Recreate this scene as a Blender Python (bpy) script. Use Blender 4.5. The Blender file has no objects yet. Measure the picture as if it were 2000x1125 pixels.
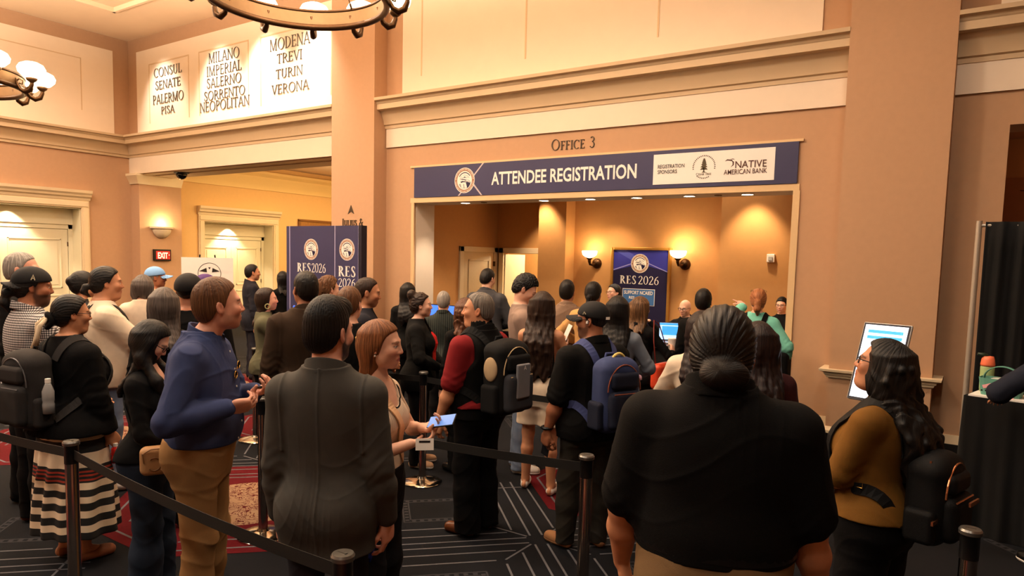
import bpy, bmesh, math, random
import numpy as np
from mathutils import Vector, Matrix

random.seed(7)
SC = bpy.context.scene
COL = SC.collection

# ------------------------------------------------------------------ camera, world, exposure
cam_data = bpy.data.cameras.new('camera')
cam_data.sensor_width = 36.0
cam_data.lens = 24.54
cam_data.shift_y = 0.03085
cam_data.clip_start = 0.05
cam_data.clip_end = 200
cam = bpy.data.objects.new('camera', cam_data)
COL.objects.link(cam)


def _rot(rx, ry, rz):
    cx, sx, cy, sy, cz, sz = math.cos(rx), math.sin(rx), math.cos(ry), math.sin(ry), math.cos(rz), math.sin(rz)
    yaw = np.array([[cz, -sz, 0], [sz, cz, 0], [0, 0, 1]])
    base = np.array([[1, 0, 0], [0, 0, -1], [0, 1, 0]])
    pit = np.array([[1, 0, 0], [0, cx, -sx], [0, sx, cx]])
    rol = np.array([[cy, -sy, 0], [sy, cy, 0], [0, 0, 1]])
    return rol @ pit @ base @ yaw


_R = _rot(0.08611, 0.0243, -0.58721)
cam.matrix_world = Matrix(((_R[0][0], -_R[1][0], -_R[2][0], 0.0),
                           (_R[0][1], -_R[1][1], -_R[2][1], 0.0),
                           (_R[0][2], -_R[1][2], -_R[2][2], 2.0),
                           (0, 0, 0, 1)))
SC.camera = cam

SC.view_settings.view_transform = 'Standard'
SC.view_settings.look = 'None'
SC.view_settings.gamma = 1.0
SC.view_settings.use_curve_mapping = False
SC.view_settings.exposure = -0.04

world = bpy.data.worlds.new('world')
SC.world = world
world.use_nodes = True
world.node_tree.nodes['Background'].inputs[0].default_value = (1.0, 0.75, 0.5, 1)
world.node_tree.nodes['Background'].inputs[1].default_value = 0.03
SC.cycles.max_bounces = 6
SC.cycles.diffuse_bounces = 3
SC.cycles.glossy_bounces = 3
SC.cycles.transmission_bounces = 4
SC.cycles.sample_clamp_indirect = 4.0
SC.cycles.caustics_reflective = False
SC.cycles.caustics_refractive = False

WARM = (1.0, 0.74, 0.47)
WARM2 = (1.0, 0.80, 0.58)


def lamp(name, kind, loc, power, color=WARM, size=0.25, aim=None, angle=120, blend=0.6, sx=None, sy=None):
    L = bpy.data.lights.new(name, kind)
    L.energy = power
    L.color = color
    if kind == 'SPOT':
        L.spot_size = math.radians(angle)
        L.spot_blend = blend
        L.shadow_soft_size = size
    elif kind == 'POINT':
        L.shadow_soft_size = size
    elif kind == 'AREA':
        L.shape = 'RECTANGLE' if sx else 'DISK'
        L.size = sx or size
        if sx:
            L.size_y = sy or sx
    o = bpy.data.objects.new(name, L)
    COL.objects.link(o)
    o.location = loc
    if aim is not None:
        d = Vector(aim) - Vector(loc)
        o.rotation_euler = d.to_track_quat('-Z', 'Y').to_euler()
    return o


# added spots at the lobby ceiling, out of view and without fixtures
for lx in (-14.6, -11.0, -7.4, -3.8, -0.2):
    for ly in (-2.6, 1.2, 4.9):
        lamp('lobby_ceiling_spot', 'SPOT', (lx, ly, 6.8), 370 if lx < -1 else 230, (1.0, 0.87, 0.72), 0.3, (lx, ly, 0), 165, 0.5)
# added uplight with no fixture, brightens the left panel and ceiling
lamp('ceiling_fill_uplight', 'SPOT', (-13.6, 1.5, 4.9), 2200, (1.0, 0.86, 0.68), 0.5, (-13.6, 1.5, 9.0), 168, 0.4)
# spots that graze the white name panel
for lx, pw in ((-15.5, 380), (-13.4, 620), (-11.9, 620), (-10.4, 620)):
    lamp('name_panel_spot', 'SPOT', (lx, 7.95, 6.82), pw * .95, (1.0, 0.90, 0.80), 0.10, (lx + 0.1, 8.95, 5.0), 66, 0.8)
# registration room: soffit downlights, wall scallops, room fill
for lx in (-7.10, -5.59, -4.80, -4.07, -3.31, -2.54):
    lamp('soffit_downlight_lamp', 'SPOT', (lx, 9.2, 2.86), 40, WARM2, 0.05, (lx, 9.2, 0), 110, 0.5)
for lx, ly in ((-6.98, 11.25), (-5.6, 11.2), (-4.2, 11.2), (-3.0, 11.0)):
    lamp('office_wall_spot', 'SPOT', (lx, ly, 3.3), 150, WARM, 0.06, (lx, ly + 0.45, 0.6), 80, 0.7)
lamp('office_fill', 'AREA', (-4.2, 10.6, 3.32), 22, WARM2, sx=3.0, sy=1.4, aim=(-4.2, 10.6, 0))
lamp('jamb_spot', 'SPOT', (-7.35, 9.2, 2.88), 55, WARM2, 0.05, (-7.98, 9.25, 0.9), 70, 0.7)
lamp('back_corridor_lamp', 'POINT', (-7.2, 12.8, 2.3), 90, (1.0, 0.85, 0.55), 0.1)
# corridor on the left; upward spot and point are added brightening, no fixtures
lamp('corridor_ceiling_fill', 'SPOT', (-11.0, 13.5, 3.2), 1500, (1.0, 0.82, 0.5), 0.3, (-11.0, 13.5, 5), 165, 0.4)
lamp('corridor_glow', 'POINT', (-12.2, 13.2, 3.2), 160, (1.0, 0.80, 0.46), 0.4)
lamp('corridor_light', 'AREA', (-13.5, 13.5, 4.35), 300, (1.0, 0.78, 0.42), sx=4.0, sy=7.0, aim=(-13.5, 13.5, 0))
# door recess downlights
lamp('door_recess_lamp', 'SPOT', (-17.16, 6.5, 2.86), 150, (1.0, 0.86, 0.6), 0.04, (-17.42, 6.5, 0.6), 100, 0.5)
lamp('door_recess_lamp', 'SPOT', (-17.13, 11.75, 2.74), 130, (1.0, 0.86, 0.6), 0.04, (-17.39, 11.75, 0.6), 100, 0.5)
# right side behind the wall
lamp('right_room_lamp', 'POINT', (1.6, 10.4, 3.2), 16, WARM, 0.2)


# ------------------------------------------------------------------ materials
def lin(c):
    return tuple(((v / 255.0) / 12.92 if v / 255.0 <= 0.04045 else ((v / 255.0 + 0.055) / 1.055) ** 2.4) for v in c)


_mc = {}


def mat(name, rgb, rough=0.7, metal=0.0, noise=0.06, nscale=30.0, bump=0.0, bscale=200.0, spec=0.3, emit=0.0, sheen=0.0, coat=0.0):
    """rgb is sRGB 0-255; a Principled material with slight procedural variation and bump"""
    if name in _mc:
        return _mc[name]
    m = bpy.data.materials.new(name)
    m.use_nodes = True
    nt = m.node_tree
    N, L = nt.nodes, nt.links
    b = N['Principled BSDF']
    c = lin(rgb)
    b.inputs['Roughness'].default_value = rough
    b.inputs['Metallic'].default_value = metal
    b.inputs['Specular IOR Level'].default_value = spec
    b.inputs['Base Color'].default_value = (*c, 1)
    if sheen:
        b.inputs['Sheen Weight'].default_value = sheen
    if coat:
        b.inputs['Coat Weight'].default_value = coat
    tc = None
    if noise or bump:
        tc = N.new('ShaderNodeTexCoord')
    if noise:
        n = N.new('ShaderNodeTexNoise')
        n.inputs['Scale'].default_value = nscale
        n.inputs['Detail'].default_value = 4
        L.new(tc.outputs['Object'], n.inputs['Vector'])
        mx = N.new('ShaderNodeMix')
        mx.data_type = 'RGBA'
        mx.inputs[6].default_value = (*[max(0, v * (1 - noise)) for v in c], 1)
        mx.inputs[7].default_value = (*[min(1, v * (1 + noise)) for v in c], 1)
        L.new(n.outputs['Fac'], mx.inputs[0])
        L.new(mx.outputs[2], b.inputs['Base Color'])
    if bump:
        n2 = N.new('ShaderNodeTexNoise')
        n2.inputs['Scale'].default_value = bscale
        n2.inputs['Detail'].default_value = 3
        L.new(tc.outputs['Object'], n2.inputs['Vector'])
        bp = N.new('ShaderNodeBump')
        bp.inputs['Strength'].default_value = bump
        bp.inputs['Distance'].default_value = 0.01
        L.new(n2.outputs['Fac'], bp.inputs['Height'])
        L.new(bp.outputs['Normal'], b.inputs['Normal'])
    if emit:
        b.inputs['Emission Color'].default_value = (*c, 1)
        b.inputs['Emission Strength'].default_value = emit
    _mc[name] = m
    return m


def bands(name, coord, freq, cols, duty=None, rough=0.8, scale2=None):
    """striped (one coordinate) or checked (two coordinates) cloth in object space"""
    if name in _mc:
        return _mc[name]
    m = bpy.data.materials.new(name)
    m.use_nodes = True
    N, L = m.node_tree.nodes, m.node_tree.links
    b = N['Principled BSDF']
    b.inputs['Roughness'].default_value = rough
    b.inputs['Specular IOR Level'].default_value = 0.2
    tc = N.new('ShaderNodeTexCoord')
    sp = N.new('ShaderNodeSeparateXYZ')
    L.new(tc.outputs['Object'], sp.inputs[0])

    def gate(out, f, d):
        a = N.new('ShaderNodeMath'); a.operation = 'MULTIPLY'; a.inputs[1].default_value = f
        L.new(out, a.inputs[0])
        fr = N.new('ShaderNodeMath'); fr.operation = 'FRACT'
        L.new(a.outputs[0], fr.inputs[0])
        g = N.new('ShaderNodeMath'); g.operation = 'GREATER_THAN'; g.inputs[1].default_value = d
        L.new(fr.outputs[0], g.inputs[0])
        return g.outputs[0]
    if coord == 'check':
        ad = N.new('ShaderNodeMath'); ad.operation = 'ADD'
        L.new(sp.outputs['X'], ad.inputs[0]); L.new(sp.outputs['Y'], ad.inputs[1])
        g1 = gate(ad.outputs[0], freq, 0.5)
        g2 = gate(sp.outputs['Z'], freq, 0.5)
        s = N.new('ShaderNodeMath'); s.operation = 'ADD'
        L.new(g1, s.inputs[0]); L.new(g2, s.inputs[1])
        hf = N.new('ShaderNodeMath'); hf.operation = 'MULTIPLY'; hf.inputs[1].default_value = 0.5
        L.new(s.outputs[0], hf.inputs[0])
        r = N.new('ShaderNodeValToRGB')
        r.color_ramp.interpolation = 'CONSTANT'
        e = r.color_ramp.elements
        e[0].position = 0; e[0].color = (*lin(cols[0]), 1)
        e[1].position = 0.4; e[1].color = (*lin(cols[1]), 1)
        e2 = e.new(0.9); e2.color = (*lin(cols[2]), 1)
        L.new(hf.outputs[0], r.inputs[0])
        L.new(r.outputs[0], b.inputs['Base Color'])
    else:
        g = gate(sp.outputs[coord], freq, duty or 0.5)
        mx = N.new('ShaderNodeMix'); mx.data_type = 'RGBA'
        mx.inputs[6].default_value = (*lin(cols[0]), 1)
        mx.inputs[7].default_value = (*lin(cols[1]), 1)
        L.new(g, mx.inputs[0])
        L.new(mx.outputs[2], b.inputs['Base Color'])
    _mc[name] = m
    return m


def ramp_z(name, stops, rough=0.85):
    """colour bands by height (object space metres): list of (z, rgb)"""
    m = bpy.data.materials.new(name)
    m.use_nodes = True
    N, L = m.node_tree.nodes, m.node_tree.links
    b = N['Principled BSDF']
    b.inputs['Roughness'].default_value = rough
    tc = N.new('ShaderNodeTexCoord'); sp = N.new('ShaderNodeSeparateXYZ')
    L.new(tc.outputs['Object'], sp.inputs[0])
    r = N.new('ShaderNodeValToRGB'); r.color_ramp.interpolation = 'CONSTANT'
    e = r.color_ramp.elements
    e[0].position = 0; e[0].color = (*lin(stops[0][1]), 1)
    e[1].position = min(0.999, stops[1][0]); e[1].color = (*lin(stops[1][1]), 1)
    for z, c in stops[2:]:
        q = e.new(z); q.color = (*lin(c), 1)
    L.new(sp.outputs['Z'], r.inputs[0])
    L.new(r.outputs[0], b.inputs['Base Color'])
    return m


def emis(name, rgb, strength):
    if name in _mc:
        return _mc[name]
    m = bpy.data.materials.new(name)
    m.use_nodes = True
    N, L = m.node_tree.nodes, m.node_tree.links
    b = N['Principled BSDF']
    b.inputs['Base Color'].default_value = (*lin(rgb), 1)
    b.inputs['Emission Color'].default_value = (*lin(rgb), 1)
    b.inputs['Emission Strength'].default_value = strength
    _mc[name] = m
    return m


def hair_mat(name, rgb, rgb2=None, rough=0.46):
    if name in _mc:
        return _mc[name]
    m = bpy.data.materials.new(name)
    m.use_nodes = True
    N, L = m.node_tree.nodes, m.node_tree.links
    b = N['Principled BSDF']
    b.inputs['Roughness'].default_value = rough
    b.inputs['Specular IOR Level'].default_value = 0.22
    mp = N.new('ShaderNodeAttribute'); mp.attribute_name = 'strand'
    n = N.new('ShaderNodeTexNoise'); n.inputs['Scale'].default_value = 1.0; n.inputs['Detail'].default_value = 5
    n.inputs['Distortion'].default_value = 0.6
    L.new(mp.outputs['Vector'], n.inputs['Vector'])
    r = N.new('ShaderNodeValToRGB')
    c1 = lin(rgb); c2 = lin(rgb2 or tuple(min(255, int(v * 1.45) + 4) for v in rgb))
    r.color_ramp.elements[0].position = 0.36; r.color_ramp.elements[0].color = (*c1, 1)
    r.color_ramp.elements[1].position = 0.68; r.color_ramp.elements[1].color = (*c2, 1)
    L.new(n.outputs['Fac'], r.inputs[0]); L.new(r.outputs[0], b.inputs['Base Color'])
    bp = N.new('ShaderNodeBump'); bp.inputs['Strength'].default_value = 0.55; bp.inputs['Distance'].default_value = 0.006
    L.new(n.outputs['Fac'], bp.inputs['Height']); L.new(bp.outputs['Normal'], b.inputs['Normal'])
    _mc[name] = m
    return m


def skin_mat():
    if 'skin' in _mc:
        return _mc['skin']
    m = bpy.data.materials.new('skin')
    m.use_nodes = True
    N, L = m.node_tree.nodes, m.node_tree.links
    b = N['Principled BSDF']
    b.inputs['Roughness'].default_value = 0.5
    b.inputs['Specular IOR Level'].default_value = 0.35
    a = N.new('ShaderNodeVertexColor'); a.layer_name = 'complexion'
    tc = N.new('ShaderNodeTexCoord')
    n = N.new('ShaderNodeTexNoise'); n.inputs['Scale'].default_value = 45; n.inputs['Detail'].default_value = 3
    L.new(tc.outputs['Object'], n.inputs['Vector'])
    mr = N.new('ShaderNodeMapRange'); mr.inputs[3].default_value = 0.9; mr.inputs[4].default_value = 1.08
    L.new(n.outputs['Fac'], mr.inputs[0])
    mx = N.new('ShaderNodeMix'); mx.data_type = 'RGBA'; mx.blend_type = 'MULTIPLY'; mx.inputs[0].default_value = 1
    L.new(a.outputs['Color'], mx.inputs[6]); L.new(mr.outputs[0], mx.inputs[7])
    L.new(mx.outputs[2], b.inputs['Base Color'])
    n2 = N.new('ShaderNodeTexNoise'); n2.inputs['Scale'].default_value = 420
    L.new(tc.outputs['Object'], n2.inputs['Vector'])
    bp = N.new('ShaderNodeBump'); bp.inputs['Strength'].default_value = 0.08; bp.inputs['Distance'].default_value = 0.004
    L.new(n2.outputs['Fac'], bp.inputs['Height']); L.new(bp.outputs['Normal'], b.inputs['Normal'])
    _mc['skin'] = m
    return m


M_TAN = mat('tan wall fabric', (184, 145, 112), 0.85, noise=0.05, nscale=14, bump=0.12, bscale=260)
M_CREAM = mat('cream painted plaster', (240, 219, 194), 0.75, noise=0.03, nscale=6)
M_TRIM = mat('cream painted trim', (232, 208, 170), 0.55, noise=0.03, nscale=10)
M_CORN = mat('shade toned cornice cream', (206, 178, 142), 0.55, noise=0.03, nscale=10)  # cream darkened to carry the shade between the mouldings
M_LINE = mat('decorative panel line', (218, 188, 150), 0.8, noise=0)  # tan tone of the thin decorative panel lines
M_CEIL = mat('ceiling paint', (236, 206, 172), 0.85, noise=0.03, nscale=4)
M_DOOR = mat('cream door paint', (234, 222, 190), 0.5, noise=0.03, nscale=8)
M_BASEB = mat('dark brown baseboard', (58, 32, 20), 0.5)
M_BLACKB = mat('black baseboard', (12, 11, 11), 0.5)
M_OFF = mat('amber office wall fabric', (204, 150, 92), 0.85, noise=0.05, nscale=14, bump=0.1, bscale=260)
M_CORR = mat('golden corridor wall', (228, 184, 122), 0.85, noise=0.04, nscale=14)
M_NAVY = mat('navy printed vinyl', (50, 50, 84), 0.45, noise=0.10, nscale=1.6)
M_WHITE = mat('white print', (245, 238, 228), 0.5, noise=0.02)
M_INK = mat('dark bronze lettering', (70, 58, 46), 0.4, metal=0.3, noise=0)
M_INKB = mat('black print ink', (34, 26, 24), 0.5, noise=0)
M_BRONZE = mat('dark bronze', (74, 50, 30), 0.35, metal=0.8, noise=0.2, nscale=20)
M_BRASS = mat('brushed brass', (126, 96, 66), 0.45, metal=0.7, noise=0.12, nscale=25)
M_CHROME = mat('polished chrome', (170, 160, 150), 0.16, metal=1.0, noise=0)
M_PLATE = mat('chrome base plate', (200, 190, 175), 0.12, metal=1.0, noise=0)
M_BELT = mat('black webbing', (16, 15, 15), 0.7, noise=0.1, bump=0.2, bscale=500)
M_BLACK = mat('black plastic', (14, 14, 15), 0.35)
M_BLKCLOTH = mat('black drape cloth', (9, 9, 10), 0.95, noise=0.2, nscale=8)
M_GLOWBOWL = emis('lit alabaster bowl', (255, 232, 190), 7.0)


# ------------------------------------------------------------------ mesh helpers
def new_obj(name, verts, faces, material, parent=None, smooth=False, mats=None, fmat=None):
    me = bpy.data.meshes.new(name)
    me.from_pydata([tuple(v) for v in verts], [], faces)
    if mats:
        for m in mats:
            me.materials.append(m)
        if fmat is not None:
            me.polygons.foreach_set('material_index', fmat)
    else:
        me.materials.append(material)
    if smooth:
        me.polygons.foreach_set('use_smooth', [True] * len(me.polygons))
    me.update()
    o = bpy.data.objects.new(name, me)
    COL.objects.link(o)
    if parent is not None:
        o.parent = parent
    return o


class MB:
    """collects shapes for ONE mesh"""
    def __init__(s):
        s.v, s.f, s.m = [], [], []
        s.cur = 0

    def add(s, verts, faces, m=None):
        o = len(s.v)
        s.v.extend([tuple(map(float, q)) for q in verts])
        for f in faces:
            s.f.append(tuple(i + o for i in f))
            s.m.append(s.cur if m is None else m)
        return s

    def box(s, lo, hi, m=None):
        x0, y0, z0 = lo; x1, y1, z1 = hi
        v = [(x0, y0, z0), (x1, y0, z0), (x1, y1, z0), (x0, y1, z0), (x0, y0, z1), (x1, y0, z1), (x1, y1, z1), (x0, y1, z1)]
        return s.add(v, [(0, 3, 2, 1), (4, 5, 6, 7), (0, 1, 5, 4), (1, 2, 6, 5), (2, 3, 7, 6), (3, 0, 4, 7)], m)

    def obox(s, c, ax, ay, az, m=None):
        c, ax, ay, az = map(np.array, (c, ax, ay, az))
        v = [c + i * ax + j * ay + k * az for i, j, k in ((-1, -1, -1), (1, -1, -1), (1, 1, -1), (-1, 1, -1), (-1, -1, 1), (1, -1, 1), (1, 1, 1), (-1, 1, 1))]
        return s.add(v, [(0, 3, 2, 1), (4, 5, 6, 7), (0, 1, 5, 4), (1, 2, 6, 5), (2, 3, 7, 6), (3, 0, 4, 7)], m)

    def lathe(s, prof, c=(0, 0, 0), n=24, ax=None, m=None, caps=True):
        """prof: list of (r, h) along axis (default z)"""
        c = np.array(c, float)
        if ax is None:
            e1, e2, e3 = np.eye(3)
        else:
            e3 = np.array(ax, float); e3 /= np.linalg.norm(e3)
            t = np.array((1, 0, 0)) if abs(e3[0]) < 0.9 else np.array((0, 1, 0))
            e1 = np.cross(t, e3); e1 /= np.linalg.norm(e1)
            e2 = np.cross(e3, e1)
        v, f = [], []
        for r, h in prof:
            for i in range(n):
                a = 2 * math.pi * i / n
                v.append(c + e1 * r * math.cos(a) + e2 * r * math.sin(a) + e3 * h)
        for k in range(len(prof) - 1):
            for i in range(n):
                j = (i + 1) % n
                f.append((k * n + i, k * n + j, (k + 1) * n + j, (k + 1) * n + i))
        if caps and prof[0][0] > 1e-4:
            f.append(tuple(range(n - 1, -1, -1)))
        if caps and prof[-1][0] > 1e-4:
            f.append(tuple((len(prof) - 1) * n + i for i in range(n)))
        return s.add(v, f, m)

    def tube(s, pts, r, n=8, closed=False, m=None):
        pts = [np.array(p, float) for p in pts]
        k = len(pts)
        rs = r if hasattr(r, '__len__') else [r] * k
        v, f = [], []
        up = None
        for i, p in enumerate(pts):
            a = pts[(i - 1) % k] if (closed or i > 0) else p
            b = pts[(i + 1) % k] if (closed or i < k - 1) else p
            t = b - a; t /= (np.linalg.norm(t) + 1e-12)
            if up is None:
                up = np.array((0, 0, 1.0)) if abs(t[2]) < 0.9 else np.array((1.0, 0, 0))
            e1 = np.cross(up, t); e1 /= (np.linalg.norm(e1) + 1e-12)
            e2 = np.cross(t, e1); up = e2
            for q in range(n):
                an = 2 * math.pi * q / n
                v.append(p + rs[i] * (e1 * math.cos(an) + e2 * math.sin(an)))
        for i in range(k if closed else k - 1):
            j = (i + 1) % k
            for q in range(n):
                w = (q + 1) % n
                f.append((i * n + q, i * n + w, j * n + w, j * n + q))
        if not closed:
            f.append(tuple(range(n - 1, -1, -1)))
            f.append(tuple((k - 1) * n + q for q in range(n)))
        return s.add(v, f, m)

    def ribbon(s, pts, nrm, w, t=0.004, m=None):
        """flat band of width w along pts; nrm: outward normal per point"""
        v, f = [], []
        k = len(pts)
        for i in range(k):
            p = np.array(pts[i], float)
            a = np.array(pts[max(0, i - 1)], float); b = np.array(pts[min(k - 1, i + 1)], float)
            tg = b - a; tg /= np.linalg.norm(tg) + 1e-12
            n = np.array(nrm[i] if np.ndim(nrm) > 1 else nrm, float)
            n = n - tg * n.dot(tg); n /= np.linalg.norm(n) + 1e-12
            sd = np.cross(tg, n)
            for q in ((-.5, -.5), (.5, -.5), (.5, .5), (-.5, .5)):
                v.append(p + sd * w * q[0] + n * t * q[1])
        for i in range(k - 1):
            for q in range(4):
                w2 = (q + 1) % 4
                f.append((i * 4 + q, i * 4 + w2, (i + 1) * 4 + w2, (i + 1) * 4 + q))
        f.append((3, 2, 1, 0)); f.append(tuple((k - 1) * 4 + q for q in range(4)))
        return s.add(v, f, m)

    def extrude_poly(s, pts2, O, U, V, Nn, t, m=None):
        """polygon in plane (O,U,V) with thickness t along Nn; pts2 any simple polygon (ngon)"""
        O, U, V, Nn = map(lambda q: np.array(q, float), (O, U, V, Nn))
        k = len(pts2)
        base = [O + U * a + V * b for a, b in pts2]
        top = [p + Nn * t for p in base]
        f = [tuple(range(k, 2 * k))]
        for i in range(k):
            j = (i + 1) % k
            f.append((i, j, k + j, k + i))
        return s.add(base + top, f, m)

    def sweep(s, prof, path, closed=False, m=None, cap=True):
        """prof: (out, z) profile; path: list of (x,y) with mitred corners, out = to the right of travel"""
        k = len(path)
        v, f = [], []
        n = len(prof)
        for i in range(k):
            p = np.array(path[i], float)
            d1 = d2 = None
            if i > 0: d1 = p - np.array(path[i - 1], float); d1 /= np.linalg.norm(d1)
            if i < k - 1: d2 = np.array(path[i + 1], float) - p; d2 /= np.linalg.norm(d2)
            if d1 is None: d1 = d2
            if d2 is None: d2 = d1
            n1 = np.array((d1[1], -d1[0])); n2 = np.array((d2[1], -d2[0]))
            mt = n1 + n2; mt /= max(1e-9, mt.dot(n1))
            for o, z in prof:
                v.append((p[0] + mt[0] * o, p[1] + mt[1] * o, z))
        for i in range(k - 1):
            for q in range(n):
                w = (q + 1) % n
                f.append((i * n + q, i * n + w, (i + 1) * n + w, (i + 1) * n + q))
        if cap:
            f.append(tuple(range(n - 1, -1, -1))); f.append(tuple((k - 1) * n + q for q in range(n)))
        return s.add(v, f, m)

    def build(s, name, material, parent=None, smooth=False, mats=None):
        return new_obj(name, s.v, s.f, material, parent, smooth, mats, s.m if mats else None)


def shade_auto(o, deg=35):
    me = o.data
    me.polygons.foreach_set('use_smooth', [True] * len(me.polygons))
    bm = bmesh.new(); bm.from_mesh(me)
    bmesh.ops.recalc_face_normals(bm, faces=bm.faces)
    lim = math.radians(deg)
    for e in bm.edges:
        e.smooth = (len(e.link_faces) == 2 and e.calc_face_angle(0) < lim)
    bm.to_mesh(me); bm.free()
    return o


def bevel(o, w=0.005, seg=2):
    m = o.modifiers.new('bevel', 'BEVEL'); m.width = w; m.segments = seg; m.limit_method = 'ANGLE'
    return o


def thing(o, label, cat, group=None):
    o['label'] = label; o['category'] = cat
    if group: o['group'] = group
    return o


def empty(name, loc, label=None, cat=None, rotz=0.0, group=None):
    o = bpy.data.objects.new(name, None)
    COL.objects.link(o)
    o.location = loc; o.rotation_euler = (0, 0, rotz); o.empty_display_size = 0.1
    if label: thing(o, label, cat, group)
    return o


def struct(o):
    o['kind'] = 'structure'
    return o
# ------------------------------------------------------------------ the setting
YW = 8.95
CEILZ = 6.92


def wall(name, boxes, material):
    m = MB()
    for b in boxes:
        m.box((min(b[0], b[3]), min(b[1], b[4]), min(b[2], b[5])), (max(b[0], b[3]), max(b[1], b[4]), max(b[2], b[5])))
    return struct(m.build(name, material))


# ---- floor: dark patterned carpet, the woven pattern lies inside the floor's own mesh
M_CARPET = mat('charcoal carpet', (21, 22, 26), 0.95, noise=0.35, nscale=60, bump=0.3, bscale=700, spec=0.1)
M_CLINE = mat('grey carpet line', (92, 92, 97), 0.95, noise=0.25, nscale=90, spec=0.1)
M_CRED = mat('dark red carpet field', (78, 12, 19), 0.95, noise=0.3, nscale=60, spec=0.1)
M_CDIM = mat('dim grey carpet key pattern', (50, 50, 54), 0.95, noise=0.3, nscale=90, spec=0.1)


def medallion_mat():
    m = bpy.data.materials.new('cream and red carpet scrollwork')
    m.use_nodes = True
    N, L = m.node_tree.nodes, m.node_tree.links
    b = N['Principled BSDF']; b.inputs['Roughness'].default_value = 0.95; b.inputs['Specular IOR Level'].default_value = 0.1
    tc = N.new('ShaderNodeTexCoord')
    w = N.new('ShaderNodeTexNoise'); w.inputs['Scale'].default_value = 9; w.inputs['Detail'].default_value = 1.5; w.inputs['Distortion'].default_value = 2.2
    L.new(tc.outputs['Object'], w.inputs['Vector'])
    r = N.new('ShaderNodeValToRGB'); r.color_ramp.interpolation = 'CONSTANT'
    e = r.color_ramp.elements
    e[0].position = 0; e[0].color = (*lin((140, 112, 88)), 1)
    e[1].position = 0.47; e[1].color = (*lin((74, 18, 20)), 1)
    q = e.new(0.53); q.color = (*lin((150, 122, 98)), 1)
    q = e.new(0.60); q.color = (*lin((84, 30, 27)), 1)
    q = e.new(0.64); q.color = (*lin((144, 116, 92)), 1)
    L.new(w.outputs['Fac'], r.inputs[0]); L.new(r.outputs[0], b.inputs['Base Color'])
    return m


fl = MB()
fl.add([(-19, -7, 0), (6.5, -7, 0), (6.5, 20, 0), (-19, 20, 0)], [(0, 1, 2, 3)], 0)


def fline(a, b, w=0.015, m=1, z=0.0012):
    a, b = np.array(a, float), np.array(b, float)
    d = b - a; d /= np.linalg.norm(d) + 1e-9
    n = np.array((-d[1], d[0])) * w / 2
    p = [a - n, b - n, b + n, a + n]
    fl.add([(q[0], q[1], z) for q in p], [(0, 1, 2, 3)], m)


def fpoly(pts, m, z):
    fl.add([(p[0], p[1], z) for p in pts], [tuple(range(len(pts)))], m)


P = 3.0
for i in range(-5, 3):
    for j in range(-3, 3):
        cx, cy = -2.5 + P * i, 4.17 + P * j
        if cx < -17 or cy > 8.9: continue
        for sx in (-1, 1):
            for sy in (-1, 1):
                d = np.array((sx, sy)) / math.sqrt(2); nn = np.array((-d[1], d[0]))
                c = np.array((cx, cy))
                for off, t0, t1 in ((-0.045, 0.08, 1.3), (0.045, 0.08, 1.3), (-0.16, 0.2, 1.15), (0.16, 0.2, 1.15), (-0.30, 0.36, 0.98), (0.30, 0.36, 0.98)):
                    fline(c + d * t0 + nn * off, c + d * t1 + nn * off)
                fline(c + d * 1.15 + nn * 0.16, c + d * 1.15 - nn * 0.16)
        for dx, dy in ((1, 0), (-1, 0), (0, 1), (0, -1)):
            d = np.array((dx, dy)); nn = np.array((-dy, dx)); c = np.array((cx, cy))
            fline(c + d * 0.10, c + d * 0.42)
            # greek-key diamonds between the arms
            q = c + d * 0.98
            for rr in (0.34, 0.27):
                pts = [q + d * rr, q + nn * rr, q - d * rr, q - nn * rr]
                for k in range(4):
                    fline(pts[k], pts[(k + 1) % 4], 0.012, 3)
            for k in range(4):
                A, B = np.array([q + d * .305, q + nn * .305, q - d * .305, q - nn * .305][k]), np.array([q + nn * .305, q - d * .305, q - nn * .305, q + d * .305][k])
                for t in np.arange(0.08, 0.95, 0.14):
                    fline(A + (B - A) * t, A + (B - A) * (t + 0.07), 0.03, 3)
for mx_, my_ in ((-4.78, 3.38), (-2.35, 5.75), (-7.8, 3.6), (-6.4, 5.6), (-9.5, 6.2), (-11.0, 3.4), (-1.2, 0.6), (-5.6, 0.2), (-8.0, 0.6)):
    fpoly([(mx_ + 1.08 * math.cos(a), my_ + 1.08 * math.sin(a)) for a in np.arange(8) * math.pi / 4 + math.pi / 8], 2, 0.0020)
    for rr in (0.72, 0.82, 0.98):
        pts = [(mx_ + rr * math.cos(a), my_ + rr * math.sin(a)) for a in np.arange(8) * math.pi / 4 + math.pi / 8]
        for k in range(8):
            if k % 2 == 0 or rr > 0.9:
                fline(pts[k], pts[(k + 1) % 8], 0.018, 1, 0.0030)
    fpoly([(mx_ + 0.50 * math.cos(a), my_ + 0.50 * math.sin(a)) for a in np.linspace(0, 2 * math.pi, 40)[:-1]], 4, 0.0030)
struct(fl.build('floor', None, mats=[M_CARPET, M_CLINE, M_CRED, M_CDIM, medallion_mat()]))

# ---- ceiling with a raised tray
cz = MB()
cz.box((-19, -7, CEILZ), (6.5, 20, CEILZ + 0.2))
struct(cz.build('ceiling', M_CEIL))
tr = MB()
for lo, hi in (((-15.1, 7.72, CEILZ - 0.05), (6.3, 8.95, CEILZ + 0.01)), ((-16.98, -6.9, CEILZ - 0.05), (-15.1, 8.95, CEILZ + 0.01))):
    tr.box(lo, hi)
tr.box((-15.1, 7.66, CEILZ - 0.09), (6.4, 7.72, CEILZ + 0.01))
tr.box((-15.1, -6.9, CEILZ - 0.09), (-15.04, 7.72, CEILZ + 0.01))
struct(tr.build('trim_1', M_CEIL))

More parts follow.
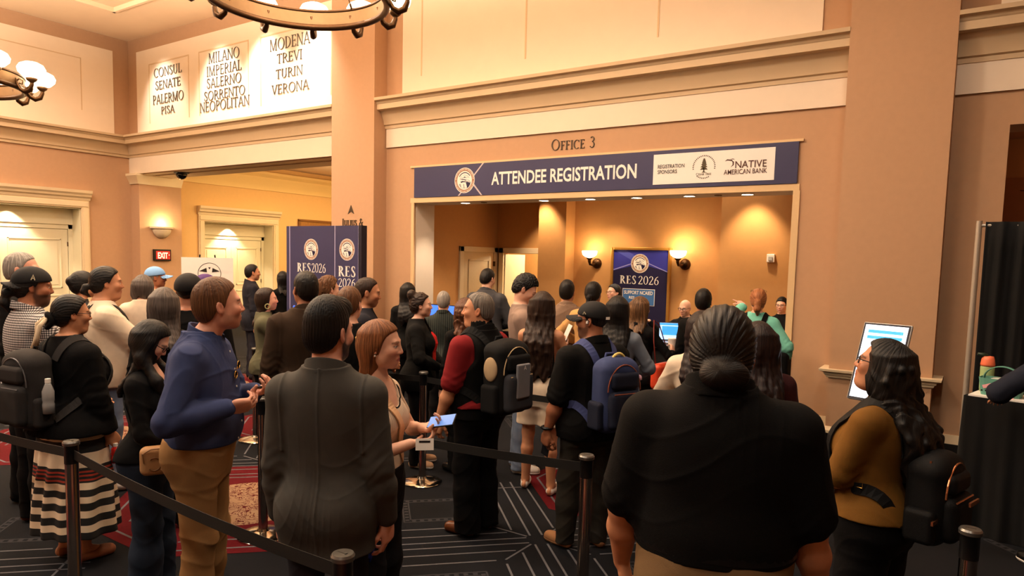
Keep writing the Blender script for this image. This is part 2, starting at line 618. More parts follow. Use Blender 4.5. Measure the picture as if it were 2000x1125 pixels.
# ---- walls
X0 = -16.98
wall('wall_back', [
    (X0, YW, 3.80, -9.68, 9.78, CEILZ),
    (X0, YW, 0, -16.62, 10.0, 3.80),
    (-9.68, YW, 0, -8.0, 9.45, CEILZ),
    (-8.0, YW, 2.92, -1.9, 9.45, CEILZ),
    (-1.9, YW, 0, 0.16, 9.45, CEILZ),
    (0.16, YW, 3.51, 2.4, 9.45, CEILZ),
    (2.4, YW, 0, 6.5, 9.45, CEILZ)], M_TAN)
wall('wall_pillar_left', [(-9.68, 8.65, 0, -8.64, YW, CEILZ)], M_TAN)
wall('wall_pillar_right', [(-1.365, 8.65, 0, -0.345, YW, CEILZ)], M_TAN)
wall('wall_left', [
    (X0, 7.81, 0, -17.5, YW, CEILZ),
    (X0, 4.90, 2.92, -17.5, 7.81, CEILZ),
    (X0, -7, 0, -17.5, 4.90, CEILZ)], M_TAN)
wall('wall_right', [(6.3, -7, 0, 6.5, YW, CEILZ)], M_TAN)
wall('wall_front', [(-17.5, -7.0, 0, 6.5, -6.8, CEILZ)], M_TAN)
# corridor
wall('wall_corridor_left', [(-16.95, 10.0, 0, -17.5, 10.81, 4.5), (-16.95, 10.81, 2.82, -17.5, 12.96, 4.5), (-16.95, 12.96, 0, -17.5, 18.2, 4.5)], M_CORR)
wall('wall_corridor_end', [(-17.5, 18.0, 0, -9.0, 18.2, 4.5)], M_CORR)
wall('wall_corridor_right', [(-9.2, 9.45, 0, -9.0, 18.2, 4.5)], M_CORR)
wall('ceiling_corridor', [(-17.5, 10.0, 4.42, -9.0, 18.2, 4.5)], M_CEIL)
# registration room
wall('wall_office_left', [(-8.5, 9.45, 0, -8.3, 11.85, 3.45)], M_OFF)
wall('wall_office_doorway', [(-8.5, 11.85, 0, -8.11, 12.0, 3.45), (-8.11, 11.85, 2.12, -7.12, 12.0, 3.45)], M_OFF)
wall('wall_office_column', [(-7.12, 11.55, 0, -6.52, 12.0, 3.45)], M_OFF)
wall('wall_office_back', [(-6.52, 11.9, 0, -3.55, 12.05, 3.45)], M_OFF)
wall('wall_office_block', [(-3.55, 11.4, 0, -1.6, 12.05, 3.45)], M_OFF)
wall('wall_office_right', [(-1.8, 9.45, 0, -1.6, 11.4, 3.45)], M_OFF)
wall('ceiling_office', [(-8.5, 9.45, 3.42, -1.6, 12.05, 3.5)], M_CEIL)
# space seen through the inner doorway
wall('wall_inner_passage', [(-9.6, 13.3, 0, -6.9, 13.4, 2.7), (-9.7, 12.0, 0, -9.6, 13.4, 2.7), (-6.95, 12.05, 0, -6.85, 13.4, 2.7), (-9.6, 12.0, 2.6, -6.9, 13.4, 2.7)], M_CORR)
m = MB(); m.box((-7.95, 13.24, 0.0), (-7.15, 13.3, 2.15)); m.box((-8.05, 13.26, 0), (-7.05, 13.3, 2.22))
struct(m.build('door_4', M_DOOR))
# right-hand room
wall('wall_right_room', [(0.0, 11.2, 0, 2.6, 11.3, 3.8), (-0.1, 9.45, 0, 0.0, 11.3, 3.8), (2.5, 9.45, 0, 2.6, 11.3, 3.8), (0.0, 9.45, 3.7, 2.6, 11.3, 3.8)], mat('brown wall in right room', (150, 92, 46), 0.85, noise=0.05))
m = MB()
m.box((0.20, 11.12, 0), (0.36, 11.2, 3.2)); m.box((0.36, 11.12, 3.04), (2.0, 11.2, 3.2)); m.box((0.36, 11.16, 0), (2.0, 11.2, 3.04))
struct(m.build('door_5', mat('brown stained wood', (128, 70, 30), 0.5, noise=0.15, nscale=6)))

# soft grey painted soffit and jambs of the registration opening
wall('trim_2', [(-8.0, YW + 0.02, 2.905, -1.9, 9.47, 2.92), (-8.0, YW + 0.05, 0, -7.985, 9.47, 2.905), (-1.915, YW + 0.05, 0, -1.9, 9.47, 2.905)], mat('pale jamb paint', (222, 206, 188), 0.7, noise=0.02))
wall('trim_3', [(-8.06, YW - 0.02, 2.905, -1.86, YW, 2.985), (-8.04, YW - 0.02, 0, -7.98, YW, 2.905), (-1.93, YW - 0.02, 0, -1.85, YW, 2.905),
                (-8.06, YW - 0.03, 3.485, -1.84, YW, 3.515)], mat('gold painted casing', (220, 186, 140), 0.55, noise=0.03))

# ---- friezes, cornices, panels
CORN = [(0.0, 4.17), (0.04, 4.17), (0.045, 4.22), (0.07, 4.235), (0.08, 4.30), (0.13, 4.40), (0.15, 4.43), (0.16, 4.45), (0.24, 4.46), (0.24, 4.545), (0.255, 4.56), (0.265, 4.585), (0.31, 4.60), (0.315, 4.645), (0.0, 4.645)]


def cornice(name, path):
    m = MB(); m.sweep(CORN, path)
    o = m.build(name, M_CORN); shade_auto(o, 30)
    return struct(o)


# out = right of travel; travelling +x along the back wall gives out = -y
cornice('trim_4', [(X0, -6.8), (X0, YW), (-9.68, YW)])
cornice('trim_5', [(-8.64, YW), (-1.365, YW)])
cornice('trim_6', [(-0.345, YW), (6.3, YW)])
wall('trim_7', [(-8.62, YW - 0.03, 3.855, -1.365, YW, 4.2), (-0.345, YW - 0.03, 3.855, 6.3, YW, 4.2), (X0, YW - 0.03, 3.80, -9.68, YW, 4.2)], M_CREAM)
wall('trim_8', [(-8.27, YW - 0.02, 4.64, -1.71, YW, 6.56), (0.0, YW - 0.02, 4.64, 6.0, YW, 6.56)], M_CREAM)
wall('trim_9', [(X0, -6.0, 4.64, X0 + 0.02, 8.59, 6.56)], M_CREAM)
m = MB()
for x, z0, z1 in ((-7.85, 4.97, 6.4), (-5.82, 4.97, 6.4), (-3.74, 4.97, 6.4)):
    m.box((x - 0.012, YW - 0.026, z0), (x + 0.012, YW - 0.02, z1))
m.box((X0 + 0.02, 0.0, 6.22), (X0 + 0.026, 7.9, 6.24)); m.box((X0 + 0.02, 7.88, 5.1), (X0 + 0.026, 7.9, 6.24))
struct(m.build('trim_10', M_LINE))
# header soffit of the corridor opening: recessed slot
wall('trim_11', [(-16.6, 9.30, 3.775, -9.7, 9.76, 3.80), (-16.6, 9.0, 3.785, -9.7, 9.22, 3.80)], mat('taupe soffit', (196, 168, 134), 0.8))
# pilaster cap at the jamb under the header
m = MB()
CAP = [(0.0, 3.56), (0.03, 3.56), (0.035, 3.60), (0.06, 3.64), (0.10, 3.72), (0.12, 3.75), (0.12, 3.80), (0.0, 3.80)]
m.sweep(CAP, [(-16.98, YW), (-16.62, YW), (-16.62, 10.0)])
o = m.build('trim_12', M_TRIM); struct(shade_auto(o, 30))
# corridor crown
m = MB()
m.sweep([(0, 3.77), (0.03, 3.77), (0.04, 3.92), (0.12, 4.05), (0.13, 4.12), (0.2, 4.2), (0.2, 4.27), (0.0, 4.27)], [(-16.95, 10.0), (-16.95, 18.0)])
struct(shade_auto(m.build('trim_13', mat('golden crown paint', (238, 204, 138), 0.6, noise=0.03)), 30))
# right pillar: chair rail and base moulding
m = MB()
RAIL = [(0.0, 0.74), (0.02, 0.74), (0.03, 0.765), (0.045, 0.775), (0.05, 0.80), (0.09, 0.815), (0.095, 0.84), (0.0, 0.84)]
m.sweep(RAIL, [(-1.365, YW), (-1.365, 8.65), (-0.345, 8.65), (-0.345, YW)])
BASE = [(0.0, 0.10), (0.05, 0.10), (0.05, 0.13), (0.02, 0.16), (0.0, 0.17)]
m.sweep(BASE, [(-1.365, YW), (-1.365, 8.65), (-0.345, 8.65), (-0.345, YW)])
struct(m.build('trim_14', M_TRIM))
m = MB()
PLB = [(0, 0), (0.03, 0), (0.03, 0.10), (0, 0.10)]
m.sweep(PLB, [(-1.365, YW), (-1.365, 8.65), (-0.345, 8.65), (-0.345, YW)])
m.sweep(PLB, [(-9.68, YW), (-9.68, 8.65), (-8.64, 8.65), (-8.64, YW), (-8.05, YW)])
m.sweep(PLB, [(-1.85, YW), (-1.365, YW)]); m.sweep(PLB, [(-0.345, YW), (0.16, YW)]); m.sweep(PLB, [(X0, 8.0), (X0, YW), (-16.62, YW), (-16.62, 10.0)])
struct(m.build('baseboard_back', M_BLACKB))
m = MB()
m.box((-1.85, YW - 0.02, 0.10), (-1.365, YW, 0.22)); m.box((-0.345, YW - 0.02, 0.10), (0.16, YW, 0.2))
struct(m.build('trim_15', M_TRIM))


def door_set(name, X, y0, y1, ztop, ztrans):
    """recessed panelled double door in a left wall (faces +x) with casing and head cap"""
    root = bpy.data.objects.new(name, None); COL.objects.link(root); root['kind'] = 'structure'
    m = MB()
    w = 0.17
    for (a, b) in ((y0 - w, y0), (y1, y1 + w)):
        m.box((X, a, 0), (X + 0.05, b, ztop)); m.box((X, a + 0.03, 0), (X + 0.07, b - 0.03, ztop))
    m.box((X, y0 - w, ztop), (X + 0.05, y1 + w, ztop + w)); m.box((X, y0 - w + .03, ztop + .03), (X + 0.07, y1 + w - .03, ztop + w - .03))
    struct(bevel(m.build('door_casing', M_TRIM, root), 0.008))
    m = MB()
    prof = [(0, ztop + w), (0.06, ztop + w), (0.07, ztop + w + .05), (0.12, ztop + w + .08), (0.13, ztop + w + .12), (0.17, ztop + w + .16), (0.18, ztop + w + .22), (0, ztop + w + .22)]
    m.sweep(prof, [(X - 0.0, y0 - w - 0.02), (X, y1 + w + 0.02)])
    struct(shade_auto(m.build('door_head_cap', M_TRIM, root), 30))
    xb = X - 0.45
    m = MB()   # inner lining, frame and transom board
    m.box((xb - .04, y0, 0), (xb, y1, ztop)); m.box((xb, y1 - .1, 0), (xb + .06, y1, ztrans + .1)); m.box((xb, y0, 0), (xb + .06, y0 + .1, ztrans + .1)); m.box((xb, y0, ztrans), (xb + .06, y1, ztrans + .1))
    m.box((xb, y0, ztrans + .1), (xb + .09, y1, ztop - .02))
    m.box((xb, y0, ztop - .02), (X, y1, ztop + .0)); m.box((xb, y1 - .012, 0), (X, y1, ztop)); m.box((xb, y0, 0), (X, y0 + .012, ztop))
    struct(bevel(m.build('door_frame', M_DOOR, root), 0.006))
    ym = (y0 + y1) / 2
    for a, b in ((y0 + .11, ym - .004), (ym + .004, y1 - .11)):
        m = MB(); m.box((xb, a, 0.01), (xb + .045, b, ztrans - .01))
        for z0, z1 in ((0.25, 0.95), (1.10, ztrans - .22)):
            for (c, d, e, f) in ((a + .14, b - .14, z0, z0 + .03), (a + .14, b - .14, z1 - .03, z1), (a + .14, a + .17, z0, z1), (b - .17, b - .14, z0, z1)):
                m.box((xb + .045, c, e), (xb + .062, d, f))
            m.box((xb + .045, a + .22, z0 + .08), (xb + .055, b - .22, z1 - .08))
        dl = struct(bevel(m.build('door_leaf', M_DOOR, root), 0.004))
        hm = MB()
        for z in (0.3, 1.2, 2.1):
            yy = b - 0.0 if b > ym + .1 else a
            hm.lathe([(0.012, -.05), (0.012, .05)], (xb + .05, yy, z), 10)
        hm.build('hinge', M_BRONZE, dl)
    return root


door_set('door_1', X0, 4.90, 7.81, 2.92, 2.44)
door_set('door_2', -16.95, 10.81, 12.96, 2.80, 2.36)
# plain doors in the registration room
root = bpy.data.objects.new('door_3', None); COL.objects.link(root); root['kind'] = 'structure'
m = MB()
m.box((-8.3, 10.58, 0), (-8.26, 10.70, 2.23)); m.box((-8.3, 11.71, 0), (-8.26, 11.83, 2.23)); m.box((-8.3, 10.58, 2.13), (-8.26, 11.83, 2.23))
struct(bevel(m.build('door_casing', M_TRIM, root), 0.006))
m = MB(); m.box((-8.3, 10.70, 0.01), (-8.28, 11.71, 2.13))
for a, b, c, d in ((10.86, 11.55, 1.95, 1.98), (10.86, 11.55, 1.1, 1.13), (10.86, 10.89, 1.1, 1.98), (11.52, 11.55, 1.1, 1.98), (10.86, 11.55, .9, .93), (10.86, 11.55, .2, .23), (10.86, 10.89, .2, .93), (11.52, 11.55, .2, .93)):
    m.box((-8.28, a, c), (-8.265, b, d))
struct(bevel(m.build('door_leaf', mat('beige door paint', (214, 188, 150), 0.5), root), 0.004))
m = MB()
for z in (0.3, 1.1, 1.85): m.box((-8.28, 11.69, z), (-8.25, 11.73, z + .1))
struct(m.build('hinge', M_BRONZE, root))
m = MB()
m.box((-8.22, 11.80, 0), (-8.11, 11.86, 2.23)); m.box((-8.22, 11.80, 2.12), (-7.12, 11.86, 2.23))
struct(bevel(m.build('trim_16', M_TRIM), 0.006))
m = MB(); m.box((-8.13, 11.86, 0), (-8.09, 12.6, 2.10))
struct(m.build('door_6', M_DOOR))
# ------------------------------------------------------------------ lettering
def _arc(cx, cy, rx, ry, a0, a1, wx, wy, n=18):
    out = []
    for i in range(n):
        q = []
        for a, inn in ((a0 + (a1 - a0) * i / n, 0), (a0 + (a1 - a0) * (i + 1) / n, 0), (a0 + (a1 - a0) * (i + 1) / n, 1), (a0 + (a1 - a0) * i / n, 1)):
            r = math.radians(a)
            q.append((cx + (rx - wx * inn) * math.cos(r), cy + (ry - wy * inn) * math.sin(r)))
        out.append(q)
    return out


def glyph(ch, T=0.12, t=0.045):
    """serif capital / figure as polygons in a unit-height box -> (polygons, advance)"""
    S = []
    sf = 0.075

    def V(x, y0=0.0, y1=1.0, w=T, top=True, bot=True):
        S.append([(x, y0), (x + w, y0), (x + w, y1), (x, y1)])
        if bot: S.append([(x - sf, y0), (x + w + sf, y0), (x + w + sf, y0 + .035), (x - sf, y0 + .035)])
        if top: S.append([(x - sf, y1 - .035), (x + w + sf, y1 - .035), (x + w + sf, y1), (x - sf, y1)])

    def Hb(x0, x1, y, h=t):
        S.append([(x0, y), (x1, y), (x1, y + h), (x0, y + h)])

    def D(x0, y0, x1, y1, w):
        S.append([(x0 - w / 2, y0), (x0 + w / 2, y0), (x1 + w / 2, y1), (x1 - w / 2, y1)])

    def F(x, y, w=0.2):
        S.append([(x - w / 2, y), (x + w / 2, y), (x + w / 2, y + .035), (x - w / 2, y + .035)])
    if ch == 'A':
        D(.06, 0, .36, 1, t * 1.2); D(.68, 0, .37, 1, T); Hb(.18, .56, .33); F(.06, 0); F(.68, 0, .24); return S, .76
    if ch == 'C':
        S += _arc(.42, .5, .40, .52, 48, 312, T, t); S.append([(.66, .72), (.70, .72), (.70, .96), (.66, .96)]); return S, .76
    if ch == 'D':
        V(.09); S += _arc(.2, .5, .50, .5, -90, 90, T, t); return S, .76
    if ch == 'E':
        V(.09); Hb(.1, .52, .965 - .01); Hb(.1, .44, .5); Hb(.1, .54, 0); S.append([(.5, .82), (.53, .82), (.53, 1), (.5, 1)]); S.append([(.53, 0), (.56, 0), (.56, .2), (.53, .2)]); S.append([(.42, .42), (.445, .42), (.445, .62), (.42, .62)]); return S, .62
    if ch == 'F':
        V(.09); Hb(.1, .52, .955); Hb(.1, .44, .5); S.append([(.5, .8), (.53, .8), (.53, 1), (.5, 1)]); S.append([(.42, .42), (.445, .42), (.445, .62), (.42, .62)]); return S, .58
    if ch == 'I':
        V(.09); return S, .32
    if ch == 'J':
        V(.12, .05, 1, bot=False); S += _arc(.04, .02, .20, .22, -80, 0, T, t, 8); return S, .36
    if ch == 'L':
        V(.09); Hb(.1, .52, 0); S.append([(.5, 0), (.53, 0), (.53, .22), (.5, .22)]); return S, .58
    if ch == 'M':
        V(.08, w=t, top=False); D(.14, 1, .46, 0, T); D(.46, 0, .80, 1, t); V(.76, w=T, top=False); F(.1, .965, .18); F(.84, .965, .18); return S, .98
    if ch == 'N':
        V(.08, w=t, top=False); D(.12, 1, .66, 0, T); V(.66, w=t, bot=False); F(.08, .965, .18); return S, .80
    if ch == 'O':
        S += _arc(.44, .5, .42, .52, 0, 360, T, t, 28); return S, .90
    if ch == 'P' or ch == 'R':
        V(.09); S += _arc(.22, .735, .33, .265, -90, 90, T, t, 12); Hb(.1, .24, .47); Hb(.1, .24, .955)
        if ch == 'R':
            D(.34, .48, .64, 0, T); F(.66, 0, .18); return S, .72
        return S, .60
    if ch == 'S':
        S += _arc(.28, .76, .22, .26, 35, 235, T * .8, t, 12); D(.14, .70, .42, .34, T * 1.0); S += _arc(.27, .25, .24, .27, -145, 55, T * .8, t, 12)
        S.append([(.43, .74), (.46, .74), (.46, .96), (.43, .96)]); S.append([(.05, .04), (.08, .04), (.08, .28), (.05, .28)]); return S, .56
    if ch == 'T':
        V(.27, top=False); Hb(.03, .63, .955); S.append([(.02, .8), (.05, .8), (.05, 1), (.02, 1)]); S.append([(.61, .8), (.64, .8), (.64, 1), (.61, 1)]); return S, .66
    if ch == 'U':
        V(.09, .3, 1, bot=False); V(.60, .3, 1, w=t, bot=False); S += _arc(.368, .32, .278, .34, 180, 360, T * .9, t, 14); return S, .78
    if ch == 'V':
        D(.08, 1, .38, 0, T); D(.38, 0, .66, 1, t); F(.08, .965, .24); F(.66, .965); return S, .74
    if ch == '&':
        S += _arc(.34, .78, .17, .22, -20, 260, T * .7, t, 14); S += _arc(.30, .25, .27, .27, 60, 360, T * .9, t, 16); D(.26, .66, .70, 0, T); D(.52, .2, .66, .5, t); F(.66, .5, .18); return S, .80
    if ch == '0':
        S += _arc(.30, .5, .28, .51, 0, 360, T, t, 26); return S, .62
    if ch == '2':
        S += _arc(.27, .74, .24, .26, -10, 170, T, t, 12); D(.47, .70, .08, .06, T * .9); Hb(.03, .52, 0, .09); S.append([(.5, 0), (.53, 0), (.53, .2), (.5, .2)]); return S, .58
    if ch == '3':
        S += _arc(.26, .77, .21, .23, -90, 150, T * .9, t, 12); S += _arc(.25, .27, .25, .28, -150, 90, T * .9, t, 14); return S, .58
    if ch == '6':
        S += _arc(.29, .30, .26, .31, 0, 360, T, t, 20); S += _arc(.60, .34, .56, .66, 105, 175, T, t, 10); return S, .60
    if ch == '^':
        S.append([(.25, 1), (.5, 0), (.25, .3)]); S.append([(.25, 1), (.25, .3), (0, 0)]); return S, .5
    return S, .34


def serif_line(m, text, O, U, V, N, h, width=None, align='c', T=0.12, t=0.045, gap=0.05, th=0.006, small=None, mi=None):
    """adds a line of lettering to mesh builder m; O is the point on the baseline; width fits the line"""
    polys, x = [], 0.0
    for i, ch in enumerate(text):
        k = 1.0
        if small and ch.isalpha() and i > 0 and text[i - 1] != ' ': k = small
        g, adv = glyph(ch, T / k if k < 1 else T, t)
        for p in g: polys.append([(x + a * k, b * k) for a, b in p])
        x += (adv + gap) * k
    x -= gap
    sx = (width / x) if width else h
    off = {'c': -x / 2, 'l': 0, 'r': -x}[align]
    for p in polys:
        q = [((a + off) * sx, b * h) for a, b in p]
        ar = sum(q[i][0] * q[(i + 1) % len(q)][1] - q[(i + 1) % len(q)][0] * q[i][1] for i in range(len(q)))
        if ar < 0: q.reverse()
        m.extrude_poly(q, O, U, V, N, th, mi)


def sans_line(m, text, O, U, V, N, h, width=None, align='c', bold=0.0, mi=None, th=0.004):
    cu = bpy.data.curves.new('txt', 'FONT'); cu.body = text; cu.offset = bold
    cu.resolution_u = 3
    ob = bpy.data.objects.new('txt', cu); COL.objects.link(ob)
    dg = bpy.context.evaluated_depsgraph_get()
    me = bpy.data.meshes.new_from_object(ob.evaluated_get(dg))
    vs = np.array([v.co[:] for v in me.vertices])
    fs = [tuple(p.vertices) for p in me.polygons]
    bpy.data.objects.remove(ob); bpy.data.curves.remove(cu); bpy.data.meshes.remove(me)
    x0, x1 = vs[:, 0].min(), vs[:, 0].max()
    y1 = 0.729
    sx = (width / (x1 - x0)) if width else h / y1
    ox = {'c': (x0 + x1) / 2, 'l': x0, 'r': x1}[align]
    O, U, V, N = map(lambda q: np.array(q, float), (O, U, V, N))
    P3 = O + np.outer((vs[:, 0] - ox) * sx, U) + np.outer(vs[:, 1] * h / y1, V) + N * th
    # orientation towards N
    if fs:
        a, b, c = P3[fs[0][0]], P3[fs[0][1]], P3[fs[0][2]]
        if np.dot(np.cross(b - a, c - a), N) < 0: fs = [tuple(reversed(f)) for f in fs]
    m.add(P3, fs, mi)


def disc(m, O, U, V, N, rx, ry, z, mi, n=40, r0=None):
    O, U, V, N = map(lambda q: np.array(q, float), (O, U, V, N))
    a = np.arange(n) * 2 * math.pi / n
    if r0 is None:
        v = [O + U * rx * math.cos(q) + V * ry * math.sin(q) + N * z for q in a]
        m.add(v, [tuple(range(n))], mi)
    else:
        v = [O + U * rx * math.cos(q) + V * ry * math.sin(q) + N * z for q in a] + [O + U * rx * r0 * math.cos(q) + V * ry * r0 * math.sin(q) + N * z for q in a]
        m.add(v, [(i, (i + 1) % n, n + (i + 1) % n, n + i) for i in range(n)], mi)


def flat(m, pts, O, U, V, N, z, mi, s=1.0):
    O, U, V, N = map(lambda q: np.array(q, float), (O, U, V, N))
    ar = sum(pts[i][0] * pts[(i + 1) % len(pts)][1] - pts[(i + 1) % len(pts)][0] * pts[i][1] for i in range(len(pts)))
    if ar < 0: pts = list(reversed(pts))
    m.add([O + U * a * s + V * b * s + N * z for a, b in pts], [tuple(range(len(pts)))], mi)


M_RING = mat('bronze emblem ring', (150, 104, 74), 0.5, noise=0.1)
M_EGL = mat('emblem grey shading', (150, 146, 150), 0.5, noise=0)
M_TEAL = mat('poster blue box', (64, 110, 168), 0.45, noise=0.03)
M_NAVY2 = mat('bright navy print', (52, 54, 150), 0.45, noise=0.12, nscale=2)
M_NAVY3 = mat('deep navy print', (30, 26, 62), 0.45, noise=0.1, nscale=2)
EMB_MATS = [M_WHITE, M_RING, M_NAVY3, M_EGL]


def emblem(parent, O, U, V, N, R):
    """round crest: lettered ring around an eagle's head"""
    m = MB()
    disc(m, O, U, V, N, R, R, 0.0010, 0)
    disc(m, O, U, V, N, R * .95, R * .95, 0.0022, 1, r0=.78)
    for k in range(46):
        a = 2 * math.pi * k / 46
        if k % 23 in (0,): continue
        c, s = math.cos(a), math.sin(a)
        w = .028 if k % 3 else .018
        q = [(c * .82 - s * w, s * .82 + c * w), (c * .82 + s * w, s * .82 - c * w), (c * .91 + s * w, s * .91 - c * w), (c * .91 - s * w, s * .91 + c * w)]
        flat(m, q, O, U, V, N, 0.0032, 0, R)
    E = lambda pts, z, mi: flat(m, pts, O, U, V, N, z, mi, R)
    # brow arc above the head
    for q in _arc(.02, -.02, .66, .66, 35, 150, .07, .07, 10): E(q, .0026, 2)
    # crown feathers, brow, eye
    E([(-.50, .12), (-.30, .34), (0, .43), (.30, .36), (.50, .18), (.2, .22), (-.1, .2)], .0026, 3)
    E([(-.44, .16), (-.24, .36), (.02, .40), (.28, .33), (.44, .2), (.2, .25), (-.1, .24)], .0032, 0)
    E([(-.12, .22), (.02, .30), (.16, .22), (.02, .20)], .0038, 2)
    E([(-.52, .06), (-.2, .12), (.1, .08), (.26, .12), (.1, .03), (-.25, .05)], .0034, 2)
    # beak hooked to the right
    E([(.05, .06), (.30, .08), (.50, -.02), (.58, -.22), (.44, -.10), (.24, -.08), (.0, -.06)], .0034, 3)
    E([(.08, .04), (.30, .055), (.46, -.03), (.53, -.16), (.42, -.06), (.24, -.05)], .0040, 0)
    E([(-.42, -.10), (-.2, -.04), (.1, -.10), (.3, -.12), (.1, -.15), (-.16, -.14), (-.3, -.2)], .0036, 2)
    # dark field under the beak
    E([(.14, -.16), (.32, -.12), (.52, -.2), (.62, -.12), (.56, -.36), (.40, -.56), (.28, -.62), (.22, -.4)], .0036, 2)
    # neck feathers
    E([(-.56, -.3), (-.4, -.24), (-.3, -.5), (-.36, -.58)], .0030, 3)
    E([(-.12, -.3), (-.04, -.26), (.02, -.56), (-.06, -.64)], .0030, 3)
    for k in range(6):
        E([(-.3 + k * .1, -.62), (-.27 + k * .1, -.55), (-.24 + k * .1, -.64)], .0034, 2)
    return m.build('emblem', None, parent, mats=EMB_MATS)


UX, UZ, NY = (1, 0, 0), (0, 0, 1), (0, -1, 0)
Yf = YW - 0.02

# ---- room names on the white panel
cols = [('three-line dark room-name lettering', [('CONSUL', -15.28, 5.99, .26, 1.10), ('SENATE', -15.275, 5.71, .25, 1.0), ('PALERMO', -15.28, 5.405, .27, 1.22), ('PISA', -15.295, 5.145, .22, .53)]),
        ('', [('MILANO', -13.21, 6.035, .28, 1.05), ('IMPERIAL', -13.215, 5.775, .27, 1.19), ('SALERNO', -13.22, 5.53, .26, 1.18), ('SORRENTO', -13.21, 5.275, .25, 1.40), ('NEOPOLITAN', -13.22, 5.055, .27, 1.70)]),
        ('', [('MODENA', -11.15, 6.005, .29, 1.16), ('TREVI', -11.15, 5.73, .24, .74), ('TURIN', -11.16, 5.445, .23, .78), ('VERONA', -11.14, 5.16, .24, 1.08)])]
clab = ['dark metal lettering CONSUL SENATE PALERMO PISA, leftmost on the white panel',
        'dark metal lettering MILANO to NEOPOLITAN, middle of the bright white panel',
        'dark metal lettering MODENA TREVI TURIN VERONA beside the tan pillar']
for (_, rows), lb in zip(cols, clab):
    e = empty('room_name_lettering', (rows[0][1], Yf, rows[-1][2] - .15), lb, 'lettering', group='room names on the white panel')
    for tx, xc, zc, h, w in rows:
        m = MB()
        h = h * .74
        serif_line(m, tx, (xc - rows[0][1], 0, zc - h / 2 - (rows[-1][2] - .15)), UX, UZ, NY, h, w, T=0.088, t=0.032, th=0.015)
        m.build('lettering_line', mat('pewter lettering', (104, 98, 92), 0.3, metal=0.6, noise=0), e)
m = MB()
for x0, x1 in ((-16.05, -14.47), (-14.1, -12.4), (-12.03, -10.0)):
    m.box((x0, Yf - .008, 6.20), (x1, Yf, 6.225)); m.box((x0, Yf - .008, 4.9), (x0 + .02, Yf, 6.2)); m.box((x1 - .02, Yf - .008, 4.9), (x1, Yf, 6.2))
struct(m.build('trim_17', M_LINE))
wall('trim_18', [(-16.58, YW - .02, 4.64, -9.68, YW, 6.56)], M_CREAM)

# ---- OFFICE 3 and pillar lettering
e = empty('office_lettering', (-4.975, YW, 3.60), 'dark bronze lettering OFFICE 3 on tan wall above the navy banner', 'lettering')
m = MB(); serif_line(m, 'OFFICE 3', (0, 0, 0), UX, UZ, NY, .155, .72, T=.11, t=.05, th=.012, small=.8); m.build('lettering_line', M_INK, e)
e = empty('pillar_lettering', (-9.14, 8.65, 1.6), 'dark lettering JULIUS & under a pointed arrow on the left pillar', 'lettering')
m = MB(); serif_line(m, '^', (-.04, 0, 1.12), UX, UZ, NY, .15, .15, th=.012); m.build('arrow', M_INK, e)
m = MB(); serif_line(m, 'JULIUS &', (0, 0, .91), UX, UZ, NY, .13, .52, T=.13, t=.06, th=.012, small=.8); m.build('lettering_line', M_INK, e)
for tx, z in (('S', .765), ('AS', .635), ('NS', -.01)):
    m = MB(); serif_line(m, tx, (.29, 0, z), UX, UZ, NY, .115, None, 'r', T=.13, t=.06, th=.012); m.build('lettering_line', M_INK, e)

# ---- ATTENDEE REGISTRATION banner
BX, BZ = -4.93, 2.99
e = empty('registration_banner', (BX, YW - .02, BZ), 'long navy banner reading ATTENDEE REGISTRATION over the wide opening', 'banner')
m = MB(); m.box((-3.04, -.012, 0), (3.04, .012, .495)); m.build('banner_panel', M_NAVY, e)
O = lambda x, z: (x - BX, -.012, z - BZ)
m = MB()
fl_ = lambda pts, mi=0, z=.001: flat(m, pts, (0, -.012, 0), UX, UZ, NY, z, mi)
fl_([(-1.63, .495), (-1.60, .495), (-2.08, 0), (-2.11, 0)]); fl_([(-1.86, .22), (-1.84, .24), (-1.62, 0), (-1.65, 0)])
m.build('diagonal_line', mat('pale line print', (196, 184, 186), 0.5, noise=0), e)
emblem(e, (-6.905 - BX, -.013, 3.232 - BZ), UX, UZ, NY, .20)
m = MB(); sans_line(m, 'ATTENDEE REGISTRATION', O(-5.17, 3.145), UX, UZ, NY, .195, 2.42, bold=.022); m.build('lettering_line', M_WHITE, e)
m = MB(); m.box((-3.72 - BX, -.018, 3.04 - BZ), (-2.155 - BX, -.012, 3.435 - BZ)); sp = m.build('sponsor_panel', M_WHITE, e)
ON = lambda x, z: (x - BX, -.019, z - BZ)
m = MB(); sans_line(m, 'REGISTRATION', ON(-3.655, 3.25), UX, UZ, NY, .05, .365, 'l', .008); m.build('sponsor_caption', M_INKB, sp); m = MB(); sans_line(m, 'SPONSORS', ON(-3.655, 3.18), UX, UZ, NY, .05, .265, 'l', .008); m.build('sponsor_caption', M_INKB, sp)
m = MB(); sans_line(m, 'NATIVE', ON(-2.44, 3.205), UX, UZ, NY, .09, .38, 'c', .006); sans_line(m, 'AMERICAN BANK', ON(-2.505, 3.13), UX, UZ, NY, .062, .53, 'c', .006)
for q in ([(-.36, .0), (-.30, .05), (-.18, .03), (-.13, -.04), (-.19, 0), (-.29, .02)], [(-.20, .03), (-.13, -.02), (-.13, -.10), (-.21, -.16), (-.16, -.09), (-.165, -.03)], [(-.24, .045), (-.16, .06), (-.10, .035), (-.17, .04)]):
    flat(m, q, ON(-2.585, 3.295), UX, UZ, NY, .001, 0, .5)
m.build('bank_logo', mat('maroon print ink', (74, 38, 34), 0.5, noise=0), sp)
m = MB()
tc_ = ON(-3.03, 3.24)
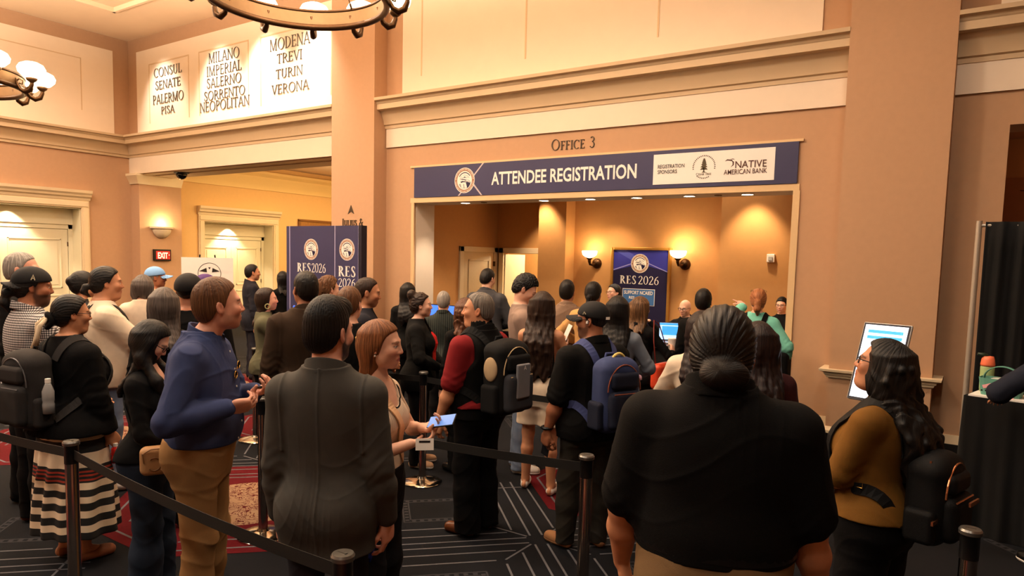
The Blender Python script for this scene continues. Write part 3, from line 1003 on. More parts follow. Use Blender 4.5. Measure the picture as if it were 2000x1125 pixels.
for k in range(40):
    a = 2 * math.pi * k / 40
    if -2.95 < a - 2 * math.pi * (a > math.pi) < -2.2 or -0.95 < a - 2 * math.pi * (a > math.pi) < -0.2: continue
    c, s = math.cos(a), math.sin(a)
    flat(m, [(c * .128, s * .128), (c * .145 - s * .008, s * .145 + c * .008), (c * .152, s * .152), (c * .145 + s * .008, s * .145 - c * .008)], tc_, UX, UZ, NY, .001, 0)
flat(m, [(-.007, -.06), (.007, -.06), (.007, 0), (-.007, 0)], tc_, UX, UZ, NY, .001, 0)
flat(m, [(-.03, -.07), (.03, -.07), (0, -.05)], tc_, UX, UZ, NY, .001, 0)
for k, (w, z) in enumerate(((.052, -.035), (.047, -.005), (.039, .025), (.030, .052), (.020, .075))):
    flat(m, [(-w, z), (w, z), (w * .35, z + .034), (-w * .35, z + .034)], tc_, UX, UZ, NY, .001 + k * .0002, 0)
serif_line(m, 'CEDAR TREE', (tc_[0], tc_[1], tc_[2] - .105), UX, UZ, NY, .032, .2, T=.16, t=.08, th=.001, small=.8)
m.build('tree_logo', mat('dark olive print ink', (70, 58, 36), 0.5, noise=0), sp)

# ---- tall navy display panel by the pillar
KX, KY = -8.02, 7.0
e = empty('display_panel', (KX, KY, 0), 'tall navy display panel reading RES 2026 twice, before the tan pillar', 'display panel')
m = MB(); m.box((-.81, 0, 0.04), (.80, .10, 2.42)); m.build('panel', M_NAVY, e)
m = MB(); m.box((-.84, -.12, 0), (.83, .22, .04)); m.build('base_plate', M_BLACK, e)
m = MB(); m.box((.74, -.003, .04), (.802, .101, 2.421)); m.build('dark_edge', mat('dark navy edge', (20, 18, 34), .5), e)
m = MB()
for x in (-.74, .255, .735): m.box((x, -.003, .04), (x + .014, 0, 2.42))
m.build('edge_line', mat('lilac line print', (170, 164, 196), .5, noise=0), e)
emblem(e, (-.25, -.001, 2.075), UX, UZ, NY, .155); emblem(e, (.51, -.001, 2.08), UX, UZ, NY, .155)
m = MB(); serif_line(m, 'RES', (-.41, 0, 1.735), UX, UZ, NY, .135, .31, T=.17, t=.05, th=.003); m.build('lettering_word', M_WHITE, e); m = MB(); serif_line(m, '2026', (-.085, 0, 1.735), UX, UZ, NY, .135, .31, T=.1, t=.04, th=.003); m.build('lettering_line', M_WHITE, e)
m = MB(); serif_line(m, 'RES', (.51, 0, 1.695), UX, UZ, NY, .15, .36, T=.17, t=.05, th=.003); m.build('lettering_word', M_WHITE, e); m = MB(); serif_line(m, '2026', (.51, 0, 1.545), UX, UZ, NY, .125, .35, T=.1, t=.04, th=.003); m.build('lettering_line', M_WHITE, e)

# ---- framed poster in the registration room
e = empty('framed_poster', (-5.12, 11.88, 0.62), 'framed navy poster reading RES 2026 between two wall lamps', 'poster')
m = MB(); m.box((-.53, -.03, 0.03), (.53, .0, 1.60)); m.build('poster_sheet', M_NAVY3, e)
m = MB()
for lo, hi in (((-.58, -.06, 0), (-.53, .01, 1.65)), ((.53, -.06, 0), (.58, .01, 1.65)), ((-.53, -.06, 0), (.53, .01, .05)), ((-.53, -.06, 1.60), (.53, .01, 1.65))): m.box(lo, hi)
bevel(m.build('gold_frame', mat('gold frame', (190, 140, 66), .35, metal=.6, noise=.1), e), .008)
m = MB()
f2 = lambda pts, mi, z: flat(m, pts, (0, -.03, 0), UX, UZ, NY, z, mi)
f2([(-.53, 1.60), (.53, 1.60), (.53, 1.22), (0, 1.36), (-.53, 1.22)], 0, .001)
f2([(-.53, 1.60), (-.3, 1.60), (.05, 1.42), (-.1, 1.38)], 1, .0016)
f2([(-.53, 1.245), (-.53, 1.225), (-.1, 1.37), (-.1, 1.385)], 2, .002); f2([(.53, 1.225), (.53, 1.21), (.1, 1.38), (.1, 1.395)], 2, .002)
m.build('blue_print', None, e, mats=[M_NAVY2, mat('mid blue print', (78, 84, 176), .45, noise=.05), mat('pale violet line', (150, 146, 210), .5, noise=0)])
emblem(e, (-.01, -.032, 1.36), UX, UZ, NY, .172)
m = MB(); serif_line(m, 'RES', (-.23, -.03, .985), UX, UZ, NY, .15, .33, T=.17, t=.05, th=.003); m.build('lettering_word', M_WHITE, e); m = MB(); serif_line(m, '2026', (.17, -.03, .985), UX, UZ, NY, .15, .40, T=.1, t=.04, th=.003); m.build('lettering_line', M_WHITE, e)
m = MB(); m.box((-.33, -.034, .60), (.30, -.03, .90)); bx = m.build('white_border', M_WHITE, e)
m = MB(); m.box((-.32, -.037, .61), (.29, -.033, .89)); m.build('blue_box', M_TEAL, bx)
m = MB(); sans_line(m, 'SUPPORT NCAIED', (-.015, -.037, .80), UX, UZ, NY, .065, .56, 'c', .02); m.build('caption', M_WHITE, bx); m = MB(); sans_line(m, 'RES', (-.14, -.037, .715), UX, UZ, NY, .05, .11, 'c', .02); m.build('caption', M_WHITE, bx)

# ---- exit sign and half-bowl sconce on the jamb (faces +x)
VY, NX = (0, 1, 0), (1, 0, 0)
e = empty('exit_sign', (-16.62, 9.465, 1.76), 'red illuminated EXIT sign under the bowl sconce', 'exit sign')
m = MB(); m.box((0, -.215, 0), (.06, .215, .275)); bevel(m.build('sign_case', M_BLACK, e), .006)
m = MB(); m.box((.058, -.165, .035), (.064, .185, .235)); m.build('red_face', emis('exit red face', (170, 22, 20), .6), e)
m = MB(); sans_line(m, 'EXIT', (.066, -.0, .06), VY, UZ, NX, .145, .25, 'c', .03)
flat(m, [(.15, .12), (.15, .16), (.175, .14)], (.066, 0, 0), VY, UZ, NX, .003, 0); m.build('lettering_line', emis('exit letters', (255, 220, 190), 1.2), e)
e = empty('bowl_sconce', (-16.62, 9.475, 2.30), 'cream half-bowl wall sconce glowing upward above the EXIT sign', 'wall lamp')
m = MB()
prof = [(0.0, 0.0), (.06, .005), (.13, .04), (.19, .10), (.225, .17), (.235, .225)]
n = 20; v = []; f = []
for r, z in prof:
    for i in range(n + 1):
        a = -math.pi / 2 + math.pi * i / n
        v.append((.8 * r * math.cos(a), r * math.sin(a), z))
for k in range(len(prof) - 1):
    for i in range(n): f.append((k * (n + 1) + i, k * (n + 1) + i + 1, (k + 1) * (n + 1) + i + 1, (k + 1) * (n + 1) + i))
m.add(v, f)
o = m.build('bowl', mat('plaster sconce', (226, 206, 176), .6), e, smooth=True)
sm = o.modifiers.new('thickness', 'SOLIDIFY'); sm.thickness = .012
m = MB(); v = []; f = []
for r, z in ((.235, .225), (.285, .235), (.285, .275), (.215, .275)):
    for i in range(n + 1):
        a = -math.pi / 2 + math.pi * i / n
        v.append((.8 * r * math.cos(a), r * math.sin(a), z))
for k in range(3):
    for i in range(n): f.append((k * (n + 1) + i, k * (n + 1) + i + 1, (k + 1) * (n + 1) + i + 1, (k + 1) * (n + 1) + i))
m.add(v, f); m.build('rim', mat('plaster sconce', (226, 206, 176), .6), e)
m = MB(); m.lathe([(.0, 0), (.03, .01), (.035, .08), (.0, .11)], (.07, 0, .12), 12); m.build('bulb', emis('warm bulb', (255, 214, 150), 30), e, smooth=True)
lamp('sconce_lamp', 'POINT', (-16.46, 9.475, 2.64), 22, (1, .76, .42), .05)

# ---- pair of lamps in the registration room
for (px, pz, lb) in ((-6.02, 1.96, 'white glass bowl lamp on bronze arm left of the framed poster'), (-4.30, 1.985, 'white glass bowl lamp on bronze arm right of the framed poster')):
    e = empty('bowl_wall_lamp', (px, 11.9, pz), lb, 'wall lamp', group='wall lamps beside the poster')
    m = MB(); m.lathe([(.0, .075), (.05, .065), (.09, .035), (.10, .0)], (0, 0, 0), 20, (0, -1, 0)); m.v = [(a, b, c) for a, b, c in m.v]; m.build('wall_plate', M_BRONZE, e, smooth=True)
    m = MB(); m.tube([(0, -.06, 0), (-.03, -.12, -.03), (-.06, -.17, -.02), (-.07, -.18, .04), (-.07, -.18, .08)], [.022, .02, .022, .03, .03], 10); m.build('arm', M_BRONZE, e, smooth=True)
    m = MB(); m.lathe([(.02, .06), (.055, .085), (.06, .10), (.02, .10)], (-.07, -.18, 0), 16); m.build('cup', M_BRONZE, e)
    m = MB(); m.lathe([(.02, .10), (.09, .125), (.13, .16), (.145, .215), (.14, .235), (.12, .225), (.0, .20)], (-.07, -.18, 0), 24); m.build('glass_bowl', M_GLOWBOWL, e, smooth=True)
    lamp('bowl_lamp', 'POINT', (px - .07, 11.66, pz + .30), 9, (1, .74, .40), .06)

# ---- small ceiling and wall fittings
for lx, k in ((-7.10, 'leftmost'), (-5.59, 'third'), (-4.80, ''), (-4.07, ''), (-3.31, ''), (-2.54, 'rightmost')):
    pos = {-7.10: 'leftmost in the soffit, by the white jamb', -5.59: 'second from left in the soffit', -4.80: 'third from left in the soffit', -4.07: 'third from right in the soffit', -3.31: 'second from right in the soffit', -2.54: 'rightmost in the soffit, under the sponsor panel'}[lx]
    e = empty('recessed_downlight', (lx, 9.2, 2.905), 'round recessed downlight ' + pos, 'downlight', group='downlights in the soffit')
    m = MB(); m.lathe([(.085, 0), (.095, -.006), (.075, -.008), (.07, 0.0)], (0, 0, 0), 24); m.build('ring', M_WHITE, e)
    m = MB(); m.lathe([(.0, -.004), (.07, -.004)], (0, 0, 0), 24); m.build('lens', emis('downlight lens', (255, 246, 228), 9), e)
for lx, lb in ((-6.72, 'small dark sprinkler disc in the soffit near its left end'), (-2.92, 'small brass sprinkler disc in the soffit near its right end')):
    e = empty('ceiling_sprinkler', (lx, 9.2, 2.905), lb, 'sprinkler')
    m = MB(); m.lathe([(.05, 0), (.05, -.01), (.0, -.016)], (0, 0, 0), 18); m.build('cover_disc', mat('dull brass cover', (130, 100, 66), .5), e)
e = empty('dome_camera', (-15.26, 9.2, 3.785), 'black dome security camera under the header', 'camera')
m = MB(); m.lathe([(.16, 0), (.16, -.02), (.12, -.03)], (0, 0, 0), 24); m.build('mount_ring', M_BLACK, e)
m = MB(); m.lathe([(.125, -.02), (.12, -.07), (.09, -.12), (.05, -.15), (.0, -.16)], (0, 0, 0), 24); m.build('dome', mat('smoked dome', (8, 7, 7), .08, noise=0, coat=.6), e, smooth=True)
e = empty('wall_alarm', (-2.73, 11.4, 2.05), 'small white alarm strobe on the amber wall', 'alarm')
m = MB(); m.box((-.06, -.05, 0), (.06, 0, .13)); bevel(m.build('case', M_WHITE, e), .008)
m = MB(); m.box((-.03, -.065, .03), (.03, -.05, .09)); m.build('lens', mat('clear strobe lens', (190, 186, 180), .1), e)
e = empty('wooden_plaque', (-16.95, 14.5, 2.2), 'carved brown wooden plaque high on the golden corridor wall', 'plaque')
m = MB(); m.box((0, -.62, 0), (.03, .62, .82)); m.build('board', mat('carved wood', (150, 104, 50), .6, noise=.35, nscale=22, bump=.5, bscale=60), e)
m = MB()
for lo, hi in (((0, -.66, .78), (.06, .66, .84)), ((0, -.66, -.02), (.06, .66, .04)), ((0, -.66, 0), (.06, -.6, .8)), ((0, .6, 0), (.06, .66, .8))): m.box(lo, hi)
m.build('frame', mat('brown plaque frame', (122, 80, 36), .5), e)

# ---- easel sign in front of the corridor
ex, ey = -11.35, 7.3
rz = math.atan2(-ex, ey) * 1.0
e = empty('easel_sign', (ex, ey, 0), 'cream easel sign with a thin round emblem before the corridor door', 'sign', rotz=rz)
m = MB(); m.box((-.42, -.02, .95), (.42, .0, 1.90)); m.build('board', M_WHITE, e)
m = MB()
c0 = (0.03, -.021, 1.62)
disc(m, c0, UX, UZ, NY, .19, .19, .001, 0, r0=.95)
for q in ([(-.17, .04), (-.05, .10), (-.04, .02)], [(.17, .04), (.05, .10), (.04, .02)], [(-.02, .11), (.02, .11), (0, .07)], [(-.03, -.05), (.03, -.05), (0, -.1)]): flat(m, q, c0, UX, UZ, NY, .002, 0)
sans_line(m, 'WELCOME', (0.0, -.021, 1.18), UX, UZ, NY, .09, .6, 'c', .01) if False else None
m.build('thin_emblem', M_INKB, e)
for a, b in (((-.33, -.06, 0), (-.12, .01, 1.95)), ((.33, -.06, 0), (.12, .01, 1.95)), ((0, .5, 0), (0, .02, 1.9))):
    m = MB(); m.tube([a, b], .012, 8); m.build('leg', M_BLACK, e)


# ---- chandeliers
def chandelier(c, lb, ceil=CEILZ):
    e = empty('ring_chandelier', c, lb, 'chandelier')
    R = .757
    m = MB(); m.lathe([(R, 0), (R + .012, 0), (R + .012, .15), (R, .15), (R, 0)], (0, 0, 0), 64, caps=False)
    o = m.build('ring_band', M_BRASS, e); shade_auto(o, 40)
    m = MB(); m.tube([(R * 1.01 * math.cos(a), R * 1.01 * math.sin(a), 0) for a in np.arange(64) * 2 * math.pi / 64], .029, 10, closed=True); m.build('lower_rim', M_BRONZE, e, smooth=True)
    m = MB(); m.tube([(R * 1.01 * math.cos(a), R * 1.01 * math.sin(a), .15) for a in np.arange(64) * 2 * math.pi / 64], .016, 10, closed=True); m.build('upper_rim', M_BRONZE, e, smooth=True)
    for k in range(12):
        a = 2 * math.pi * (k + .35) / 12
        u = np.array((math.cos(a), math.sin(a), 0)); z = np.array((0, 0, 1.0))
        pt = lambda r, h: u * r + z * h
        m = MB()
        m.tube([pt(R, .10), pt(R + .03, .03), pt(R + .06, -.03), pt(R + .11, -.055), pt(R + .16, -.03), pt(R + .185, .03), pt(R + .185, .07)], [.012, .016, .024, .03, .03, .022, .02], 10)
        ar = m.build('arm', M_BRONZE, e, smooth=True)
        m = MB(); m.tube([pt(R + .01, .06), pt(R + .05, .09), pt(R + .09, .07), pt(R + .08, .03), pt(R + .05, .04)], .009, 7); m.build('scroll', M_BRASS, ar, smooth=True)
        m = MB(); m.lathe([(.018, .05), (.05, .075), (.062, .10), (.03, .11)], pt(R + .185, 0), 16); m.build('cup', M_BRASS, e, smooth=True)
        m = MB(); m.lathe([(.03, .10), (.09, .12), (.135, .165), (.145, .21), (.12, .255), (.07, .28), (.0, .285)], pt(R + .185, 0), 20); m.build('glass_bowl', M_GLOWBOWL, e, smooth=True)
    for k in range(4):
        a = 2 * math.pi * (k + .1) / 4
        m = MB()
        p0 = np.array((R * math.cos(a), R * math.sin(a), .15)); p1 = np.array((.05 * math.cos(a), .05 * math.sin(a), 1.35))
        n = 26
        for q in range(n):
            A = p0 + (p1 - p0) * q / n; B = p0 + (p1 - p0) * (q + 1) / n
            m.tube([A, B], .006 if q % 2 else .011, 6)
        m.build('chain', M_BRONZE, e)
    m = MB(); m.lathe([(.0, 1.2), (.05, 1.24), (.07, 1.32), (.04, 1.42), (.015, 1.45), (.015, ceil - c[2] - .05), (.09, ceil - c[2] - .04), (.10, ceil - c[2])], (0, 0, 0), 20); m.build('stem', M_BRONZE, e, smooth=True)
    lamp('chandelier_lamp', 'POINT', (c[0], c[1], c[2] + .45), 80, WARM2, .55)
    lamp('ceiling_fill_uplight', 'SPOT', (c[0], c[1], c[2] + .75), 2300, (1.0, 0.82, 0.62), .5, (c[0], c[1], 9.0), 165, .4)
    return e


# ------------------------------------------------------------------ smooth-union modelling of bodies and clothes
F32 = np.float32


def A3(*p):
    return np.array(p, dtype=F32)


class Field:
    def __init__(s):
        s.ops = []
        s.lo = np.full(3, 9e9); s.hi = np.full(3, -9e9)

    def _add(s, typ, fn, lo, hi, k, grow=True):
        lo, hi = np.array(lo, float), np.array(hi, float)
        s.ops.append((typ, fn, (lo - .07 - k).astype(F32), (hi + .07 + k).astype(F32), F32(k)))
        if grow and typ == 'u':
            s.lo = np.minimum(s.lo, lo); s.hi = np.maximum(s.hi, hi)
        return s

    def cone(s, a, b, ra, rb, k=.02, typ='u', flat=None):
        """round cone from a to b"""
        a, b = np.array(a, F32), np.array(b, F32)
        ab = b - a; L2 = float(ab.dot(ab)) + 1e-9

        def fn(P):
            q = P - a
            t = np.clip(q @ ab / F32(L2), 0, 1)
            q = q - t[:, None] * ab
            return np.sqrt(np.einsum('ij,ij->i', q, q)) - (F32(ra) + t * F32(rb - ra))
        r = max(ra, rb)
        return s._add(typ, fn, np.minimum(a, b) - r, np.maximum(a, b) + r, k)

    def ell(s, c, r, k=.02, typ='u', M=None):
        """ellipsoid; M rows = local axes"""
        c, r = np.array(c, F32), np.array(r, F32)
        M = None if M is None else np.array(M, F32)

        def fn(P):
            q = P - c
            if M is not None: q = q @ M.T
            k0 = np.sqrt(np.sum((q / r) ** 2, 1)); k1 = np.sqrt(np.sum((q / (r * r)) ** 2, 1)) + F32(1e-6)
            return k0 * (k0 - 1) / k1
        R = float(r.max()) if M is not None else r
        return s._add(typ, fn, c - R, c + R, k)

    def box(s, c, h, rad=.02, k=.02, typ='u', M=None):
        c, h = np.array(c, F32), np.array(h, F32)
        M = None if M is None else np.array(M, F32)

        def fn(P):
            q = P - c
            if M is not None: q = q @ M.T
            q = np.abs(q) - (h - F32(rad))
            return np.sqrt(np.sum(np.maximum(q, 0) ** 2, 1)) + np.minimum(np.max(q, 1), 0) - F32(rad)
        R = np.linalg.norm(h) if M is not None else h
        return s._add(typ, fn, c - R, c + R, k)

    def loft(s, zs, a, b, cy, k=.02, typ='u', cx=None, e=2.3, z0=None, z1=None):
        """upright body of superelliptic sections"""
        zs = np.array(zs, F32)
        zz = np.linspace(zs[0], zs[-1], 160)

        def sm(v):
            v = np.interp(zz, zs, v)
            for _ in range(10): v = np.convolve(np.pad(v, 2, mode='edge'), np.ones(5) / 5, 'valid')
            return v.astype(F32)
        a_, b_, c_ = sm(a), sm(b), sm(cy)
        x_ = sm(cx if cx is not None else np.zeros(len(zs)))
        zz = zz.astype(F32)

        def fn(P):
            z = P[:, 2]
            A = np.interp(z, zz, a_).astype(F32); B = np.interp(z, zz, b_).astype(F32); Cc = np.interp(z, zz, c_).astype(F32); X = np.interp(z, zz, x_).astype(F32)
            u = np.abs((P[:, 0] - X) / A); v = np.abs((P[:, 1] - Cc) / B)
            rr = (u ** F32(e) + v ** F32(e)) ** F32(1 / e)
            ang = np.sqrt(u * u + v * v) + F32(1e-6)
            m = (u * A + v * B) / (u + v + F32(1e-6))
            d = (rr - 1) * m
            dz = np.maximum(zz[0] - z, z - zz[-1])
            return np.where(dz > 0, np.sqrt(np.maximum(d, 0) ** 2 + dz * dz), np.maximum(d, dz))
        A, B = max(a), max(b)
        return s._add(typ, fn, (-A, min(cy) - B, zs[0]), (A, max(cy) + B, zs[-1]), k)

    def fn(s, f, lo, hi, k=.02, typ='u'):
        return s._add(typ, f, lo, hi, k)

    def cut(s, f, k=.004):
        """keep only where f(P) < 0 (everywhere)"""
        s.ops.append(('i', f, None, None, F32(k)))
        return s

    def warp(s, f):
        """add displacement f(P)"""
        s.ops.append(('w', f, None, None, F32(0)))
        return s

    def __call__(s, P):
        d = np.full(len(P), 1.0, F32)
        for typ, fn, lo, hi, k in s.ops:
            if typ == 'w':
                idx = np.nonzero(np.abs(d) < .06)[0]
                if len(idx): d[idx] += fn(P[idx])
                continue
            if typ == 'i':
                b = fn(P)
                h = np.maximum(k - np.abs(d - b), 0) / max(k, 1e-6)
                d = np.maximum(d, b) + h * h * k * F32(.25)
                continue
            m = np.all((P > lo) & (P < hi), axis=1)
            idx = np.nonzero(m)[0]
            if not len(idx): continue
            b = fn(P[idx]); a = d[idx]
            if typ == 'u':
                h = np.maximum(k - np.abs(a - b), 0) / max(k, 1e-6)
                d[idx] = np.minimum(a, b) - h * h * k * F32(.25)
            else:
                b = -b
                h = np.maximum(k - np.abs(a - b), 0) / max(k, 1e-6)
                d[idx] = np.maximum(a, b) + h * h * k * F32(.25)
        return d


def surface(f, h, lo=None, hi=None, sk=4, pad=.03):
    """surface nets over an adaptive band -> verts, quads"""
    lo = np.array(f.lo if lo is None else lo, float) - pad
    hi = np.array(f.hi if hi is None else hi, float) + pad
    n = np.maximum(2, np.ceil((hi - lo) / (h * sk)).astype(int))
    c = [lo[i] + (np.arange(n[i]) * sk + (sk - 1) / 2) * h for i in range(3)]
    G = np.stack(np.meshgrid(*c, indexing='ij'), -1).reshape(-1, 3).astype(F32)
    dc = f(G).reshape(n)
    act = np.abs(dc) < h * sk * 1.25 + .004
    D = np.repeat(np.repeat(np.repeat(dc, sk, 0), sk, 1), sk, 2)
    M = np.repeat(np.repeat(np.repeat(act, sk, 0), sk, 1), sk, 2)
    I = np.nonzero(M)
    Pf = np.stack([lo[i] + I[i] * h for i in range(3)], -1).astype(F32)
    D[I] = f(Pf)
    S = D < 0
    cnt = np.zeros(tuple(s - 1 for s in S.shape), np.uint8)
    for a in (0, 1):
        for b in (0, 1):
            for q in (0, 1):
                cnt += S[a:S.shape[0] - 1 + a, b:S.shape[1] - 1 + b, q:S.shape[2] - 1 + q]
    mixed = (cnt > 0) & (cnt < 8)
    ci = np.nonzero(mixed)
    idx = np.full(mixed.shape, -1, np.int32)
    idx[ci] = np.arange(len(ci[0]))
    cor = [(a, b, q) for a in (0, 1) for b in (0, 1) for q in (0, 1)]
    val = np.stack([D[ci[0] + a, ci[1] + b, ci[2] + q] for a, b, q in cor], 1)
    acc = np.zeros((len(ci[0]), 3), F32); ncr = np.zeros(len(ci[0]), F32)
    for i in range(8):
        for j in range(i + 1, 8):
            if sum(abs(x - y) for x, y in zip(cor[i], cor[j])) != 1: continue
            va, vb = val[:, i], val[:, j]
            cr = (va < 0) != (vb < 0)
            t = np.where(cr, va / np.where(cr, va - vb, 1), 0).astype(F32)
            pa, pb = np.array(cor[i], F32), np.array(cor[j], F32)
            p = pa + t[:, None] * (pb - pa)
            acc += np.where(cr[:, None], p, 0); ncr += cr
    V = (np.stack(ci, -1) + acc / ncr[:, None]) * h + lo
    quads = []
    for ax in range(3):
        sl0 = [slice(None)] * 3; sl1 = [slice(None)] * 3
        sl0[ax] = slice(0, -1); sl1[ax] = slice(1, None)
        o1, o2 = [i for i in range(3) if i != ax]
        for o in (o1, o2):
            sl0[o] = slice(1, -1); sl1[o] = slice(1, -1)
        s0, s1 = S[tuple(sl0)], S[tuple(sl1)]
        cr = np.nonzero(s0 != s1)
        if not len(cr[0]): continue
        base = [None] * 3
        base[ax] = cr[ax]; base[o1] = cr[o1] + 1; base[o2] = cr[o2] + 1

        def cell(d1, d2):
            q = [base[0], base[1], base[2]]
            q[o1] = q[o1] - d1; q[o2] = q[o2] - d2
            return idx[tuple(q)]
        qd = np.stack([cell(1, 1), cell(0, 1), cell(0, 0), cell(1, 0)], 1)
        flip = s0[cr] if ax != 1 else ~s0[cr]
        qd = np.where(flip[:, None], qd, qd[:, ::-1])
        quads.append(qd)
    Q = np.concatenate(quads) if quads else np.zeros((0, 4), int)
    Q = Q[(Q >= 0).all(1)]
    return V, Q


def fast_mesh(name, V, Q, material, parent=None, colors=None):
    me = bpy.data.meshes.new(name)
    me.vertices.add(len(V)); me.vertices.foreach_set('co', np.ascontiguousarray(V, np.float32).ravel())
    me.loops.add(Q.size); me.loops.foreach_set('vertex_index', Q.astype(np.int32).ravel())
    me.polygons.add(len(Q)); me.polygons.foreach_set('loop_start', np.arange(0, Q.size, 4, dtype=np.int32))
    me.polygons.foreach_set('use_smooth', np.ones(len(Q), bool))
    me.update(calc_edges=True)
    me.materials.append(material)
    if colors is not None:
        at = me.color_attributes.new('complexion', 'FLOAT_COLOR', 'POINT')
        c = np.ones((len(V), 4), np.float32); c[:, :3] = colors
        at.data.foreach_set('color', c.ravel())
    o = bpy.data.objects.new(name, me); COL.objects.link(o)
    if parent is not None: o.parent = parent
    return o


def wob(P, seed, f1=14.0, f2=27.0):
    """cheap smooth noise in [-1,1]"""
    x, y, z = P[:, 0], P[:, 1], P[:, 2]
    s = F32(seed)
    a = np.sin(f1 * x + s + 1.7 * np.sin(f1 * .6 * z + s * 2.1)) * np.cos(f1 * y + s * .7 + 1.3 * np.sin(f1 * .5 * x))
    b = np.sin(f2 * z + s * 1.9 + 2.0 * np.sin(f1 * x + f1 * .7 * y + s)) * np.cos(f2 * .4 * (x - y) + s)
    return (F32(.5) * a + F32(.5) * b).astype(F32)


def rotm(yaw=0, pitch=0, roll=0):
    """head matrix: columns local x(right) y(face) z(up); degrees; yaw + turns to own left, pitch + looks up"""
    y, p, r = map(math.radians, (yaw, pitch, roll))
    Rz = np.array([[math.cos(y), -math.sin(y), 0], [math.sin(y), math.cos(y), 0], [0, 0, 1]])
    Rx = np.array([[1, 0, 0], [0, math.cos(p), -math.sin(p)], [0, math.sin(p), math.cos(p)]])
    Ry = np.array([[math.cos(r), 0, math.sin(r)], [0, 1, 0], [-math.sin(r), 0, math.cos(r)]])
    return Rz @ Rx @ Ry


def head_field(sex='m', fat=0.0, nose=1.0, beard=0.0):
    f = Field()
    w = 1.0 + .10 * fat
    f.ell((0, -.014, .028), (.0755, .097, .089), .02)
    f.ell((0, .030, -.040), (.058 * w, .062, .078), .035)
    f.ell((0, .062, -.098), (.020 * w if sex == 'm' else .016, .019, .016), .03)
    for s in (-1, 1):
        f.ell((s * .047 * w, .006, -.064), (.017, .030, .030), .035)
        f.ell((s * .040 * w, .062, -.026), (.020, .020, .017), .03)
    if fat: f.ell((0, .030, -.112), (.050 * w, .045, .026), .04)
    f.cone((-.034, .078, .020), (.034, .078, .020), .0105 if sex == 'm' else .007, .0105 if sex == 'm' else .007, .025)
    for s in (-1, 1):
        f.ell((s * .032, .098, .001), (.016, .016, .010), .016, 's')
        f.ell((s * .0315, .0735, .001), (.0135, .0135, .0125), .005)
    f.cone((0, .084, .012), (0, .0985 + .005 * nose, -.030), .0075, .0098 * nose, .016)
    for s in (-1, 1): f.ell((s * .0115 * nose, .094, -.0345), (.0078, .010, .0068), .008)
    f.cone((-.015, .0850, -.0622), (.015, .0850, -.0622), .0068, .0068, .009)
    f.cone((-.012, .0840, -.0748), (.012, .0840, -.0748), .0080, .0080, .009)
    f.cone((0, .0905, -.0622), (0, .0905, -.0622), .0055, .0055, .008)
    f.cone((-.020, .095, -.0685), (.020, .095, -.0685), .0022, .0022, .004, 's')
    for s in (-1, 1):
        M = np.array([[.94, .3 * s, 0], [-.3 * s, .94, .18], [0, -.18, .98]])
        f.ell((s * .079, -.012, -.010), (.0075, .0175, .031), .008, M=M)
        f.ell((s * .0865, -.010, -.006), (.0055, .009, .018), .004, 's', M=M)
    if beard:
        f.ell((0, .044, -.088), (.047 * w, .040, .034), .02)
    return f


SKINS = dict(fair=(226, 172, 144), rosy=(220, 158, 132), tan=(196, 136, 100), olive=(186, 128, 94), brown=(158, 100, 70), deep=(118, 74, 52))


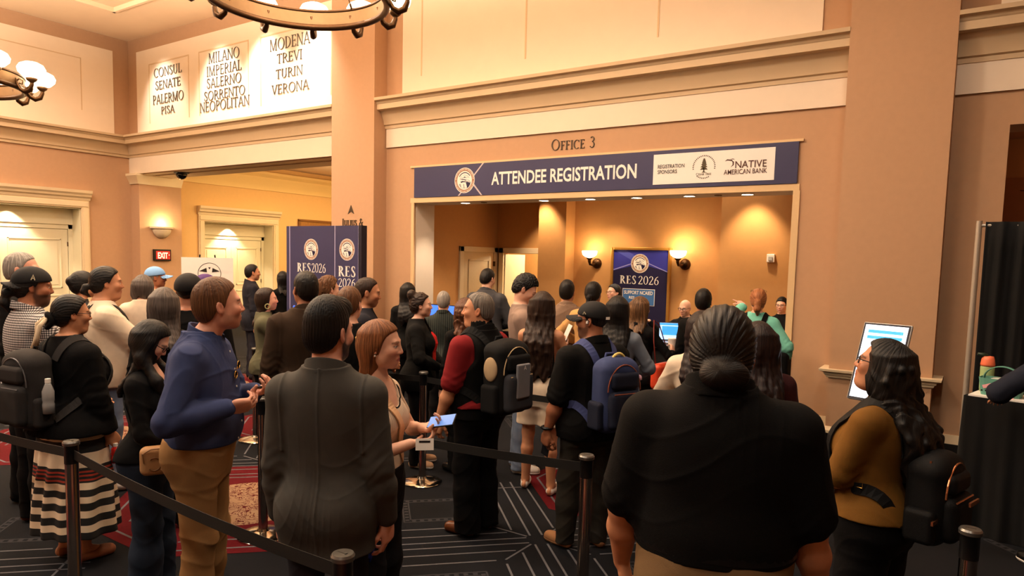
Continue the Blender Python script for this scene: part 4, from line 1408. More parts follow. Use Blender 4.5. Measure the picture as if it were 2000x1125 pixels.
def head_colors(q, base, browc, lipc, beard=0.0, beardc=(30, 24, 20), makeup=0.0):
    """complexion in head coordinates (metres at scale 1)"""
    n = len(q)
    c = np.tile(np.array(lin(base), np.float32), (n, 1))
    x, y, z = np.abs(q[:, 0]), q[:, 1], q[:, 2]

    def mixin(w, col):
        nonlocal c
        w = np.clip(w, 0, 1)[:, None]
        c = c * (1 - w) + np.array(lin(col), np.float32) * w
    fr = np.clip((y - .03) / .02, 0, 1)
    blush = tuple(int(v * s) for v, s in zip(base, (1.0, .84, .80)))
    mixin(.55 * fr * np.exp(-(((x - .042) / .022) ** 2 + ((z + .03) / .02) ** 2)), blush)
    mixin(.5 * np.exp(-((x / .016) ** 2 + ((z + .034) / .014) ** 2 + ((y - .105) / .02) ** 2)), blush)
    mixin(.5 * np.exp(-(((x - .079) / .012) ** 2 + ((y + .01) / .03) ** 2 + ((z + .01) / .035) ** 2)), blush)
    if beard:
        bd = np.clip((-.042 - z) / .012, 0, 1) * np.clip((y + .005) / .02, 0, 1) * (1 - np.exp(-((x / .024) ** 2 + ((z + .068) / .010) ** 2)) * .9)
        mo = np.exp(-((x / .03) ** 2 + ((z + .050) / .006) ** 2)) * (y > .06)
        sb = np.exp(-(((y - .008) / .014) ** 2)) * np.clip((.03 - z) / .02, 0, 1) * np.clip((z + .09) / .03, 0, 1) * (x > .055)
        mixin(beard * np.clip(bd + mo + sb, 0, 1), beardc)
    lw = (1 - np.clip((np.sqrt((x / .0225) ** 2 + ((z + .0688) / .0105) ** 2) - .85) / .3, 0, 1)) * (y > .062)
    mixin(lw * .85, lipc)
    mixin(np.exp(-((x / .02) ** 2 + ((z + .0688) / .0016) ** 2)) * (y > .06) * (x < .021) * .8, (60, 24, 20))
    bz = .0215 + .003 * np.clip((x - .012) / .02, 0, 1) - .008 * np.clip((x - .038) / .014, 0, 1)
    mixin(np.clip(1.25 - np.abs(z - bz) / .0042, 0, 1) * ((x > .010) & (x < .051)) * (y > .045) * .85, browc)
    ex, ez = (x - .0315) / .0135, (z + .0003) / .0050
    er = np.sqrt(ex ** 2 + ez ** 2)
    ew = np.clip((1.12 - er) / .25, 0, 1) * (y > .055)
    mixin(ew, (232, 224, 214))
    ir = np.sqrt(((x - .0315) / .0060) ** 2 + ((z - .0005) / .0060) ** 2)
    mixin(np.clip((1.2 - ir) / .3, 0, 1) * (y > .055) * (er < 1.05), (40, 26, 18))
    lash = np.exp(-((er - 1.15) / .22) ** 2) * (z > .000) * (y > .05)
    mixin(lash * (.75 + .2 * makeup), (40, 28, 24))
    return c


def ik(S, W, l1, l2, hint):
    S, W, hint = map(lambda q: np.array(q, float), (S, W, hint))
    d = W - S; L = np.linalg.norm(d); u = d / (L + 1e-9)
    L = min(L, l1 + l2 - .004); L = max(L, abs(l1 - l2) + .02)
    a = (l1 * l1 - l2 * l2 + L * L) / (2 * L)
    hh = math.sqrt(max(l1 * l1 - a * a, 1e-6))
    p = hint - u * hint.dot(u); p /= np.linalg.norm(p) + 1e-9
    return S + u * a + p * hh, S + u * L


def hand_prims(f, W, dirn, pn, side, s, curl=.35, spread=1.0, curls=None, thumb=.5, fat=1.0):
    """palm and five bent fingers; dirn along the hand, pn = palm normal, side +1 right / -1 left"""
    d = np.array(dirn, float); d /= np.linalg.norm(d)
    n = np.array(pn, float); n = n - d * n.dot(d); n /= np.linalg.norm(n)
    l = np.cross(d, n) * side      # towards the little finger
    r = np.array((l, d, n))
    W = np.array(W, float)
    f.ell(W + d * .050 * s, np.array((.041, .054, .0165)) * s * fat, .02 * s, M=r)
    f.box(W + d * .060 * s, np.array((.038, .034, .0125)) * s * fat, .011 * s, .012 * s, M=r)
    f.ell(W + d * .035 * s - l * .020 * s + n * .008 * s, np.array((.018, .032, .015)) * s * fat, .015 * s, M=r)
    lens = ((.040, .025, .019), (.044, .029, .021), (.041, .027, .020), (.032, .020, .017))
    for i, (off, L) in enumerate(zip((-.030, -.010, .010, .029), lens)):
        cu = curls[i] if curls else curl * (1 + .12 * i)
        p = W + l * off * s + d * (.094 - .006 * abs(i - 1)) * s
        sp = spread * (off * 1.6)
        dd = d * math.cos(sp) + l * math.sin(sp)
        ang = 0
        rad = .0088 - .0006 * (i == 3)
        for j, (ln, a) in enumerate(zip(L, (55, 62, 45))):
            ang += math.radians(a) * cu
            v = dd * math.cos(ang) + n * math.sin(ang)
            q = p + v * ln * s
            f.cone(p, q, (rad - j * .0009) * s * fat, (rad - j * .0009 - .0008) * s * fat, .004 * s)
            p = q
    p = W + d * .030 * s - l * .028 * s + n * .006 * s
    for ln, a, rr in ((.042, .75, .0115), (.030, .45 - thumb * .3, .0098), (.024, .25 - thumb * .5, .0088)):
        v = d * math.cos(a) - l * math.sin(a) + n * (.25 + .5 * thumb * (ln < .04))
        v /= np.linalg.norm(v)
        q = p + v * ln * s
        f.cone(p, q, rr * s * fat, (rr - .001) * s * fat, .008 * s)
        p = q


def person(label, at, face, h=1.75, sex='m', g=1.0, belly=0.0, chest=1.0, skin='tan', head=(0, 0, 0), lean=0.0,
           arms=None, hair=None, top=None, bottom=None, shoes=None, beard=0.0, fat=0.0, hands=None, browc=None, bustc=1.0,
           drop=0.0, lod=1.0, nose=1.0, stance=.10, extra_top=None, hunch=0.0, legs=None):
    """a standing person; face is the turn seen from the middle of the queue: 0 = back to it, 90 = towards the pillar side, 180 = facing it"""
    s = h / 1.75
    x, y = at
    D = math.hypot(x, y)
    vx = min(.0078, max(.0034, .00118 * D)) * lod      # body
    vc = min(.0095, max(.0044, .00145 * D)) * lod      # clothes
    ux, uy = x / D, y / D
    a = math.radians(face)
    dx = ux * math.cos(a) + uy * math.sin(a); dy = uy * math.cos(a) - ux * math.sin(a)
    rz = math.atan2(-dx, dy)
    fem = sex == 'f'
    seed = (abs(x) * 7.3 + abs(y) * 3.1) % 6.28
    # ---------------- torso sections
    zs = np.array([.78, .86, .94, 1.02, 1.09, 1.18, 1.27, 1.36, 1.425, 1.46, 1.50]) * s
    if fem:
        ta = np.array([.142, .168, .172, .154, .138, .136, .146, .146, .118, .080, .054])
        tb = np.array([.090, .118, .118, .102, .094, .096, .104, .100, .082, .064, .055])
    else:
        ta = np.array([.135, .156, .160, .156, .152, .158, .170, .172, .135, .092, .062])
        tb = np.array([.090, .112, .114, .106, .104, .108, .116, .110, .092, .072, .060])
    gw = np.interp(zs / s, [.78, 1.3, 1.42, 1.5], [g, g * chest, 1 + (g * chest - 1) * .6, 1 + (g - 1) * .3])
    bl = belly * np.exp(-((zs / s - 1.07) / .14) ** 2)
    ta = ta * gw * s + bl * .035 * s
    tb = tb * gw * s + bl * .055 * s
    tcy = np.array([-.012, -.02, -.014, .0, .004, .0, -.004, -.012, -.022, -.03, -.034]) * s + bl * .035 * s
    tcy = tcy - hunch * np.clip((zs / s - 1.1) / .4, 0, 1) ** 2 * -.10
    sh = (.158 if fem else .178) * (1 + (g * chest - 1) * .55) * s
    zsho = 1.378 * s
    hs = s * (1.03 if not fem else 1.0) * .985
    hz = 1.75 * s - .117 * hs - drop
    lean_y = lean * .12 + hunch * .11
    HO = np.array((0, .012 * s + lean_y, hz - hunch * .02))
    HM = rotm(*head)
    armr = (.050 if not fem else .041) * (1 + (g - 1) * .75) * s
    ctr_sh = np.array((0, -.018 * s + hunch * .08, zsho))
    joints = {}
    arms = arms or {}
    for sd, nm in ((1, 'R'), (-1, 'L')):
        S = np.array((sd * sh, -.018 * s + hunch * .08, zsho))
        spec = arms.get(nm, 'down')
        if spec == 'down': spec = dict(w=(sd * (sh / s + .075), .035, .83), hint=(sd * .5, -1, 0), d=(sd * -.02, .12, -1), n=(-sd, .15, 0), curl=.38)
        elif spec == 'phone': spec = dict(w=(sd * .085, .31, 1.12), hint=(sd * .6, -.2, -1), d=(-sd * .35, .75, .35), n=(-sd * .5, -.25, 1), curl=.6)
        elif spec == 'fold': spec = dict(w=(sd * .02, .22, 1.06), hint=(sd, -.1, -.6), d=(-sd, .25, 0), n=(0, -1, .2), curl=.5)
        elif spec == 'chest': spec = dict(w=(sd * .07, .22, 1.22), hint=(sd, -.1, -1), d=(-sd * .6, .2, .5), n=(0, -1, .2), curl=.8)
        elif spec == 'hip': spec = dict(w=(sd * .13, .21, 1.03), hint=(sd, -.5, -.3), d=(-sd * .7, .6, -.1), n=(-sd * .3, -1, .0), curl=.4)
        spec = dict(spec)
        W0 = np.array(spec['w'], float) * s
        l1, l2 = .285 * s, .255 * s
        E, W = ik(S, W0, l1, l2, spec.get('hint', (sd, -1, -.2)))
        joints[nm] = (S, E, W, spec, sd)
    # legs
    hipx = .083 * s * (1 + (g - 1) * .5)
    lj = {}
    for sd, nm in ((1, 'R'), (-1, 'L')):
        off = (legs or {}).get(nm, (0, 0))
        an = np.array((sd * stance * s + off[0], off[1] - .02 * s, .085 * s))
        hp = np.array((sd * hipx, -.012 * s, .90 * s))
        kn = (hp + an) / 2 + np.array((sd * .004, .022, .02)) * s
        lj[nm] = (hp, kn, an, sd)
    thr = (.088 if fem else .082) * (1 + (g - 1) * .8) * s
    cov = .86 if (bottom and bottom['kind'] == 'pants') else 1.0
    acov = .88 if (top and top.get('sleeve', 2.0) > 1.5) else 1.0
    # ---------------- body (one continuous surface)
    hf = head_field(sex, fat, nose, 1 if beard > .75 else 0)
    HMf = HM.astype(F32)

    def headfn(P):
        q = (P - HO.astype(F32)) @ HMf / F32(hs)
        return hf(q) * F32(hs)
    B = Field()
    B.loft(zs, ta - .006, tb - .006, tcy, .03)
    for sd in (1, -1):
        B.cone((sd * .03 * s, tcy[8], 1.425 * s), (sd * (sh - .015 * s), tcy[8], zsho + .004 * s), .052 * s, .044 * s, .05)
    nr = (.047 if fem else .056) * (1 + .25 * fat) * s
    B.cone((0, tcy[-1] + .002, 1.44 * s), HO + HM @ np.array((0, -.012, -.055)) * hs, nr * 1.1, nr, .035)
    if fem:
        for sd in (1, -1): B.ell((sd * .068 * s * g, tb[6] + tcy[6] - .03 * s, 1.255 * s), np.array((.062, .05, .062)) * s * g * bustc, .04)
    for nm, (S, E, W, spec, sd) in joints.items():
        B.cone(S, E, armr * 1.0, armr * .80 * acov, .05)
        B.cone(E, E + (W - E) * .35, armr * .80 * acov, armr * .84 * acov, .02)
        B.cone(E + (W - E) * .35, W, armr * .84 * acov, .0255 * s, .02)
        hd = spec.get('d', W - E)
        hand_prims(B, W, hd, spec.get('n', (-sd, 0, 0)), sd, s * (.95 if fem else 1.02), spec.get('curl', .35), spec.get('spread', 1), spec.get('curls'), spec.get('thumb', .5), 1 + (g - 1) * .3)
    for nm, (hp, kn, an, sd) in lj.items():
        B.cone(hp, kn, thr * .98, thr * .60 * cov, .04)
        B.ell(hp + np.array((0, -.055 * s, .02 * s)), np.array((.075, .07, .085)) * s * g, .05)
        B.cone(kn, kn + (an - kn) * .35, thr * .60 * cov, thr * .61 * cov, .03)
        B.cone(kn + (an - kn) * .35 + np.array((0, -.012, 0)) * s, an, thr * .60 * cov, .036 * s, .02)
        B.cone(an, an + np.array((sd * .02, .13, -.050)) * s, .034 * s, .028 * s, .02)
        B.ell(an + np.array((0, -.035, -.045)) * s, np.array((.028, .032, .034)) * s, .02)
    B._add('u', headfn, HO - .19 * hs, HO + .19 * hs, .015)
    V, Q = surface(B, vx)
    base = SKINS[skin] if isinstance(skin, str) else skin
    hc = (hair or {}).get('rgb', (30, 24, 22))
    q = (V - HO) @ HM / hs
    colr = np.tile(np.array(lin(base), np.float32), (len(V), 1))
    inh = np.linalg.norm(q, axis=1) < .19
    lipc = (168, 84, 76) if not fem else (176, 70, 68)
    if SKINS['brown'] == base or base == SKINS['deep']: lipc = (122, 62, 54)
    lipc = (hair or {}).get('lip', lipc)
    colr[inh] = head_colors(q[inh], base, browc or tuple(int(v * .8) for v in hc), lipc, beard, (hair or {}).get('beardc', hc), 1.0 if fem else 0)
    root = fast_mesh('person', V, Q, skin_mat(), None, colr)
    root.location = (x, y, 0); root.rotation_euler = (0, 0, rz)
    thing(root, label, 'person')
    T = dict(root=root, s=s, hs=hs, HO=HO, HM=HM, joints=joints, lj=lj, ta=ta, tb=tb, tcy=tcy, zs=zs, sh=sh, rz=rz, vx=vx, vc=vc, at=at, seed=seed, shirt=None, legs={})
    head2p = lambda p: HO + HM @ (np.array(p, float) * hs)
    T['head2p'] = head2p
    # ---------------- top garment
    if top:
        e = top.get('ease', .012) * s
        hem = top.get('hem', .88) * s
        slv = top.get('sleeve', 2.0)       # 0 none, 1 elbow, 2 wrist
        C = Field()
        z2 = zs.copy(); a2 = ta + e; b2 = tb + e; c2 = tcy.copy()
        if top.get('flare'):
            k = np.clip((1.12 * s - zs) / (.3 * s), 0, 1)
            a2 = a2 + k * top['flare']; b2 = b2 + k * top['flare']
        if top.get('box'):      # hangs straight from the chest
            m_ = zs < 1.30 * s
            a2[m_] = np.maximum(a2[m_], (ta[6] + e) * top['box']); b2[m_] = np.maximum(b2[m_], (tb[6] + e) * top['box'])
        loose = hem < .97 * s and not top.get('tuck')
        if loose:
            k = np.clip((1.04 * s - zs) / (.10 * s), 0, 1) * .020 * s
            a2 = a2 + k; b2 = b2 + k
        if hem < z2[0]:
            z2 = np.concatenate([[hem - .03], z2]); a2 = np.concatenate([[a2[0] * 1.04 + top.get('flare', 0) * .4], a2]); b2 = np.concatenate([[b2[0] * 1.06 + top.get('flare', 0) * .4], b2]); c2 = np.concatenate([[c2[0]], c2])
        if top.get('tuck'):
            kk = np.exp(-((z2 - (hem + .07 * s)) / (.06 * s)) ** 2) * .014 * s
            a2 = a2 + kk; b2 = b2 + kk
        C.loft(z2, a2, b2, c2, .03)
        if loose:
            for nm, (hp, kn, an, sd) in lj.items():
                C.ell(hp + np.array((0, -.052 * s, .03 * s)), np.array((.088, .082, .10)) * s * g + .016, .06)
                if hem < .90 * s: C.cone(hp, hp + (kn - hp) * .5, thr + .030, thr + .022, .06)
        sd_ = seed
        hw = top.get('hem_wave', .006)
        pad = top.get('pad', 0.0) * s
        for sd in (1, -1):
            C.cone((sd * .03 * s, tcy[8], 1.425 * s), (sd * (sh - .010 * s), tcy[8], zsho + .006 * s + pad * .5), .052 * s + e * .7, .044 * s + e + pad * .3, .05)
        if fem:
            for sd in (1, -1): C.ell((sd * .068 * s * g, tb[6] + tcy[6] - .028 * s, 1.255 * s), np.array((.062, .05, .062)) * s * g * bustc + e, .05)
        C.cut(lambda P: (F32(hem) + F32(hw) * np.sin(9 * P[:, 0] + sd_) - P[:, 2] + F32(top.get('hem_slant', 0)) * P[:, 1]).astype(F32) * F32(.9))
        er = top.get('arm_ease', max(.006, e * .8))
        if slv > 0:
            for nm, (S, E, W, spec, sd) in joints.items():
                t1 = min(1.0, slv)
                C.cone(S, S + (E - S) * t1, armr * 1.0 + er, armr * (1.02 - .2 * t1) + er * top.get('cuff_wide', 1.15), .045)
                if slv > 1:
                    t2 = slv - 1
                    C.cone(E, E + (W - E) * t2 * .4, armr * .84 + er * 1.0, armr * .86 + er * 1.0, .02)
                    C.cone(E + (W - E) * t2 * .4, E + (W - E) * t2, armr * .86 + er * 1.0, (armr * .84 + (.0265 * s - armr * .84) * t2) + er * top.get('cuff', .9), .02)
        if top.get('turtle'):
            C.cone((0, tcy[-1], 1.44 * s), HO + HM @ np.array((0, -.012, -.075)) * hs, nr * 1.15 + .008, nr + .009, .02)
        amp = top.get('wr', .0045)
        sd_ = seed

        def wr(P):
            w = wob(P, sd_, 11, 23)
            x, z = P[:, 0], P[:, 2]
            r1 = 1 - np.abs(np.sin(19 * x + 13 * z * np.tanh(x * 12) + 2.2 * np.sin(7 * z + sd_) + 8 * P[:, 1]))
            r2 = 1 - np.abs(np.sin(24 * z - 12 * np.sqrt(x * x + .002) + 2.5 * np.sin(9 * x + sd_ * 2) + 6 * P[:, 1]))
            k1 = np.clip(np.sin(5 * z + 7 * x + sd_) + .2, 0, 1); k2 = np.clip(np.sin(7 * z - 5 * x + 2 * sd_) + .1, 0, 1)
            d = (w * F32(.6) - 1.1 * k1 * r1 ** 4 - 1.1 * k2 * r2 ** 4) * F32(amp)
            if top.get('seam'):
                d = d - F32(.004) * np.exp(-(x / F32(.005)) ** 2) * (P[:, 1] < -.03) - F32(.005) * np.exp(-((np.abs(x) - F32(sh - .012 * s)) / F32(.006)) ** 2) * (z > 1.16 * s)
            return d.astype(F32)
        C.warp(wr)
        if slv > 0:
            Es = [(E.astype(F32), (W - E) / np.linalg.norm(W - E), (E - S) / np.linalg.norm(E - S)) for (S, E, W, _, _) in joints.values()]

            def wr2(P):   # bunching around the elbows
                d = np.zeros(len(P), F32)
                for E, u1, u0 in Es:
                    r = P - E
                    t = r @ ((u1 + u0) / 2).astype(F32)
                    d += np.exp(-(np.sum(r * r, 1) / F32(.011))) * np.sin(t * 120 + 3 * np.sin(r[:, 0] * 40)) * F32(amp * .7)
                return d
            C.warp(wr2)
        # hem, cuffs, neckline
        if slv <= 0:
            for sd in (1, -1):
                C.cut(lambda P, sd=sd: (F32(sd) * P[:, 0] - F32(sh * top.get('strap', .72))).astype(F32) if True else None)
        if not top.get('turtle'):
            nk = top.get('neck', .070) * s
            nd = top.get('neck_drop', .03) * s
            n0 = np.array((0, tcy[-1] - .01 * s, 1.54 * s), F32); n1 = np.array((0, tcy[-1] + .085 * s, 1.47 * s - nd), F32)
            C.cone((0, tcy[-1] - .004 * s, 1.475 * s + .012), (0, tcy[-1] + .03 * s, 1.62 * s), nr * 1.10 + .003, nr * 1.6 + .02, .008, 's')
            if nd > .04 * s or top.get('open'):
                C.cone((0, tcy[-1] + .03 * s, 1.475 * s), (0, tcy[-1] + .125 * s, 1.47 * s - nd), nk * .8, top.get('vee', nk * .55), .008, 's')
        V, Q = surface(C, vc)
        sh_o = fast_mesh(top.get('name', 'shirt'), V, Q, top['mat'], root)
        if top.get('label'): sh_o['label'] = top['label']
        T['shirt'] = C; T['shirt_obj'] = sh_o
        if top.get('collar'):
            K = Field()
            cr = nr * 1.16 + .004; ch = top.get('collar_h', .030) * s
            cc = np.array((0, tcy[-1] + .006 * s + lean_y * .25, 1.478 * s), F32)
            til = F32(.42)

            def col(P):
                q = P - cc
                zz = q[:, 2] + q[:, 1] * til
                r = np.sqrt((q[:, 0] / F32(1.06)) ** 2 + q[:, 1] ** 2)
                rr = F32(cr) + F32(.010 * s) - zz * F32(.18)
                d = np.abs(r - rr) - F32(.0058)
                return np.maximum(d, np.abs(zz) - F32(ch)).astype(F32)
            K._add('u', col, cc - .14 * s, cc + .14 * s, .0)
            gap = top.get('collar_gap', .018) * s
            K.cut(lambda P: np.where(P[:, 1] > cc[1], F32(gap) + np.maximum(F32(0), -(P[:, 2] - cc[2]) * F32(.5)) - np.abs(P[:, 0]), F32(-.05)).astype(F32))
            V, Q = surface(K, vc * .75, cc - .16 * s, cc + .16 * s)
            if len(Q): fast_mesh('collar', V, Q, top.get('collar_mat', top['mat']), root)
        if top.get('buttons'):
            m = MB()
            for k in range(6):
                z = (1.40 - .085 * k) * s
                yb = 0.3
                P = np.array([[0.004, q, z] for q in np.arange(0.0, .34, .002)], F32)
                dd = C(P); io = np.nonzero(dd > 0)[0]
                io = io[io > 10]
                if len(io) and z > hem:
                    yb = P[io[0], 1]
                    m.lathe([(.0055, 0), (.0055, .003), (0, .0035)], (0.0, yb, z), 10, (0, 1, .1))
            if m.v: m.build('button', mat('pearl button', (226, 220, 210), .3, noise=0), root)
    # ---------------- lower garment
    if bottom:
        e = bottom.get('ease', .012) * s
        kind = bottom['kind']
        top_z = bottom.get('waist', 1.0 if not (top and not top.get('tuck') and top.get('hem', .88) < .97) else top.get('hem', .88) + .06) * s
        Lf = Field()
        if kind == 'skirt':
            hemz = bottom.get('hem', .3) * s
            zz = np.array([hemz - .02, hemz + (top_z - hemz) * .5, .86 * s, .94 * s, top_z + .02])
            ww = bottom.get('flare', 1.25)
            Lf.loft(zz, [ta[2] * ww, ta[2] * (1 + (ww - 1) * .55), ta[1] + e, ta[2] + e, np.interp(top_z, zs, ta) + e], [tb[2] * ww * 1.15, tb[2] * (1 + (ww - 1) * .6) * 1.1, tb[1] + e, tb[2] + e, np.interp(top_z, zs, tb) + e], [-.01, -.01, tcy[1], tcy[2], np.interp(top_z, zs, tcy)], .02)
            Lf.warp(lambda P: (np.sin(np.arctan2(P[:, 1], P[:, 0]) * 11 + 2 * np.sin(P[:, 2] * 5)) * np.clip((top_z - P[:, 2]) * F32(.03), 0, .016)).astype(F32))
            Lf.cut(lambda P: (F32(hemz) - P[:, 2]).astype(F32))
        else:
            k = zs <= 1.13 * s
            Lf.loft(zs[k], ta[k] + e, tb[k] + e, tcy[k], .03)
            end = {'pants': .035, 'shorts': .50, 'crop': .16}[kind] if 'hem' not in bottom else bottom['hem']
            wide = bottom.get('wide', 1.0)
            for nm, (hp, kn, an, sd) in lj.items():
                kr = (thr * .66 + e * 1.1) * wide; ar = bottom.get('cuff', .062) * s
                Lf.cone(hp, kn, thr + e, kr, .045)
                Lf.ell(hp + np.array((0, -.058 * s, .02 * s)), np.array((.080, .074, .09)) * s * g + e * .6, .05)
                low = an + np.array((0, -.004, -.05)) * s
                Lf.cone(kn, kn + (low - kn) * .4, kr, max(kr * .94, (kr + ar) / 2), .03); Lf.cone(kn + (low - kn) * .4, low, max(kr * .94, (kr + ar) / 2), ar, .03)
            am = bottom.get('wr', .005)
            sd_ = seed + 1.3

            def wl(P):
                w = wob(P, sd_, 12, 30) - .8 * (1 - np.abs(np.sin(27 * P[:, 2] + 4 * np.sin(9 * P[:, 0] + sd_) + 8 * P[:, 1]))) ** 3
                lowk = np.clip((F32(.30 * s) - P[:, 2]) * F32(5), 0, 1) + np.exp(-((P[:, 2] - F32(.5 * s)) / F32(.08)) ** 2) * F32(.7)
                return (w * F32(am) * (F32(.55) + lowk)).astype(F32)
            Lf.warp(wl)
            zc = end * s
            Lf.cut(lambda P: (F32(zc) - P[:, 2]).astype(F32))
        Lf.cut(lambda P: (P[:, 2] - F32(top_z)).astype(F32))
        V, Q = surface(Lf, vc * 1.05)
        o = fast_mesh(bottom.get('name', {'pants': 'trousers', 'shorts': 'shorts', 'crop': 'trousers', 'skirt': 'skirt'}[kind]), V, Q, bottom['mat'], root)
        T['trousers'] = Lf
        if bottom.get('belt'):
            m = MB()
            n = 48; pts = []; nr_ = []
            zb = top_z - .018 * s
            A_ = np.interp(zb, zs, ta) + e + .006; B_ = np.interp(zb, zs, tb) + e + .006; c_ = np.interp(zb, zs, tcy)
            for i in range(n + 1):
                an_ = 2 * math.pi * i / n
                c0, s0 = math.cos(an_), math.sin(an_)
                k = (abs(c0) ** 2.3 + abs(s0) ** 2.3) ** (-1 / 2.3)
                pts.append((A_ * c0 * k, c_ + B_ * s0 * k, zb)); nr_.append((c0, s0, 0))
            m.ribbon(pts, nr_, .034, .006); m.build('belt', bottom['belt'], root)
    # ---------------- shoes
    sm = (shoes or {}).get('mat', M_BLACK)
    for nm, (hp, kn, an, sd) in lj.items():
        K = Field()
        t = math.radians(9) * sd
        fw = np.array((math.sin(t), math.cos(t), 0))
        low = (shoes or {}).get('low', False)
        heel = an + np.array((0, -.028, -.048)) * s; heel[2] = .040 * s
        toe = heel + fw * .185 * s; toe[2] = .030 * s
        K.cone(heel, toe, .036 * s, .034 * s, .03)
        K.ell((heel + toe) / 2 + fw * .03 * s + np.array((0, 0, .006 * s)), np.array((.044, .085, .036)) * s, .03, M=np.array(((fw[1], -fw[0], 0), (fw[0], fw[1], 0), (0, 0, 1))))
        if not low: K.cone(an + np.array((0, -.012, -.03)) * s, an + np.array((0, .01, .0)) * s, .040 * s, .040 * s, .03)
        K.cut(lambda P: (F32(.004) - P[:, 2]).astype(F32))
        if low: K.cone(an + np.array((0, -.0, .03)) * s, an + np.array((0, .05, -.02)) * s, .036 * s, .036 * s, .01, 's')
        V, Q = surface(K, max(.005, vc))
        so = fast_mesh('shoe', V, Q, sm, root)
        if (shoes or {}).get('sole'):
            Z = Field(); Z.cone(heel, toe, .0385 * s, .037 * s, .03)
            Z.ell((heel + toe) / 2 + fw * .03 * s, np.array((.047, .088, .036)) * s, .03, M=np.array(((fw[1], -fw[0], 0), (fw[0], fw[1], 0), (0, 0, 1))))
            Z.cut(lambda P: (P[:, 2] - F32(.026)).astype(F32)); Z.cut(lambda P: (F32(.001) - P[:, 2]).astype(F32))
            V, Q = surface(Z, max(.005, vc)); fast_mesh('sole', V, Q, shoes['sole'], so)
    # ---------------- hair
    if hair and hair.get('style'):
        make_hair(T, hair, root)
    return T


